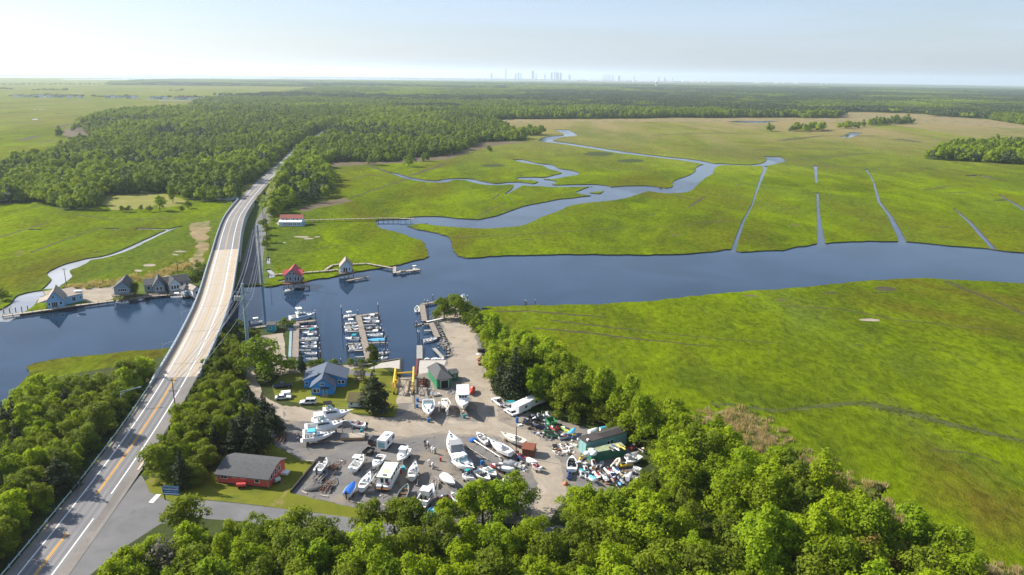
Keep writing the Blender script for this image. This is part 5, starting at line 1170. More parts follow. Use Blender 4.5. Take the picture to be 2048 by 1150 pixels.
h.walls(M_WGREY, 2.9); h.gable(M_RGREY, M_WGREY, 2.9, 2.6, 'y', oh=.5, peak=.62)
for k in range(4): h.win(h.W*(.35+.14*k), 1.7, .7, 1.0, 'front')
h.deck(-.5, h.W+.5, -2.4, h.D, 0, M_TIMBER)
h = House('grey_cottage', 'blue-grey cottage with steep teal-edged gable facing the river', (290,584), (331,580), 8.5, 0.8)
h.walls(M_WGREY, 2.8); h.gable(M_RGREY, M_WGREY, 2.8, 1.7, 'x', oh=.3); h.walls(M_WGREY, 2.8, h.W*.42, h.W*.98, -2.0, 0, name='wing_wall'); h.gable(M_RGREY, M_WGREY, 2.8, 3.2, 'y', h.W*.42, h.W*.98, -2.0, 6, .5, name='wing_roof')
h.win(h.W*.62, 1.4, .8, 1.4, 'front', y=-2.0); h.win(h.W*.8, 1.4, .8, 1.4, 'front', y=-2.0); h.win(h.W*.2, 1.5, 1.0, 1.3, 'front'); h.win(h.W*.7, 4.0, .7, .8, 'front', y=-2.0)
h.deck(-.5, h.W+.5, -4.6, -2.0, -.3, M_TIMBER)
h = House('dark_green_house', 'dark grey-green house with a wide gabled roof nearest the bridge on the left bank', (336,580), (381,573), 9, 0.8)
h.walls(M_WGREY, 2.8); h.gable(M_RDARK, M_WGREY, 2.8, 2.0, 'x', oh=.4); h.walls(M_WICE, 2.7, 0.3, h.W*.5, -2.2, 0, name='wing_wall'); h.gable(M_RDARK, M_WICE, 2.7, 2.4, 'y', .3, h.W*.5, -2.2, 4, .4, name='wing_roof')
for x in (.14, .26, .38): h.win(h.W*x, 1.4, .8, 1.5, 'front', y=-2.2)
h.win(h.W*.65, 1.5, 1.0, 1.5, 'front'); h.win(h.W*.85, 1.5, .8, 1.2, 'front'); h.deck(-.4, h.W+.4, -5.2, -2.2, -.3, M_PALEWOOD)
h = House('white_roofed_shed', 'little shed with a bright white roof between the grey river houses', (331,572), (346,570.5), 4, 0.6, cat='shed'); h.walls(M_WICE, 2.5); h.flat(M_TRIM, 2.5, slope=.7); h.win(h.W*.5, 1.4, .8, .8, 'front')
h = House('river_gazebo', 'grey hip-roofed gazebo standing on the river dock', (369,592), (386,589), 4.2, 0.6, cat='gazebo'); h.hip(M_RGREY, 2.6, 1.6, 2.2, oh=.4)
h.walls(M_WGREY, 1.0)
for x in (.05, h.W*.33, h.W*.66, h.W-.2):
    for y in (.05, 4.0): h.box('post', M_WGREY, x, x+.15, y, y+.15, 1.0, 2.65)
h.deck(-.3, h.W+.3, -.8, 4.4, 0, M_TIMBER, rail=False)
h = House('pink_cottage', 'pale cottage with red trim half hidden by the left bridge parapet', (387,594), (402,591), 6, 0.6); h.walls(M_WWHITE, 3.0); h.gable(M_RTAN, M_WWHITE, 3.0, 1.2, 'y', oh=.3); h.box('corner_board', M_RRED, -.06, .12, -.08, -.02, -1.5, 3); h.win(h.W*.5, 1.6, 1.0, 1.2, 'front'); h.deck(-.2, h.W+.2, -1.5, 6, 0, M_TIMBER, rail=False)
h = House('hidden_house', 'pale-gabled house half hidden in trees left of the far bridge end', (434,398), (456,401), 8); h.walls(M_WICE, 3.2); h.gable(M_RBLUE, M_WICE, 3.2, 2.8, 'x', oh=.4); h.walls(M_WICE, 3.2, 1, 6, -2, 0, name='wing_wall'); h.gable(M_RBLUE, M_WICE, 3.2, 2.4, 'y', 1, 6, -2, 4, .4, name='wing_roof'); h.win(3.5, 1.8, 1.2, 1.4, 'front', y=-2); h.win(8.5, 1.8, 1.2, 1.4, 'front')
h = House('white_house', 'white house with grey roof at the far left edge of the woods', (-4,402), (16,401), 9); h.walls(M_WWHITE, 3.5); h.gable(M_RBLUE, M_WWHITE, 3.5, 2.4, 'x', oh=.4); h.win(3, 1.9, 1.2, 1.4, 'front'); h.win(7, 1.9, 1.2, 1.4, 'front')
# yard sheds
h = House('dark_roofed_shed', 'pale teal metal workshop with dark brown double-pitched roof in the scrap yard', (1157,901), (1171.5,911.5), 13.0, cat='shed')
h.walls(M_WPALE, 3.6); h.flat(plain('dark_felt_roof',(0.060,0.052,0.050),0.85,0.2,var=.25), 3.6, y1=5.0, slope=.05, oh=.25, name='front_roof'); h.gable(plain('dark_felt_roof',(0.060,0.052,0.050)), M_WPALE, 3.62, .5, 'y', y0=5.2, oh=.25, name='rear_roof')
h.win(h.W*.3, 1.4, h.W*.42, 2.7, 'front', M_WPALE, name='door', pane=M_WPALE); h.win(h.W*.74, 1.4, h.W*.42, 2.7, 'front', M_WPALE, name='door', pane=M_WPALE)
h.box('wall_lamp', M_TRIM, -.4, 0, -.35, -.05, 3.0, 3.4); h.win(7.0, 1.7, .7, 1.3, 'right'); h.win(8.2, 1.7, .7, 1.3, 'right'); h.box('roof_vent', M_TRIM, h.W-.8, h.W-.3, .6, 1.1, 3.8, 4.2)
h = House('shipping_container', 'long green shipping container with junk lying on its roof', (1183,924.5), (1250.5,912), 2.6, cat='container')
M_CONT = plain('green_container', (0.030, 0.150, 0.100), 0.5, 0.4, .1, var=.2)
b = MB(); n = int(h.W/0.28)
for yy in (0.0, 2.6):
    for k in range(n):
        x = k*h.W/n; b.box(x+.02, x+h.W/n*.55, yy-.03, yy+.03, .15, 2.35)
b.build('corrugation', M_CONT, h.t)['kind'] = 'stuff'
h.walls(M_CONT, 2.5, y0=.02, y1=2.58); h.flat(plain('pale_green_roof',(0.27,0.30,0.18),0.7,0.2,var=.4), 2.5, oh=.03, th=.06)
h.box('door_leaf', M_CONT, -.08, -.03, .1, 1.25, .1, 2.4); h.box('door_leaf', M_CONT, -.08, -.03, 1.33, 2.5, .1, 2.4)
h = House('red_shed', 'small rusty red shed with flat-pitched roof among the trailers', (1044,912), (1066,915), 3.4, cat='shed'); M_RUSTR = plain('rusty_red_sheet', (0.20, 0.062, 0.035), 0.7, .3, var=.3); h.walls(M_RUSTR, 2.0); h.gable(M_RUSTR, M_RUSTR, 2.0, .7, 'x', oh=.2); h.win(h.W*.6, 1.0, .9, 1.7, 'front', M_RUSTR, name='door', pane=M_BROWNWOOD)
h = House('green_dumpster', 'bright green open skip in the scrap yard under the trees', (1099,857), (1114,855), 3.2, cat='skip'); M_SKIP = plain('bright_green_steel', (0.030, 0.20, 0.07), .5, .4, .1)
h.box('base', M_SKIP, .25, h.W-.25, .3, 2.9, .1, .3)
for a in ((0, h.W, -.06, 0), (0, h.W, 3.2, 3.26), (-.06, 0, -.06, 3.26), (h.W, h.W+.06, -.06, 3.26)): h.box('side', M_SKIP, *a, .3, 1.7)
# the travel lift over the slip
M_YEL = plain('yellow_crane_paint', (0.72, 0.44, 0.012), .45, .4, var=.12)
def travel_lift():
    A, B, C, D = P(788,788), P(827,787), P(792,757), P(828,755)
    t = thing('travel_lift', 'yellow travelling boat hoist straddling the launching slip', 'boat hoist', tuple((A+B+C+D)/4))
    o = Vector(t.location); H = 3.5; A, B, C, D = (q-o for q in (A, B, C, D)); up = Vector((0, 0, H))
    for q in (A, B, C, D): MB().tube(q, q+up, .24, .20, 8).build('leg', M_YEL, t)
    for a, c in ((A, C), (B, D)):
        MB().tube(a+up, c+up, .28, .28, 6).build('top_beam', M_YEL, t); MB().tube(a+Vector((0,0,.9)), c+Vector((0,0,.9)), .22, .22, 6).build('side_beam', M_YEL, t)
        b = MB(); b.tube(a+Vector((0,0,.9)), c+up*.8, .07, .07, 5); b.tube(c+Vector((0,0,.9)), a+up*.8, .07, .07, 5); b.build('brace', M_YEL, t)
    MB().tube(C+up*.5, D+up*.5, .30, .30, 8).build('cross_beam', M_YEL, t)
    for a, c in ((A, C), (B, D)):
        for k in (.2, .8):
            q = a.lerp(c, k)+up; MB().tube(q, q-Vector((0, 0, 2.0)), .04, .04, 4).build('hoist_cable', M_CREO, t)
    for q in (A, B, C, D): MB().tube(q+Vector((-.2,0,.45)), q+Vector((.2,0,.45)), .5, .5, 12).build('wheel', M_CREO, t)
    MB().box(-.5,.5,-.4,.4,0,1.2).build('engine_box', M_YEL, t).location = A.lerp(C, .5)+Vector((0, 0, .9))
travel_lift()
# ------------------------------------------------------------------ the blue signboard
def sign():
    p = P(345,1000); t = thing('signboard', 'blue roadside signboard with white lettering by the side lane', 'sign', p, rad(-4))
    Mb = plain('sign_blue', (0.015, 0.10, 0.20), .5, .3); W = 3.9
    for x in (-W/2+.25, W/2-.25): MB().box(x-.1, x+.1, -.08, .08, -.2, 3.7).build('post', M_CREO, t)
    MB().box(-W/2, W/2, -.16, -.09, 1.3, 3.6).build('board', Mb, t)
    MB().box(-W/2, W/2, -.19, -.162, 3.32, 3.46).build('top_band', plain('sign_grey', (.35,.42,.46),.5,.3), t)
    def text(s, x, z, size, m):
        c = bpy.data.curves.new('lettering', 'FONT'); c.body = s; c.size = size; c.align_x = 'CENTER'; c.extrude = .01; c.fill_mode = 'BOTH'
        o = bpy.data.objects.new('lettering', c); link(o, t); c.materials.append(m); me = bpy.data.meshes.new_from_object(o); bpy.data.objects.remove(o); o = bpy.data.objects.new('lettering', me); link(o, t); o.location = (x, -.18, z); o.rotation_euler = (math.pi/2, 0, 0); return o
    text('VanderseaG', 0, 2.62, .72, M_TRIM); text('\u2022 MARINE SALES \u2022', 0, 2.05, .42, plain('sign_pale_blue', (.35,.52,.68),.5,.3))
    MB().box(-W/2+.15, W/2-.1, -.19, -.162, 1.55, 1.78).build('lower_band', plain('sign_pale_band', (.52,.62,.66),.5,.3), t)
sign()
# ------------------------------------------------------------------ boats
def gel(name, col, rough=0.28, var=0.08): return plain(name, col, rough, 0.5, var=var, scale=1.2)
B_WHITE = gel('white_gelcoat', (0.74, 0.74, 0.73)); B_CREAM = gel('cream_gelcoat', (0.66, 0.60, 0.50)); B_GREYW = gel('chalky_white_gelcoat', (0.60, 0.60, 0.58), .5, .15)
B_BLUE = gel('blue_gelcoat', (0.035, 0.085, 0.25)); B_NAVY = gel('navy_gelcoat', (0.010, 0.020, 0.070)); B_SKY = gel('light_blue_gelcoat', (0.16, 0.42, 0.66)); B_TEAL = gel('teal_gelcoat', (0.05, 0.32, 0.36)); B_GREEN = gel('green_gelcoat', (0.07, 0.18, 0.10))
B_RED = gel('red_gelcoat', (0.34, 0.045, 0.040)); B_BLACK = gel('black_gelcoat', (0.016, 0.016, 0.018)); B_GREY = gel('grey_gelcoat', (0.30, 0.31, 0.32)); B_YEL = gel('yellow_gelcoat', (0.66, 0.45, 0.02)); B_LIME = gel('lime_gelcoat', (0.28, 0.42, 0.12)); B_TAN = gel('tan_gelcoat', (0.46, 0.38, 0.27)); B_ORANGE = gel('orange_fabric', (0.45, 0.16, 0.06), .7)
B_BOTR = plain('red_bottom_paint', (0.24, 0.055, 0.040), .8, .2); B_BOTB = plain('blue_bottom_paint', (0.02, 0.07, 0.17), .8, .2); B_BOTG = plain('green_bottom_paint', (0.06, 0.20, 0.10), .8, .2); B_BOTK = plain('black_bottom_paint', (0.03, 0.03, 0.035), .8, .2)
B_CANV = {'navy': plain('navy_canvas', (0.012, 0.025, 0.10), .85, .1), 'blue': plain('blue_canvas', (0.025, 0.11, 0.40), .85, .1), 'black': plain('black_canvas', (0.016, 0.016, 0.018), .85, .1), 'teal': plain('teal_canvas', (0.02, 0.28, 0.30), .85, .1), 'white': plain('white_canvas', (0.72, 0.73, 0.74), .8, .1, var=.06), 'grey': plain('grey_canvas', (0.27, 0.27, 0.28), .85, .1), 'tan': plain('tan_canvas', (0.42, 0.36, 0.28), .85, .1), 'red': plain('red_canvas', (0.42, 0.03, 0.03), .85, .1), 'sky': plain('light_blue_canvas', (0.10, 0.40, 0.62), .8, .1)}
M_STEEL = plain('polished_rail', (0.55, 0.56, 0.57), .3, .5, .7, var=.05); M_ENG = gel('black_cowling', (0.018, 0.018, 0.020), .35); M_ENGW = gel('white_cowling', (0.66, 0.66, 0.66), .35); M_SEAT = plain('vinyl_seat', (0.60, 0.56, 0.50), .6, .3); M_SEATR = plain('red_vinyl', (0.42, 0.06, 0.05), .6, .3); M_VARN = plain('varnished_wood', (0.24, 0.105, 0.035), .4, .4, var=.3); M_FLOOR = plain('cockpit_floor', (0.52, 0.51, 0.48), .7, .2); M_FLOORD = plain('dark_cockpit', (0.06, 0.055, 0.05), .8, .2)
def tinted():
    m, nt, b = mat('tinted_windscreen', .08, .6); b.inputs['Base Color'].default_value = (0.03, 0.045, 0.05, 1); return m
M_TINT = tinted(); M_AQUA = plain('pale_windscreen', (0.28, 0.46, 0.46), .1, .6, var=.1)
M_TRAIL = plain('galvanised_trailer', (0.30, 0.30, 0.30), .6, .4, .4, var=.25); M_TYRE = plain('tyre_rubber', (0.018, 0.018, 0.018), .9, .2); M_RUST = plain('rusty_steel', (0.13, 0.062, 0.035), .9, .2, var=.4)
def hull_fn(L, B, D, fine=2.2, tw=0.9, sheer=0.2, rake=0.10):
    def hb(t):
        if t < .38: return B/2*(tw+(1-tw)*math.sin(t/.38*math.pi/2))
        return B/2*max(0.012, (1-((t-.38)/.62)**fine))
    def sz(t): return D*(1-.04*math.sin(t*math.pi)+sheer*max(0, t-.2)**2)
    def gx(t): return L*t
    def kx(t): return L*(t-rake*max(0, t-.7)/.3*1.0)
    def kz(t): return D*0.62*max(0, (t-.62)/.38)**2.2
    def cz(t): return D*(.30+.42*max(0, (t-.45)/.55)**1.6)
    def cb(t): return hb(t)*(.88-.30*max(0, (t-.4)/.6))
    return hb, sz, gx, kx, kz, cz, cb
def make_hull(t, L, B, D, m_top, m_bot, m_deck, well=(0.03, 0.45), floor_m=None, n=12, stripe=None, **kw):
    hb, sz, gx, kx, kz, cz, cb = hull_fn(L, B, D, **kw)
    T = [i/n for i in range(n+1)]
    b = MB(); V = []; F = []
    for u in T:
        g, c, zc = hb(u), cb(u), cz(u); xs = gx(u); xc = (gx(u)+kx(u))/2; zm = zc+(sz(u)-zc)*.62
        V += [(xs, g, sz(u)), ((xs+xc)/2, (g*.66+c*.34)+.02*B*(u > .3), zm), (xc, c, zc), (kx(u), 0, kz(u)), (xc, -c, zc), ((xs+xc)/2, -(g*.66+c*.34)-.02*B*(u > .3), zm), (xs, -g, sz(u))]
    mi = []
    for i in range(n):
        for j in range(6):
            F.append((i*7+j, i*7+j+1, (i+1)*7+j+1, (i+1)*7+j)); mi.append(1 if j in (2, 3) else (2 if stripe and j in (0, 5) else 0))
    F.append(tuple(range(7))); mi.append(0)
    b.v, b.f, b.mi = V, F, mi; b.build('hull', [m_top, m_bot, stripe or m_top], t)
    # deck with a sunk cockpit well
    dk = MB(); w0, w1 = well; cap = .10 if B < 2 else .16
    zf = D*.42
    for i in range(n):
        u0, u1 = T[i], T[i+1]; a0, a1 = hb(u0), hb(u1); z0, z1 = sz(u0)-.02, sz(u1)-.02
        inw = well and u0 >= w0-1e-6 and u1 <= w1+1e-6
        if inw:
            i0, i1 = max(.05, a0-cap), max(.05, a1-cap)
            for s in (1, -1):
                dk.add([(gx(u0), s*a0, z0), (gx(u1), s*a1, z1), (gx(u1), s*i1, z1), (gx(u0), s*i0, z0)], [(0, 1, 2, 3)])
                dk.add([(gx(u0), s*i0, z0), (gx(u1), s*i1, z1), (gx(u1), s*i1, zf), (gx(u0), s*i0, zf)], [(0, 1, 2, 3)])
        else:
            cr = .06*B*(1 if u0 > .4 else .4)
            dk.add([(gx(u0), a0, z0), (gx(u0), 0, z0+cr*(a0/(B/2))), (gx(u0), -a0, z0), (gx(u1), a1, z1), (gx(u1), 0, z1+cr*(a1/(B/2))), (gx(u1), -a1, z1)], [(0, 1, 4, 3), (1, 2, 5, 4)])
    dk.build('deck', m_deck, t)
    ws = [u for u in T if u >= w0-1e-6 and u <= w1+1e-6]
    if len(ws) > 1:
        fl = MB(); pts = [(gx(u), max(.05, hb(u)-cap), zf) for u in ws]+[(gx(u), -max(.05, hb(u)-cap), zf) for u in ws[::-1]]
        fl.add(pts, [tuple(range(len(pts)))])
        for u in (ws[0], ws[-1]): a = max(.05, hb(u)-cap); fl.add([(gx(u), a, zf), (gx(u), -a, zf), (gx(u), -a, sz(u)-.02), (gx(u), a, sz(u)-.02)], [(0, 1, 2, 3)])
        fl.build('cockpit_floor', floor_m or M_FLOOR, t)
    return hb, sz, gx
def outboard(t, x, y, z, s=1.0, m=None, tilt=0.0):
    b = MB(); b.hexa([(-.55*s, -.20*s, .30*s), (.12*s, -.22*s, .30*s), (.12*s, .22*s, .30*s), (-.55*s, .20*s, .30*s)], [(-.42*s, -.15*s, .85*s), (.06*s, -.18*s, .95*s), (.06*s, .18*s, .95*s), (-.42*s, .15*s, .85*s)])
    b.box(-.30*s, -.02*s, -.08*s, .08*s, -.75*s, .32*s); b.box(-.48*s, -.02*s, -.03*s, .03*s, -.85*s, -.65*s)
    o = b.build('outboard_motor', m or M_ENG, t); o.location = (x-.12*s, y, z); o.rotation_euler = (0, tilt, 0)
def windscreen(t, x, w, z, h, m=None, rake=.5, side=1.0):
    b = MB(); hw = w/2
    b.hexa([(x, -hw, z), (x+.04, -hw*.9, z), (x+.04, hw*.9, z), (x, hw, z)], [(x-rake*h, -hw*.92, z+h), (x-rake*h+.04, -hw*.84, z+h), (x-rake*h+.04, hw*.84, z+h), (x-rake*h, hw*.92, z+h)])
    for s in (1, -1): b.hexa([(x-side, s*hw, z), (x, s*hw, z), (x, s*(hw-.04), z), (x-side, s*(hw-.04), z)], [(x-side, s*hw*.95, z+h*.45), (x-rake*h, s*hw*.92, z+h), (x-rake*h, s*(hw*.92-.04), z+h), (x-side, s*(hw*.95-.04), z+h*.45)])
    b.build('windscreen', m or M_TINT, t)
def top_on_legs(t, x0, x1, w, z0, z1, m, name='canopy', bow=.06):
    b = MB()
    for x in (x0+.1, x1-.1):
        for s in (1, -1): b.tube((x, s*(w/2-.08), z0), (x, s*(w/2-.08), z1), .035, .035, 4)
    b.build('canopy_frame', M_STEEL, t)
    b = MB(); b.hexa([(x0, -w/2, z1), (x1, -w/2, z1), (x1, w/2, z1), (x0, w/2, z1)], [(x0+.08, -w/2+.1, z1+bow+.05), (x1-.12, -w/2+.1, z1+bow+.05), (x1-.12, w/2-.1, z1+bow+.05), (x0+.08, w/2-.1, z1+bow+.05)]); b.build(name, m, t)
def bow_rail(t, hb, sz, gx, u0=.5, h=.45):
    b = MB(); pl = [(gx(u), hb(u)*.93, sz(u)+h) for u in np.linspace(u0, .985, 6)]
    pr = [(x, -y, z) for x, y, z in pl]; b.path(pl+pr[::-1], .022, 4)
    for x, y, z in pl[:-1]+pr[:-1]: b.tube((x, y, z-h), (x, y, z), .018, .018, 4)
    b.build('bow_rail', M_STEEL, t)
def seats(t, L, z, xs, B, m=None):
    for x in xs:
        b = MB()
        for s in (1, -1): b.box(x-.25, x+.25, s*B*.18-.24, s*B*.18+.24, z, z+.42); b.box(x-.30, x-.18, s*B*.18-.24, s*B*.18+.24, z+.42, z+.85)
        b.build('seat', m or M_SEAT, t)
BOATS = []
def boat(kind, stern, bow, B, label, water=False, top=None, bot=None, deck=None, D=None, lift=None, group=None, trailer=None, **o):
    D = D or {'console': 1.05, 'runabout': .95, 'cuddy': 1.25, 'sail': 1.35, 'sport': 2.1, 'express': 1.9, 'work': 2.3, 'covered': 1.05, 'jon': .65, 'inflatable': .55, 'pontoon': .8}.get(kind, 1.0)
    big = kind in ('sport', 'express', 'work')
    z0 = (-.45-.36*D) if water else (lift if lift is not None else (.75 if big or kind == 'sail' else .48))
    zg = z0+D
    a, c = P(stern[0], stern[1], zg), P(bow[0], bow[1], zg); d = c-a; L = d.length; B = min(B, L*.43); BOATS.append((label[:38], kind, round(L, 1), round(B, 1)))
    nm = {'sail': 'sail_boat', 'sport': 'sport_fishing_boat', 'express': 'cabin_cruiser', 'work': 'work_boat', 'jon': 'skiff', 'inflatable': 'inflatable_boat', 'covered': 'covered_boat', 'cuddy': 'cuddy_boat', 'runabout': 'runabout', 'console': 'centre_console_boat', 'pontoon': 'pontoon_boat'}[kind]
    org = a.copy()
    t = thing(nm, label, 'boat', (a.x, a.y, z0), math.atan2(d.y, d.x), group or ('boats moored in the marina' if water else 'boats stored in the yard'))
    top = top or B_WHITE; deck = deck or (top if top in (B_WHITE, B_CREAM, B_GREYW) else B_WHITE); bot = bot or (B_BOTK if water else B_WHITE)
    kw = {}
    well = {'console': (.08, .92), 'runabout': (.08, .84), 'cuddy': (.05, .5), 'sail': (.08, .34), 'sport': (.04, .34), 'express': (.05, .42), 'work': (.04, .46), 'covered': (.0, .0), 'jon': (.04, .94), 'pontoon': (.02, .98)}.get(kind, (0, 0))
    if kind == 'inflatable':
        b = MB(); r = B*.19; pts = [(0, s*(B/2-r), r) for s in (1,)]
        path = [(-.1*L, B/2-r, r), (L*.55, B/2-r, r), (L*.85, B*.22, r*1.5), (L*.97, 0, r*1.8), (L*.85, -B*.22, r*1.5), (L*.55, -B/2+r, r), (-.1*L, -B/2+r, r)]
        for i in range(len(path)-1): b.tube(path[i], path[i+1], r, r, 8)
        for q in path[1:-1]: b.ellipsoid(q, (r, r, r), 8, 5)
        b.smooth = True; b.build('tube', top, t); MB().box(0, L*.85, -B/2+r, B/2-r, r*.4, r*.7).build('floor', M_FLOORD if o.get('dark') else M_FLOOR, t); MB().box(-.02, .06, -B/2+r, B/2-r, r*.4, r*2.2).build('transom', M_FLOORD, t)
        MB().box(L*.35, L*.45, -B/2+r, B/2-r, r*1.3, r*1.5).build('thwart', M_SEAT, t)
        if o.get('motor', True): outboard(t, -.05, 0, r*1.2, .7)
        return t
    if kind == 'sail': kw = dict(fine=1.75, tw=.62, sheer=.28, rake=.16)
    if kind == 'jon': kw = dict(fine=4.0 if o.get('blunt') else 2.4, tw=.92, sheer=.15)
    if kind == 'work': kw = dict(fine=2.4, tw=.86, sheer=.50)
    if kind in ('sport', 'express'): kw = dict(fine=2.1, tw=.88, sheer=.30, rake=.12)
    hb, sz, gx = make_hull(t, L, B, D, top, bot, deck, well if well[1] else (-1, -1), o.get('floor'), stripe=o.get('stripe'), n=14, **kw)
    zf = D*.42; cv = B_CANV.get(o.get('canvas'))
    if kind == 'console':
        cx = L*o.get('cx', .45); b = MB(); b.hexa([(cx-.45, -.42, zf), (cx+.55, -.42, zf), (cx+.55, .42, zf), (cx-.45, .42, zf)], [(cx-.35, -.38, zf+1.0), (cx+.25, -.38, zf+1.05), (cx+.25, .38, zf+1.05), (cx-.35, .38, zf+1.0)]); b.build('console', deck, t)
        windscreen(t, cx+.28, .8, zf+1.03, .38, M_TINT, .4, .3); seats(t, L, zf, [cx-.95], B*.8)
        if cv: top_on_legs(t, cx-1.0, cx+.95, min(B*.8, 1.9), zf+.2, zf+2.15, cv, o.get('topname', 'hard_top'))
        MB().box(L*.68, L*.80, -hb(.75)*.55, hb(.75)*.55, zf, zf+.4).build('bow_seat', M_SEAT, t)
        for y in ((0,) if o.get('eng', 1) == 1 else (-.35, .35)): outboard(t, 0, y, D*.8, 1.05, M_ENGW if o.get('we') else M_ENG)
    elif kind == 'runabout':
        windscreen(t, L*.56, B*.84, sz(.55)-.02, .42, M_AQUA if o.get('aqua') else M_TINT, .6, L*.16)
        seats(t, L, zf, [L*.42], B, o.get('seat')); b = MB(); b.box(L*.10, L*.18, -hb(.2)*.75, hb(.2)*.75, zf, zf+.45); b.build('bench', o.get('seat') or M_SEAT, t)
        MB().box(L*.64, L*.80, -hb(.8)*.45, hb(.8)*.45, zf, zf+.4).build('bow_seat', o.get('seat') or M_SEAT, t)
        if cv: top_on_legs(t, L*.20, L*.52, B*.86, sz(.3), sz(.3)+1.1, cv, 'bimini')
        if o.get('motor', True): outboard(t, 0, 0, D*.8, .95, M_ENGW if o.get('we') else M_ENG)
    elif kind == 'cuddy':
        b = MB(); u0, u1 = .50, .86; b.hexa([(gx(u0), -hb(u0)*.78, sz(u0)-.05), (gx(u1), -hb(u1)*.45, sz(u1)-.05), (gx(u1), hb(u1)*.45, sz(u1)-.05), (gx(u0), hb(u0)*.78, sz(u0)-.05)], [(gx(u0), -hb(u0)*.64, sz(u0)+.38), (gx(u1)-.5, -hb(u1)*.40, sz(u1)+.12), (gx(u1)-.5, hb(u1)*.40, sz(u1)+.12), (gx(u0), hb(u0)*.64, sz(u0)+.38)]); b.build('cabin', deck, t)
        MB().box(gx(.66)-.25, gx(.66)+.25, -.25, .25, sz(.66)+.22, sz(.66)+.27+.02).build('hatch', M_TINT, t)
        windscreen(t, gx(.52), hb(.5)*1.5, sz(.5)+.34, .5, M_AQUA if o.get('aqua') else M_TINT, .7, L*.12)
        seats(t, L, zf, [L*.36], B); MB().box(L*.07, L*.13, -hb(.1)*.8, hb(.1)*.8, zf, zf+.5).build('bench', M_SEAT, t)
        if cv: top_on_legs(t, L*.22, L*.52, B*.82, sz(.3), sz(.3)+1.35, cv, o.get('topname', 'bimini'))
        if o.get('house'):
            b = MB(); b.hexa([(L*.30, -B*.36, sz(.3)), (L*.54, -B*.36, sz(.5)), (L*.54, B*.36, sz(.5)), (L*.30, B*.36, sz(.3))], [(L*.28, -B*.32, sz(.3)+1.35), (L*.48, -B*.32, sz(.5)+1.35), (L*.48, B*.32, sz(.5)+1.35), (L*.28, B*.32, sz(.3)+1.35)]); b.build('wheelhouse', deck, t)
            b = MB()
            for s in (1, -1): b.box(L*.33, L*.46, s*B*.345-.02, s*B*.345+.02, sz(.4)+.6, sz(.4)+1.1)
            b.build('window', M_TINT, t); MB().box(L*.24, L*.53, -B*.38, B*.38, sz(.3)+1.36, sz(.3)+1.46).build('hard_top', deck, t)
        bow_rail(t, hb, sz, gx, .55, .4)
        if o.get('motor', True): outboard(t, 0, 0, D*.75, 1.0, M_ENGW if o.get('we') else M_ENG)
        else: MB().box(-.6, 0, -hb(0)*.8, hb(0)*.8, D*.28, D*.36).build('swim_platform', deck, t)
    elif kind == 'sport' or kind == 'express':
        u0, u1 = (.30, .66) if kind == 'sport' else (.42, .70); zc = sz(u0)-.1; ch = 1.35 if kind == 'sport' else .75
        b = MB(); b.hexa([(gx(u0), -hb(u0)*.80, zc), (gx(u1)+.9, -hb(u1)*.45, zc), (gx(u1)+.9, hb(u1)*.45, zc), (gx(u0), hb(u0)*.80, zc)], [(gx(u0)-.2, -hb(u0)*.70, zc+ch), (gx(u1)-.5, -hb(u1)*.42, zc+ch*.86), (gx(u1)-.5, hb(u1)*.42, zc+ch*.86), (gx(u0)-.2, hb(u0)*.70, zc+ch)]); b.build('cabin', deck, t)
        b = MB()
        for s in (1, -1): b.hexa([(gx(u0)+.4, s*(hb(u0)*.775), zc+ch*.42), (gx(u1)-.1, s*(hb(u1)*.575+.02), zc+ch*.40), (gx(u1)-.1, s*(hb(u1)*.55), zc+ch*.40), (gx(u0)+.4, s*(hb(u0)*.75), zc+ch*.42)], [(gx(u0)+.4, s*(hb(u0)*.735+.02), zc+ch*.84), (gx(u1)-.7, s*(hb(u1)*.56), zc+ch*.76), (gx(u1)-.7, s*(hb(u1)*.53), zc+ch*.76), (gx(u0)+.4, s*(hb(u0)*.70), zc+ch*.84)])
        b.build('window', M_TINT, t)
        for u in (.76, .86): MB().box(gx(u)-.25, gx(u)+.25, -.25, .25, sz(u)+.02, sz(u)+.06*B+.03).build('hatch', M_TINT, t)
        if kind == 'sport':
            fz = zc+ch; b = MB(); x0, x1 = gx(u0)-.5, gx(u1)-1.4; fw = hb(.4)*.66
            b.hexa([(x0, -fw, fz+.02), (x1, -fw*.8, fz+.02), (x1, fw*.8, fz+.02), (x0, fw, fz+.02)], [(x0, -fw, fz+.12), (x1+.1, -fw*.8, fz+.12), (x1+.1, fw*.8, fz+.12), (x0, fw, fz+.12)])
            b.hexa([(x1-.5, -fw*.75, fz+.12), (x1, -fw*.7, fz+.12), (x1, fw*.7, fz+.12), (x1-.5, fw*.75, fz+.12)], [(x1-.8, -fw*.7, fz+.8), (x1-.55, -fw*.65, fz+.8), (x1-.55, fw*.65, fz+.8), (x1-.8, fw*.7, fz+.8)])
            b.build('flybridge', deck, t); seats(t, L, fz+.12, [x0+1.1], fw*2)
            if cv: top_on_legs(t, x0+.2, x1-.2, fw*1.9, fz+.1, fz+1.85, cv, 'flybridge_top')
            if o.get('clear'): windscreen(t, x1-.1, fw*1.5, fz+.5, .9, M_AQUA, .6, 1.2)
            if o.get('mast'): MB().tube((x0+.3, 0, fz), (x0-.1, 0, fz+2.6), .05, .03, 5).build('antenna_mast', M_STEEL, t)
        else:
            windscreen(t, gx(u0)+.55, hb(u0)*1.62, zc+ch*.55, .75, o.get('wsm', M_TINT), .9, L*.13)
            b = MB(); ax = L*.26; pts = [(ax-.3, B*.42, sz(.3)), (ax+.2, B*.36, sz(.3)+1.25), (ax+.2, -B*.36, sz(.3)+1.25), (ax-.3, -B*.42, sz(.3))]
            for i in range(3): b.tube(pts[i], pts[i+1], .13, .13, 6)
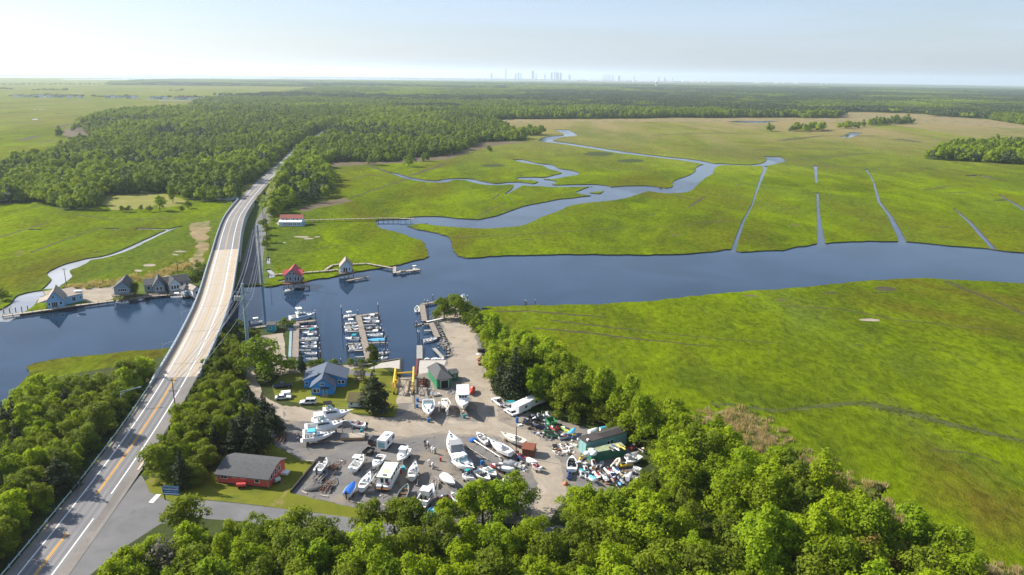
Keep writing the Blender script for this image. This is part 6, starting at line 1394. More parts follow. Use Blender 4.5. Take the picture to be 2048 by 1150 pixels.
            b.build('radar_arch', deck, t); seats(t, L, zf, [L*.36], B); MB().box(L*.07, L*.14, -hb(.1)*.8, hb(.1)*.8, zf, zf+.5).build('bench', M_SEAT, t)
            if cv: top_on_legs(t, L*.16, gx(u0)+.1, B*.82, sz(.3), sz(.3)+1.35, cv, 'canvas_enclosure', .2)
            if o.get('enclosed'):
                b = MB(); b.hexa([(L*.10, -B*.42, sz(.2)), (gx(u0)+.3, -B*.40, sz(.4)), (gx(u0)+.3, B*.40, sz(.4)), (L*.10, B*.42, sz(.2))], [(L*.18, -B*.36, sz(.2)+1.25), (gx(u0)-.3, -B*.34, sz(.4)+1.25), (gx(u0)-.3, B*.34, sz(.4)+1.25), (L*.18, B*.36, sz(.2)+1.25)]); b.build('side_curtain', cv, t)
        bow_rail(t, hb, sz, gx, .48, .6); MB().box(-.55, -.01, -hb(0)*.8, hb(0)*.8, D*.25, D*.30).build('swim_platform', deck, t); MB().box(L*.985, L*1.05, -.14, .14, sz(1)-.05, sz(1)+.04).build('bow_pulpit', deck, t)
    elif kind == 'work':
        u0, u1 = .34, .66; zc = sz(u0)-.15; b = MB(); w0, w1 = hb(u0)*.86, hb(u1)*.74
        b.hexa([(gx(u0), -w0, zc), (gx(u1), -w1, zc), (gx(u1), w1, zc), (gx(u0), w0, zc)], [(gx(u0), -w0*.95, zc+2.1), (gx(u1)-.25, -w1*.92, zc+2.1), (gx(u1)-.25, w1*.92, zc+2.1), (gx(u0), w0*.95, zc+2.1)]); b.build('wheelhouse', deck, t)
        for y in (-.58, 0, .58): MB().hexa([(gx(u1)-.08, y*w1-.3*w1*.8, zc+1.2), (gx(u1)-.02, y*w1-.3*w1*.8, zc+1.2), (gx(u1)-.02, y*w1+.3*w1*.8, zc+1.2), (gx(u1)-.08, y*w1+.3*w1*.8, zc+1.2)], [(gx(u1)-.19, y*w1-.3*w1*.8, zc+1.85), (gx(u1)-.13, y*w1-.3*w1*.8, zc+1.85), (gx(u1)-.13, y*w1+.3*w1*.8, zc+1.85), (gx(u1)-.19, y*w1+.3*w1*.8, zc+1.85)]).build('window', M_TINT, t)
        for s in (1, -1): MB().box(gx(u0)+.6, gx(u1)-.9, s*(w0+w1)/2*.95-.03, s*(w0+w1)/2*.95+.06, zc+1.2, zc+1.8).build('window', M_TINT, t)
        MB().box(L*.08, gx(u1)-.05, -w0, w0, zc+2.1, zc+2.22).build('wheelhouse_roof', deck, t)
        b = MB(); b.tube((gx(.4), 0, zc+2.2), (gx(.38), 0, zc+4.0), .06, .03, 5); b.tube((gx(.39)-.0, -.8, zc+3.0), (gx(.39), .8, zc+3.0), .03, .03, 4); b.build('mast', M_STEEL, t)
        b = MB()
        for s in (1, -1): b.box(L*.10, L*.14, s*w0*.9-.05, s*w0*.9+.05, D*.42, zc+2.1)
        b.build('roof_post', deck, t); bow_rail(t, hb, sz, gx, .7, .5)
        b = MB(); b.hexa([(gx(u1), -w1*.6, sz(.7)-.1), (gx(.82), -hb(.82)*.5, sz(.82)-.1), (gx(.82), hb(.82)*.5, sz(.82)-.1), (gx(u1), w1*.6, sz(.7)-.1)], [(gx(u1), -w1*.55, sz(.7)+.35), (gx(.80), -hb(.82)*.45, sz(.82)+.2), (gx(.80), hb(.82)*.45, sz(.82)+.2), (gx(u1), w1*.55, sz(.7)+.35)]); b.build('trunk_cabin', deck, t)
        kb = MB(); kb.hexa([(L*.08, -.12, -.42), (L*.8, -.12, -.1), (L*.8, .12, -.1), (L*.08, .12, -.42)], [(L*.08, -.12, .1), (L*.86, -.12, .3), (L*.86, .12, .3), (L*.08, .12, .1)]); kb.build('keel', bot, t)
    elif kind == 'sail':
        b = MB(); u0, u1 = .34, .70; b.hexa([(gx(u0), -hb(u0)*.62, sz(u0)-.05), (gx(u1), -hb(u1)*.50, sz(u1)-.05), (gx(u1), hb(u1)*.50, sz(u1)-.05), (gx(u0), hb(u0)*.62, sz(u0)-.05)], [(gx(u0), -hb(u0)*.52, sz(u0)+.42), (gx(u1)-.4, -hb(u1)*.42, sz(u1)+.22), (gx(u1)-.4, hb(u1)*.42, sz(u1)+.22), (gx(u0), hb(u0)*.52, sz(u0)+.42)]); b.build('cabin', deck, t)
        b = MB()
        for s in (1, -1): b.box(gx(.42), gx(.58), s*hb(.5)*.56-.03, s*hb(.5)*.56+.03, sz(.5)+.10, sz(.5)+.24)
        b.build('window', M_TINT, t); MB().box(gx(.80)-.22, gx(.80)+.22, -.22, .22, sz(.8)+.02, sz(.8)+.13).build('hatch', M_TINT, t); MB().box(gx(.34)-.02, gx(.34)+.5, -.3, .3, sz(.35)+.40, sz(.35)+.46).build('companion_hatch', M_FLOORD if o.get('dark') else M_TAN_ if False else M_TINT, t)
        MB().hexa([(L*.36, -.09, -.75), (L*.58, -.09, -.75), (L*.58, .09, -.75), (L*.36, .09, -.75)], [(L*.32, -.13, .15), (L*.64, -.13, .15), (L*.64, .13, .15), (L*.32, .13, .15)]).build('keel', bot, t)
        bow_rail(t, hb, sz, gx, .8, .5)
        if o.get('mast'): MB().tube((L*.56, 0, sz(.5)), (L*.56, 0, sz(.5)+o['mast']), .07, .05, 6).build('mast', M_STEEL, t)
        if o.get('lines'): b = MB(); b.path([(L*.1, 0, sz(.2)+.7), (L*.9, 0, sz(.9)+.5)], .07, 5); b.build('stowed_boom', M_STEEL, t)
    elif kind == 'covered':
        b = MB(); V = []; F = []; n = 10
        for i in range(n+1):
            u = i/n; a = hb(u)*.88; k = (.24*max(0, math.sin(min(1, .12+u*.88)*math.pi))**.6+.10)*(o.get('hump', 1.0)); z = sz(u)
            V += [(gx(u), a, z-.01), (gx(u), a, z+.05), (gx(u), a*.45, z+k*.75), (gx(u), 0, z+k), (gx(u), -a*.45, z+k*.75), (gx(u), -a, z+.05), (gx(u), -a, z-.01)]
        for i in range(n):
            for j in range(6): F.append((i*7+j, i*7+j+1, (i+1)*7+j+1, (i+1)*7+j))
        F += [tuple(range(7)), tuple(range(n*7, n*7+7))]; b.add(V, F).build('boat_cover', cv or B_CANV['white'], t)
        if o.get('motor', True): outboard(t, 0, 0, D*.8, .95, M_ENGW if o.get('we') else M_ENG)
    elif kind == 'jon':
        for u in (.2, .48, .74): MB().box(gx(u)-.16, gx(u)+.16, -hb(u)*.9, hb(u)*.9, D*.62, D*.70).build('thwart', o.get('seat') or M_SEAT, t)
        if o.get('motor', True): outboard(t, 0, 0, D*.8, .7)
    elif kind == 'pontoon':
        MB().box(L*.1, L*.9, -B*.40, B*.40, D*.7, D*.76).build('platform', M_FLOORD, t); windscreen(t, L*.6, B*.84, D*.9, .55, M_TINT, .6, L*.2)
        b = MB(); ax = L*.42; b.path([(ax, B*.45, D), (ax+.5, B*.40, D+1.6), (ax+.5, -B*.40, D+1.6), (ax, -B*.45, D)], .07, 6); b.build('tow_tower', M_STEEL, t); seats(t, L, D*.76, [L*.3, L*.75], B, M_SEAT)
    # what it stands on ashore
    if not water and trailer is not False:
        if big or kind == 'sail':
            s = thing('boat_cradle', 'blocks under the '+' '.join(label.split(',')[0].lower().split()[:12]), 'boat stand', (org.x, org.y, 0), t.rotation_euler.z, 'blocks and stands under boats')
            for u in (.15, .5, .78): MB().box(L*u-.3, L*u+.3, -.3, .3, 0, z0-.74 if kind == 'sail' and u == .5 else max(.12, z0-(.4 if kind == 'work' else 0)+.02)).build('block', M_TIMBER, s)
            for u in (.18, .62):
                for sd in (1, -1):
                    b = MB(); q = (gx(u), sd*hb(u)*.7, z0+D*.34)
                    for ang in (0, 2.1, 4.2): b.tube((q[0]+.45*math.cos(ang), q[1]+sd*.3+.45*math.sin(ang), 0), q, .035, .035, 4)
                    b.build('stand', M_RUST, s)
        else:
            s = thing('boat_trailer', 'trailer under the '+' '.join(label.split(',')[0].lower().split()[:12]), 'trailer', (org.x, org.y, 0), t.rotation_euler.z, 'trailers under boats')
            b = MB(); b.box(0, L*.72, -B*.36, -B*.32, .36, .46); b.box(0, L*.72, B*.32, B*.36, .36, .46); b.tube((L*.72, -B*.34, .41), (L*1.12, 0, .41), .05, .05, 4); b.tube((L*.72, B*.34, .41), (L*1.12, 0, .41), .05, .05, 4)
            for u in (.05, .4, .7): b.box(L*u-.05, L*u+.05, -B*.36, B*.36, .38, .46)
            b.build('frame', M_TRAIL, s)
            for sd in (1, -1): MB().tube((L*.25, sd*B*.42, .3), (L*.25, sd*B*.42+sd*.16, .3), .3, .3, 10).build('wheel', M_TYRE, s)
    return t
# --- boats ashore, west lot
W_ = 'white'
boat('sport',(627,829),(702,822),3.7,'White flybridge fishing boat with black canvas top, farthest back in the west row',canvas='black',clear=True,bot=B_BOTR)
boat('sport',(609,853),(688,844),3.8,'White flybridge cruiser with clear bridge curtains parked broadside in the west row',canvas='white',clear=True,bot=B_WHITE,mast=True)
boat('express',(605,873),(667,866),3.0,'White express boat with pale blue cockpit canvas, nearest of the broadside west row',canvas='sky',D=1.5,bot=B_BOTB,wsm=M_AQUA)
boat('runabout',(732,849),(695,842),2.2,'Small white runabout with red seats on a trailer behind the tan work float',seat=M_SEATR,aqua=True)
boat('console',(634,941),(653,915),2.3,'White console boat with black bimini at the top of the timber wall',canvas='black',topname='bimini')
boat('console',(704,937),(727,909),2.6,'White centre console boat with cream hard top next to the dark utility trailer',canvas='white',we=True)
boat('cuddy',(764,909),(746,933),2.4,'White cuddy boat with a low cabin pointing at the grey houseboat',motor=False,bot=B_GREYW)
boat('cuddy',(814,896),(796,922),2.7,'White pilothouse boat with white outboards and blue bottom at the lot centre',house=True,bot=B_BOTB,we=True)
boat('sail',(823,953),(831,923),2.4,'Grey-white sailing dinghy hull raised on stands with its keel showing',top=B_GREYW,bot=B_GREYW,lines=True)
boat('covered',(693,987),(709,963),2.3,'White boat under a dark blue cover at the lot edge by the lawn',canvas='blue')
boat('sail',(722,975),(741,943),2.3,'White sailing boat with slim pointed bow left of the houseboat',bot=B_BOTB,dark=True)
boat('jon',(799,1000),(815,967),2.3,'Old grey-green open boat with brown seats, right of the houseboat',top=plain('dull_green_aluminium',(.20,.24,.20),.5,.4),deck=plain('dull_green_aluminium',(.20,.24,.20)),bot=B_GREY,D=1.0,seat=M_VARN,floor=M_FLOORD,motor=False,lift=.5)
boat('cuddy',(843,1002),(866,967),3.0,'White cabin boat with varnished brown stern and hard top',top=B_WHITE,stripe=M_VARN,bot=M_VARN,house=True,motor=False,D=1.6,floor=M_FLOORD,lift=.7)
boat('jon',(859,1034),(864,1013),1.6,'Small turquoise open skiff between the brown-sterned cabin boat and the trees',top=B_SKY,deck=B_SKY,bot=B_SKY,seat=B_TEAL,floor=B_TEAL,motor=False)
# --- by the workshop
boat('express',(856.5,798),(857,829),3.6,'White express cruiser pointing at the camera left of the green-bottomed sailing boat',wsm=M_AQUA,bot=B_WHITE,D=1.7)
boat('sail',(889,796),(896,818),2.6,'White sailing boat with a pale green bottom between the two big white boats',bot=B_BOTG,top=B_CREAM,lines=True)
boat('work',(925,779),(926.5,815),4.1,'Large white wheelhouse work boat hauled out by the red life raft',bot=B_CREAM,lift=1.2)
boat('jon',(879,786),(862,789),1.6,'White dinghy lying in front of the workshop door',top=B_GREYW,floor=M_FLOOR,motor=False,lift=.05,trailer=False)
boat('covered',(1012,803),(1036,803),2.3,'White boat under a teal cover in the shade of the largest cedar',canvas='teal')
# --- the middle row
boat('express',(917,908),(899,866),3.9,'Large white cruiser with grey canvas enclosure in the middle of the yard',canvas='grey',enclosed=True,bot=B_CREAM,D=2.0)
boat('express',(912,913),(947,937),3.5,'White express cruiser with raised arch lying nose down-yard below the grey-canopied cruiser',canvas='white',wsm=M_AQUA,bot=B_BOTR,D=1.8)
boat('runabout',(977,883),(953,864),2.4,'White open runabout nearest the blue tarpaulin pile',floor=M_FLOOR)
boat('sail',(1022,904),(978,879),3.0,'White sailing yacht with dark red bottom, left of the mast pole',bot=B_BOTR,lines=True)
boat('sail',(1050,883),(1001,864),2.8,'Cream sailing yacht with blue-green bottom beside the sandy track',top=B_CREAM,bot=B_BOTB)
boat('runabout',(953,939),(980.5,959),2.3,'White runabout with dark seats, left of a matching pair in front of the express cruiser',floor=M_FLOORD,seat=M_SEAT)
boat('runabout',(970,934),(993,951),2.2,'White runabout, right of a matching pair in front of the express cruiser',aqua=True)
boat('covered',(886,948),(910,968),2.7,'Boat shrink-wrapped in white film standing alone on the gravel',canvas='white',hump=2.0,motor=False)
boat('cuddy',(928,946),(948,957),2.3,'White cuddy boat with a turquoise top beside the bright trees',canvas='teal',topname='canopy')
boat('runabout',(921,1001),(902,984),2.4,'White open runabout with dark cockpit below the shrink-wrapped boat',floor=M_FLOORD)
boat('runabout',(1024,972),(1005,957),2.2,'White runabout with a blue striped deck half hidden by the bright tree',stripe=B_BLUE,deck=B_WHITE,seat=B_CANV['blue'])
boat('jon',(1006,977),(1020,990),1.5,'Plain white dinghy beside the paved loop under the bright tree',floor=M_FLOOR,motor=False,trailer=False,lift=.1)
boat('covered',(1004,934),(1030,938),2.5,'Low boat under a bright white cover in the small-craft cluster',canvas='white',hump=1.2,motor=False)
boat('covered',(1007,923),(1031,926),2.3,'Boat under a grey cover behind the white-covered boat',canvas='grey',motor=False)
boat('runabout',(1037,907),(1052,917),1.9,'Small red and blue boat in front of the red shed',top=B_BLUE,deck=B_RED,seat=M_SEATR)
boat('covered',(1055,916),(1075,925),2.2,'White boat with a grey cover right of the red shed',canvas='white',motor=False)
boat('runabout',(1082,935),(1062,926),1.9,'White and red runabout at the edge of the paved loop',stripe=B_RED,seat=M_SEATR,motor=False)
# --- the scrap-yard rows
boat('runabout',(1144,938),(1144,911),2.6,'White speedboat with black cockpit at the corner of the paved loop',floor=M_FLOORD,seat=M_FLOORD,motor=False)
boat('covered',(1139,867),(1150,856),1.7,'Pale hull lying under the trees beyond the green skip',canvas='sky',motor=False,trailer=False,lift=.1)
boat('covered',(1178,862),(1196,856),1.9,'Pale boat beyond the dark-roofed shed, left of a blue one',canvas='white',motor=False,trailer=False,lift=.1)
boat('covered',(1200,856),(1217,853),1.8,'Pale blue boat beyond the dark-roofed shed, right of a white one',canvas='sky',motor=False,trailer=False,lift=.1)
boat('runabout',(1279,910),(1252,925),2.4,'White open boat right of the shipping container',motor=False)
boat('covered',(1252,912),(1278,905),2.4,'Boat under a pale grey cover beyond the white open boat by the container',canvas='grey',motor=False)
boat('inflatable',(1228,931),(1239,917),1.8,'Cream inflatable boat standing in front of the container',top=B_CREAM)
boat('inflatable',(1197,932),(1206,922),1.5,'Small grey inflatable boat by the container door',top=B_GREY)
boat('jon',(1282,938),(1266,932),1.4,'White skiff at the right end of the scrap yard',motor=False,trailer=False,lift=.1)
boat('covered',(1180,951),(1193,960),2.0,'Pale blue covered boat in the front row of the scrap yard',canvas='sky',motor=False)
boat('runabout',(1224,944),(1228,956),1.8,'Blue and white runabout standing on a red trailer in the front scrap row',top=B_BLUE,deck=B_WHITE,seat=B_CANV['blue'],motor=False)
boat('covered',(1255,955),(1264,944),1.8,'Small boat with a white cover near the right end of the front scrap row',canvas='white',motor=False)
boat('jon',(1240,957),(1248,949),1.4,'Green skiff among the front scrap row',top=B_GREEN,deck=B_GREEN,motor=False,trailer=False,lift=.2)
boat('covered',(1160,938),(1172,943),1.8,'Dark teal covered boat at the left end of the front scrap row',canvas='teal',motor=False)
# --- moored: west dock
boat('sport',(579,634),(630,627),4.2,'Large white motor yacht with blue-grey hull moored at the head of the west dock',True,top=B_WHITE,stripe=B_SKY,canvas='white',clear=True,mast=True,D=2.2)
boat('console',(501,645),(525.5,642),2.5,'White console boat with hard top moored beside the turquoise hut',True,canvas='white')
Wd = 'at the west dock'
boat('runabout',(633.5,652.5),(600,653),2.3,'White runabout with a red roll, first berth '+Wd,True,seat=M_SEATR)
boat('cuddy',(634,664),(604,665),2.4,'White boat with turquoise bimini, second berth '+Wd,True,canvas='teal')
boat('console',(637,676.5),(602,676.5),2.5,'White console boat with white hard top, third berth '+Wd,True,canvas='white')
boat('runabout',(633,685),(602,685.5),2.2,'White runabout with navy seats, fourth berth '+Wd,True,seat=B_CANV['navy'])
boat('runabout',(634,692),(602.5,692.5),2.3,'White open runabout, fifth berth '+Wd,True)
boat('console',(634,706),(608,706),2.3,'White console boat with small navy cover, last berth but one '+Wd,True)
boat('console',(635,717),(611,717),2.4,'White console boat nearest the shore '+Wd,True)
# --- middle dock
Md = 'on the left of the middle dock'
boat('console',(687,632.5),(713,629),2.6,'White console boat, outermost berth '+Md,True,canvas='white',bot=B_BOTR)
boat('console',(690,647.5),(717,645),2.4,'White pink-topped console boat, second berth '+Md,True,canvas='white')
boat('cuddy',(688,654),(718.5,651.5),2.3,'White cuddy boat with low rail, third berth '+Md,True)
boat('runabout',(690,660),(719,657),2.3,'White runabout with grey interior, fourth berth '+Md,True,floor=M_FLOORD)
boat('cuddy',(719,677),(690,675.5),2.4,'White boat with green bimini pointing away from the middle dock',True,canvas='teal')
boat('cuddy',(697,692.5),(722.5,689),2.4,'White and tan cuddy boat, last but one on the left side',True,deck=B_CREAM)
boat('cuddy',(698.5,697.5),(726.5,695),2.5,'Red-bottomed white cuddy boat nearest the shore '+Md,True,bot=B_BOTR)
Rd = 'on the right of the middle dock'
boat('cuddy',(757,635.5),(725,636.5),2.4,'White pilothouse boat in the outermost berth '+Rd,True,house=True)
boat('runabout',(758.5,642),(726,643),2.4,'White runabout with twin seats, second berth '+Rd,True)
boat('pontoon',(763,655.5),(731,656.5),2.4,'Black and white tow boat with a wake tower '+Rd,True,top=B_BLACK,deck=B_WHITE,D=.95)
boat('console',(766,668.5),(733,670),2.6,'White console boat with big white hard top '+Rd,True,canvas='white',eng=2)
boat('covered',(771,678),(734,680.5),2.7,'White boat under a bright blue cover '+Rd,True,canvas='sky',hump=1.4)
boat('runabout',(757,706.5),(779,704),2.2,'White pointed boat beyond the dark round tree by the shore',True)
boat('console',(757,717),(776,714.5),2.3,'White console boat nearest the concrete apron beside the dark round tree',True)
# --- east dock
boat('console',(834.5,623),(834.5,611),2.3,'White dark-engined boat moored at the corner of the east dock',True)
boat('jon',(829.5,650),(847,646),2.0,'Grey work skiff moored beside the gangway of the east dock',True,top=B_GREY,deck=B_GREY,floor=M_FLOORD)
boat('cuddy',(845.5,681),(875,676),2.5,'White boat with black waterline moored at the end of the east dock',True,canvas=None)
boat('sport',(921,595),(936,604),3.0,'White trawler moored behind the tree at the tip of the spit',True,D=1.3)
# --- at the river houses
RG = 'boats at the river houses'
boat('runabout',(569,581.5),(591,575.5),2.4,'White motor boat moored in front of the red-roofed stilt house',True,group=RG)
boat('runabout',(257,602),(230,604.5),2.6,'White boat with dark cockpit moored at the tall grey boathouse',True,floor=M_FLOORD,group=RG)
boat('jon',(324,593.5),(295,595),2.6,'Dark green boat moored in front of the grey cottage',True,top=B_NAVY,deck=B_NAVY,group=RG)
boat('console',(365,592.5),(340,594),2.6,'White boat with pale hard top moored beside the river gazebo',True,canvas='white',group=RG)
boat('console',(824,538.5),(836,536.5),2.0,'Small boat with white canopy at the far end of the long river pier',True,canvas='white',group=RG)
boat('jon',(800,541.5),(814,540),1.6,'Tan skiff on the long river pier',top=B_TAN,deck=B_TAN,motor=False,trailer=False,lift=.55,group=RG)
# ------------------------------------------------------------------ docks, pilings, boardwalks, walls
M_PLANK = ground_mat('dock_planks', [(0.3, (0.16, 0.135, 0.11)), (0.5, (0.24, 0.205, 0.17)), (0.7, (0.32, 0.28, 0.235))], 0.8, 5.0, 0.3)
M_PILE = plain('tarred_piling', (0.085, 0.070, 0.058), .9, .1, var=.35); M_CAPW = plain('white_pile_cap', (0.70, 0.70, 0.68), .6, .3)
M_PLANKG = ground_mat('grey_dock_planks', [(0.3, (0.22, 0.205, 0.19)), (0.5, (0.30, 0.285, 0.26)), (0.7, (0.38, 0.36, 0.33))], 0.8, 5.0, 0.3)
PLK = {}
def dock(label, runs, w=1.8, z=0.45, m=None, cat='dock', name='dock', group=None, legs=True, planks=True):
    """runs of a timber dock; each run has its own line of planks, stringers and pilings"""
    m = m or M_PLANK; p0 = P(*runs[0][0], z); t = thing(name, label, cat, (p0.x, p0.y, 0), 0, group); o = Vector((p0.x, p0.y, 0)); used = 0
    for run in runs:
        ww = run[2] if len(run) > 2 else w
        a, c = P(*run[0], z)-o, P(*run[1], z)-o; a.z = c.z = z+.002*used; used += 1; d = c-a; L = d.length
        if L < .3: continue
        d.normalize(); n = Vector((-d.y, d.x, 0)); ang = math.atan2(d.y, d.x)
        s = MB()
        for q in (-.42, .42): s.hexa([a+n*(q*ww-.07)-Vector((0,0,.32)), c+n*(q*ww-.07)-Vector((0,0,.32)), c+n*(q*ww+.07)-Vector((0,0,.32)), a+n*(q*ww+.07)-Vector((0,0,.32))], [a+n*(q*ww-.07)-Vector((0,0,.07)), c+n*(q*ww-.07)-Vector((0,0,.07)), c+n*(q*ww+.07)-Vector((0,0,.07)), a+n*(q*ww+.07)-Vector((0,0,.07))])
        s.build('stringer', M_TIMBER, t)
        k = max(2, int(L/.36)); b = MB(); r = np.random.RandomState(int(L*100))
        for i in range(k):
            f0, f1 = i*L/k+.02, (i+1)*L/k-.02; e = r.uniform(-.04, .04); dz = r.uniform(-.012, .012)
            q0, q1 = a+d*f0, a+d*f1; h = n*(ww/2); ee = n*e; up = Vector((0, 0, dz))
            b.hexa([q0-h+ee+up-Vector((0,0,.06)), q1-h+ee+up-Vector((0,0,.06)), q1+h+ee+up-Vector((0,0,.06)), q0+h+ee+up-Vector((0,0,.06))], [q0-h+ee+up, q1-h+ee+up, q1+h+ee+up, q0+h+ee+up])
        b.build('planks', m, t)['kind'] = 'stuff'
        if legs:
            b = MB()
            for f in np.arange(.4, L, 3.2):
                for sd in (-1, 1): q = a+d*f+n*(sd*ww*.5); b.tube((q.x, q.y, -3), (q.x, q.y, z+.25), .12, .12, 6)
            b.build('pilings', M_PILE, t)['kind'] = 'stuff'
    return t
dock('main west dock running out from the shore with a cross walk at its head', [((590,722),(593,644),2.2), ((482,658),(578,646),1.8), ((578,646),(632,640.5),2.0)])
for k, y in enumerate((657,680,700)): dock('narrow finger pier between boats at the west dock', [((593,y),(622,y),.8)], z=.40, m=M_PLANKG, name='finger_pier', group='finger piers of the west dock', legs=False)
dock('middle dock running out from the shore with a cross walk at its head', [((738,722),(716,630),2.3), ((716,631.5),(757,626),1.8)], m=M_PLANK)
for k, (y, x0, x1, s) in enumerate([(648,692,720,-1),(663,694,723,-1),(687,696,729,-1),(701,708,733,-1),(714,710,737,-1)]): dock('narrow finger pier on the left of the middle dock', [((x0,y),(x1,y-1),.8)], z=.40, m=M_PLANKG, name='finger_pier', group='finger piers on the left of the middle dock', legs=False)
for k, (y, x0, x1) in enumerate([(649,722,752),(662,725,756),(685,731,770)]): dock('narrow finger pier on the right of the middle dock', [((x0,y+1),(x1,y),.8)], z=.40, m=M_PLANKG, name='finger_pier', group='finger piers on the right of the middle dock', legs=False)
dock('stepped east dock with red-flecked planks off the sandy spit', [((844,609),(849,642),2.3), ((843,608),(876,603),1.9), ((861,643),(875,674),2.2), ((848,648),(862,647),1.6)], m=M_PLANK)
for y, x0, x1 in ((661,848,866),): dock('short finger pier on the east dock', [((x0,y),(x1,y-1),1.3)], z=.42, m=M_PLANKG, name='finger_pier', legs=False)
dock('pale aluminium gangway from the sandy spit to the east dock', [((853,643),(888,635.5),1.1)], z=.9, m=plain('pale_gangway',(.60,.60,.58),.5,.4), cat='gangway', name='gangway', legs=False)
dock('pale float at the left wall of the launching slip', [((839,717),(839,690.5),2.0)], z=.35, m=M_PLANKG, cat='float', name='float', legs=False)
dock('tilted old float lying off the rocky shore of the spit', [((868,696),(886,715),1.2)], z=.25, m=M_PLANKG, cat='float', name='float', legs=False)
dock('long boardwalk along the marsh edge between the stilt houses', [((540,549),(566,547.5),1.5),((596,545.5),(655,541),1.4),((655,541),(676,538.5),1.4),((650,540),(664,530),1.3),((664,530),(678,528),1.3),((702,528),(734,526.5),1.3),((734,526.5),(787,536),1.4)], z=.7, m=M_PALEWOOD, cat='boardwalk', name='boardwalk')
dock('river pier with a T-shaped head beyond the boardwalk', [((789,533),(789,546),1.6),((788,545),(840,538),2.2)], z=.55, m=M_PALEWOOD, cat='pier', name='pier')
dock('short pier in front of the stilt cottage', [((694,561),(737,553),1.6)], z=.5, cat='pier', name='pier')
dock('long thin footbridge over the creek from the red-roofed building', [((606,440),(755,436),1.5),((755,436),(800,436),1.5),((800,437),(828,436.5),2.2)], z=1.6, m=M_PALEWOOD, cat='footbridge', name='footbridge')
dock('timber river wall walkway in front of the sky-blue house', [((3,632),(95,619),1.7),((95,619),(140,612),2.2),((140,612),(228,601),1.7)], z=.55, m=M_PALEWOOD, cat='walkway', name='walkway')
dock('dock along the grey river houses left of the bridge', [((232,601),(300,592),2),((300,592),(396,584),2.2)], z=.5, cat='walkway', name='walkway')
pile_me = MB().tube((0,0,-3),(0,0,1),.16,.14,7).mesh('piling', M_PILE); cap_me = MB().tube((0,0,1),(0,0,1.14),.17,.05,7).mesh('cap', M_CAPW)
def pile(px, py, ty, group, label):
    p, h = pole_px(px, py, ty, -.45); t = thing('mooring_piling', label, 'piling', p, 0, group); t.scale = (1.15, 1.15, h)
    for nm, me in (('post', pile_me), ('cap', cap_me)): o = bpy.data.objects.new(nm, me); link(o, t)
    t.children[-1].scale = (1, 1, 1.0)
for (x, y, ty) in [(632,646,622),(634,661,651),(637,674,655),(640,690,672),(641,703,686),(642,725,703),(640,715,697)]: pile(x,y,ty,'pilings of the west berths','slim mooring pile at the outer end of a west dock berth')
for (x, y, ty) in [(684.5,655,614.5),(757,641,609),(763,663,649),(767,680,661),(771,700,675),(775,699,686),(760,690,678),(769,710,699),(776,716,700),(698,717,702),(694,704,690),(716,633,621)]: pile(x,y,ty,'pilings of the middle berths','slim mooring pile with white cap at a middle dock berth')
for (x, y, ty) in [(628,728,722),(647,729,721),(666,729,719),(682,726,718)]: pile(x,y,ty,'pilings along the shrubby shore','mooring pile standing close to the shrubby shore')
for (x, y, ty) in [(836,690,663),(839,684,664),(833,655,643),(846,662,652),(893,709,690),(856,621,602),(850,610,600),(935,612,592),(866,600,590)]: pile(x,y,ty,'pilings around the east dock','mooring pile standing off the east dock')
for (x, y, ty) in [(1050,610,600),(1070,609,600),(1053,609.5,602)]: pile(x,y,ty,'lone pilings off the marsh','lone pile in the river off the marsh bank')
for x in range(8,62,12): pile(x,629-.13*x,619-.13*x,'pilings of the river wall','short pile rising above the river wall walkway')
# bulkheads and retaining walls
def wall_run(name, label, pts, h, th, m, cat='wall', z0=-1.5, cap=None):
    q = [P(*p) for p in pts]; o = Vector((q[0].x, q[0].y, 0)); t = thing(name, label, cat, tuple(o)); b = MB(); c = MB()
    for i in range(len(q)-1):
        a, d = q[i]-o, q[i+1]-q[i]; L = d.length; d.normalize(); n = Vector((-d.y, d.x, 0))*th/2; e = a+d*L
        b.hexa([(*(a-n)[:2], z0), (*(e-n)[:2], z0), (*(e+n)[:2], z0), (*(a+n)[:2], z0)], [(*(a-n)[:2], h), (*(e-n)[:2], h), (*(e+n)[:2], h), (*(a+n)[:2], h)])
        if cap: n2 = n*1.6; c.hexa([(*(a-n2)[:2], h), (*(e-n2)[:2], h), (*(e+n2)[:2], h), (*(a+n2)[:2], h)], [(*(a-n2)[:2], h+.1), (*(e-n2)[:2], h+.1), (*(e+n2)[:2], h+.1), (*(a+n2)[:2], h+.1)])
    b.build('wall_face', m, t)
    if cap: c.build('coping', cap, t)
    return t
wall_run('sheet_pile_wall','blue-grey sheet pile wall along the west side of the basin',[(582,661),(579,727)],.25,.9,plain('blue_grey_sheet_pile',(.20,.29,.31),.7,.3,var=.2))
wall_run('timber_wall','dark timber wall between the lawn and the gravel lot',[(634,923),(582,986)],.75,.35,M_CREO,z0=-.3)
wall_run('slip_wall','dark timber wall on the left of the launching slip',[(801.5,717),(800,753)],.3,.5,M_CREO); wall_run('slip_wall','dark red timber wall on the right of the launching slip',[(835.5,718),(831,753)],.3,.6,plain('red_brown_timber',(.16,.05,.04),.9,.1,var=.3))
wall_run('bulkhead','low timber bulkhead below the concrete apron',[(763,723.5),(801,717.5)],.2,.4,M_TIMBER); wall_run('bulkhead','low timber bulkhead where white floats are stacked',[(844,719.5),(893,719)],.2,.4,M_TIMBER)
for k, (a, c) in enumerate([((601,921),(633,924)),((604,983),(614,988)),((640,991),(656,994)),((700,1003),(720,1007)),((765,1010),(785,1017))]):
    wall_run('sleeper','pale timber sleeper edging the gravel lot, '+['along its upper grass corner','nearest the timber wall','below the rusty trailer frame','left of the small green tree','farthest right'][k],[a,c],.22,.3,M_PALEWOOD,'sleeper',-.1)
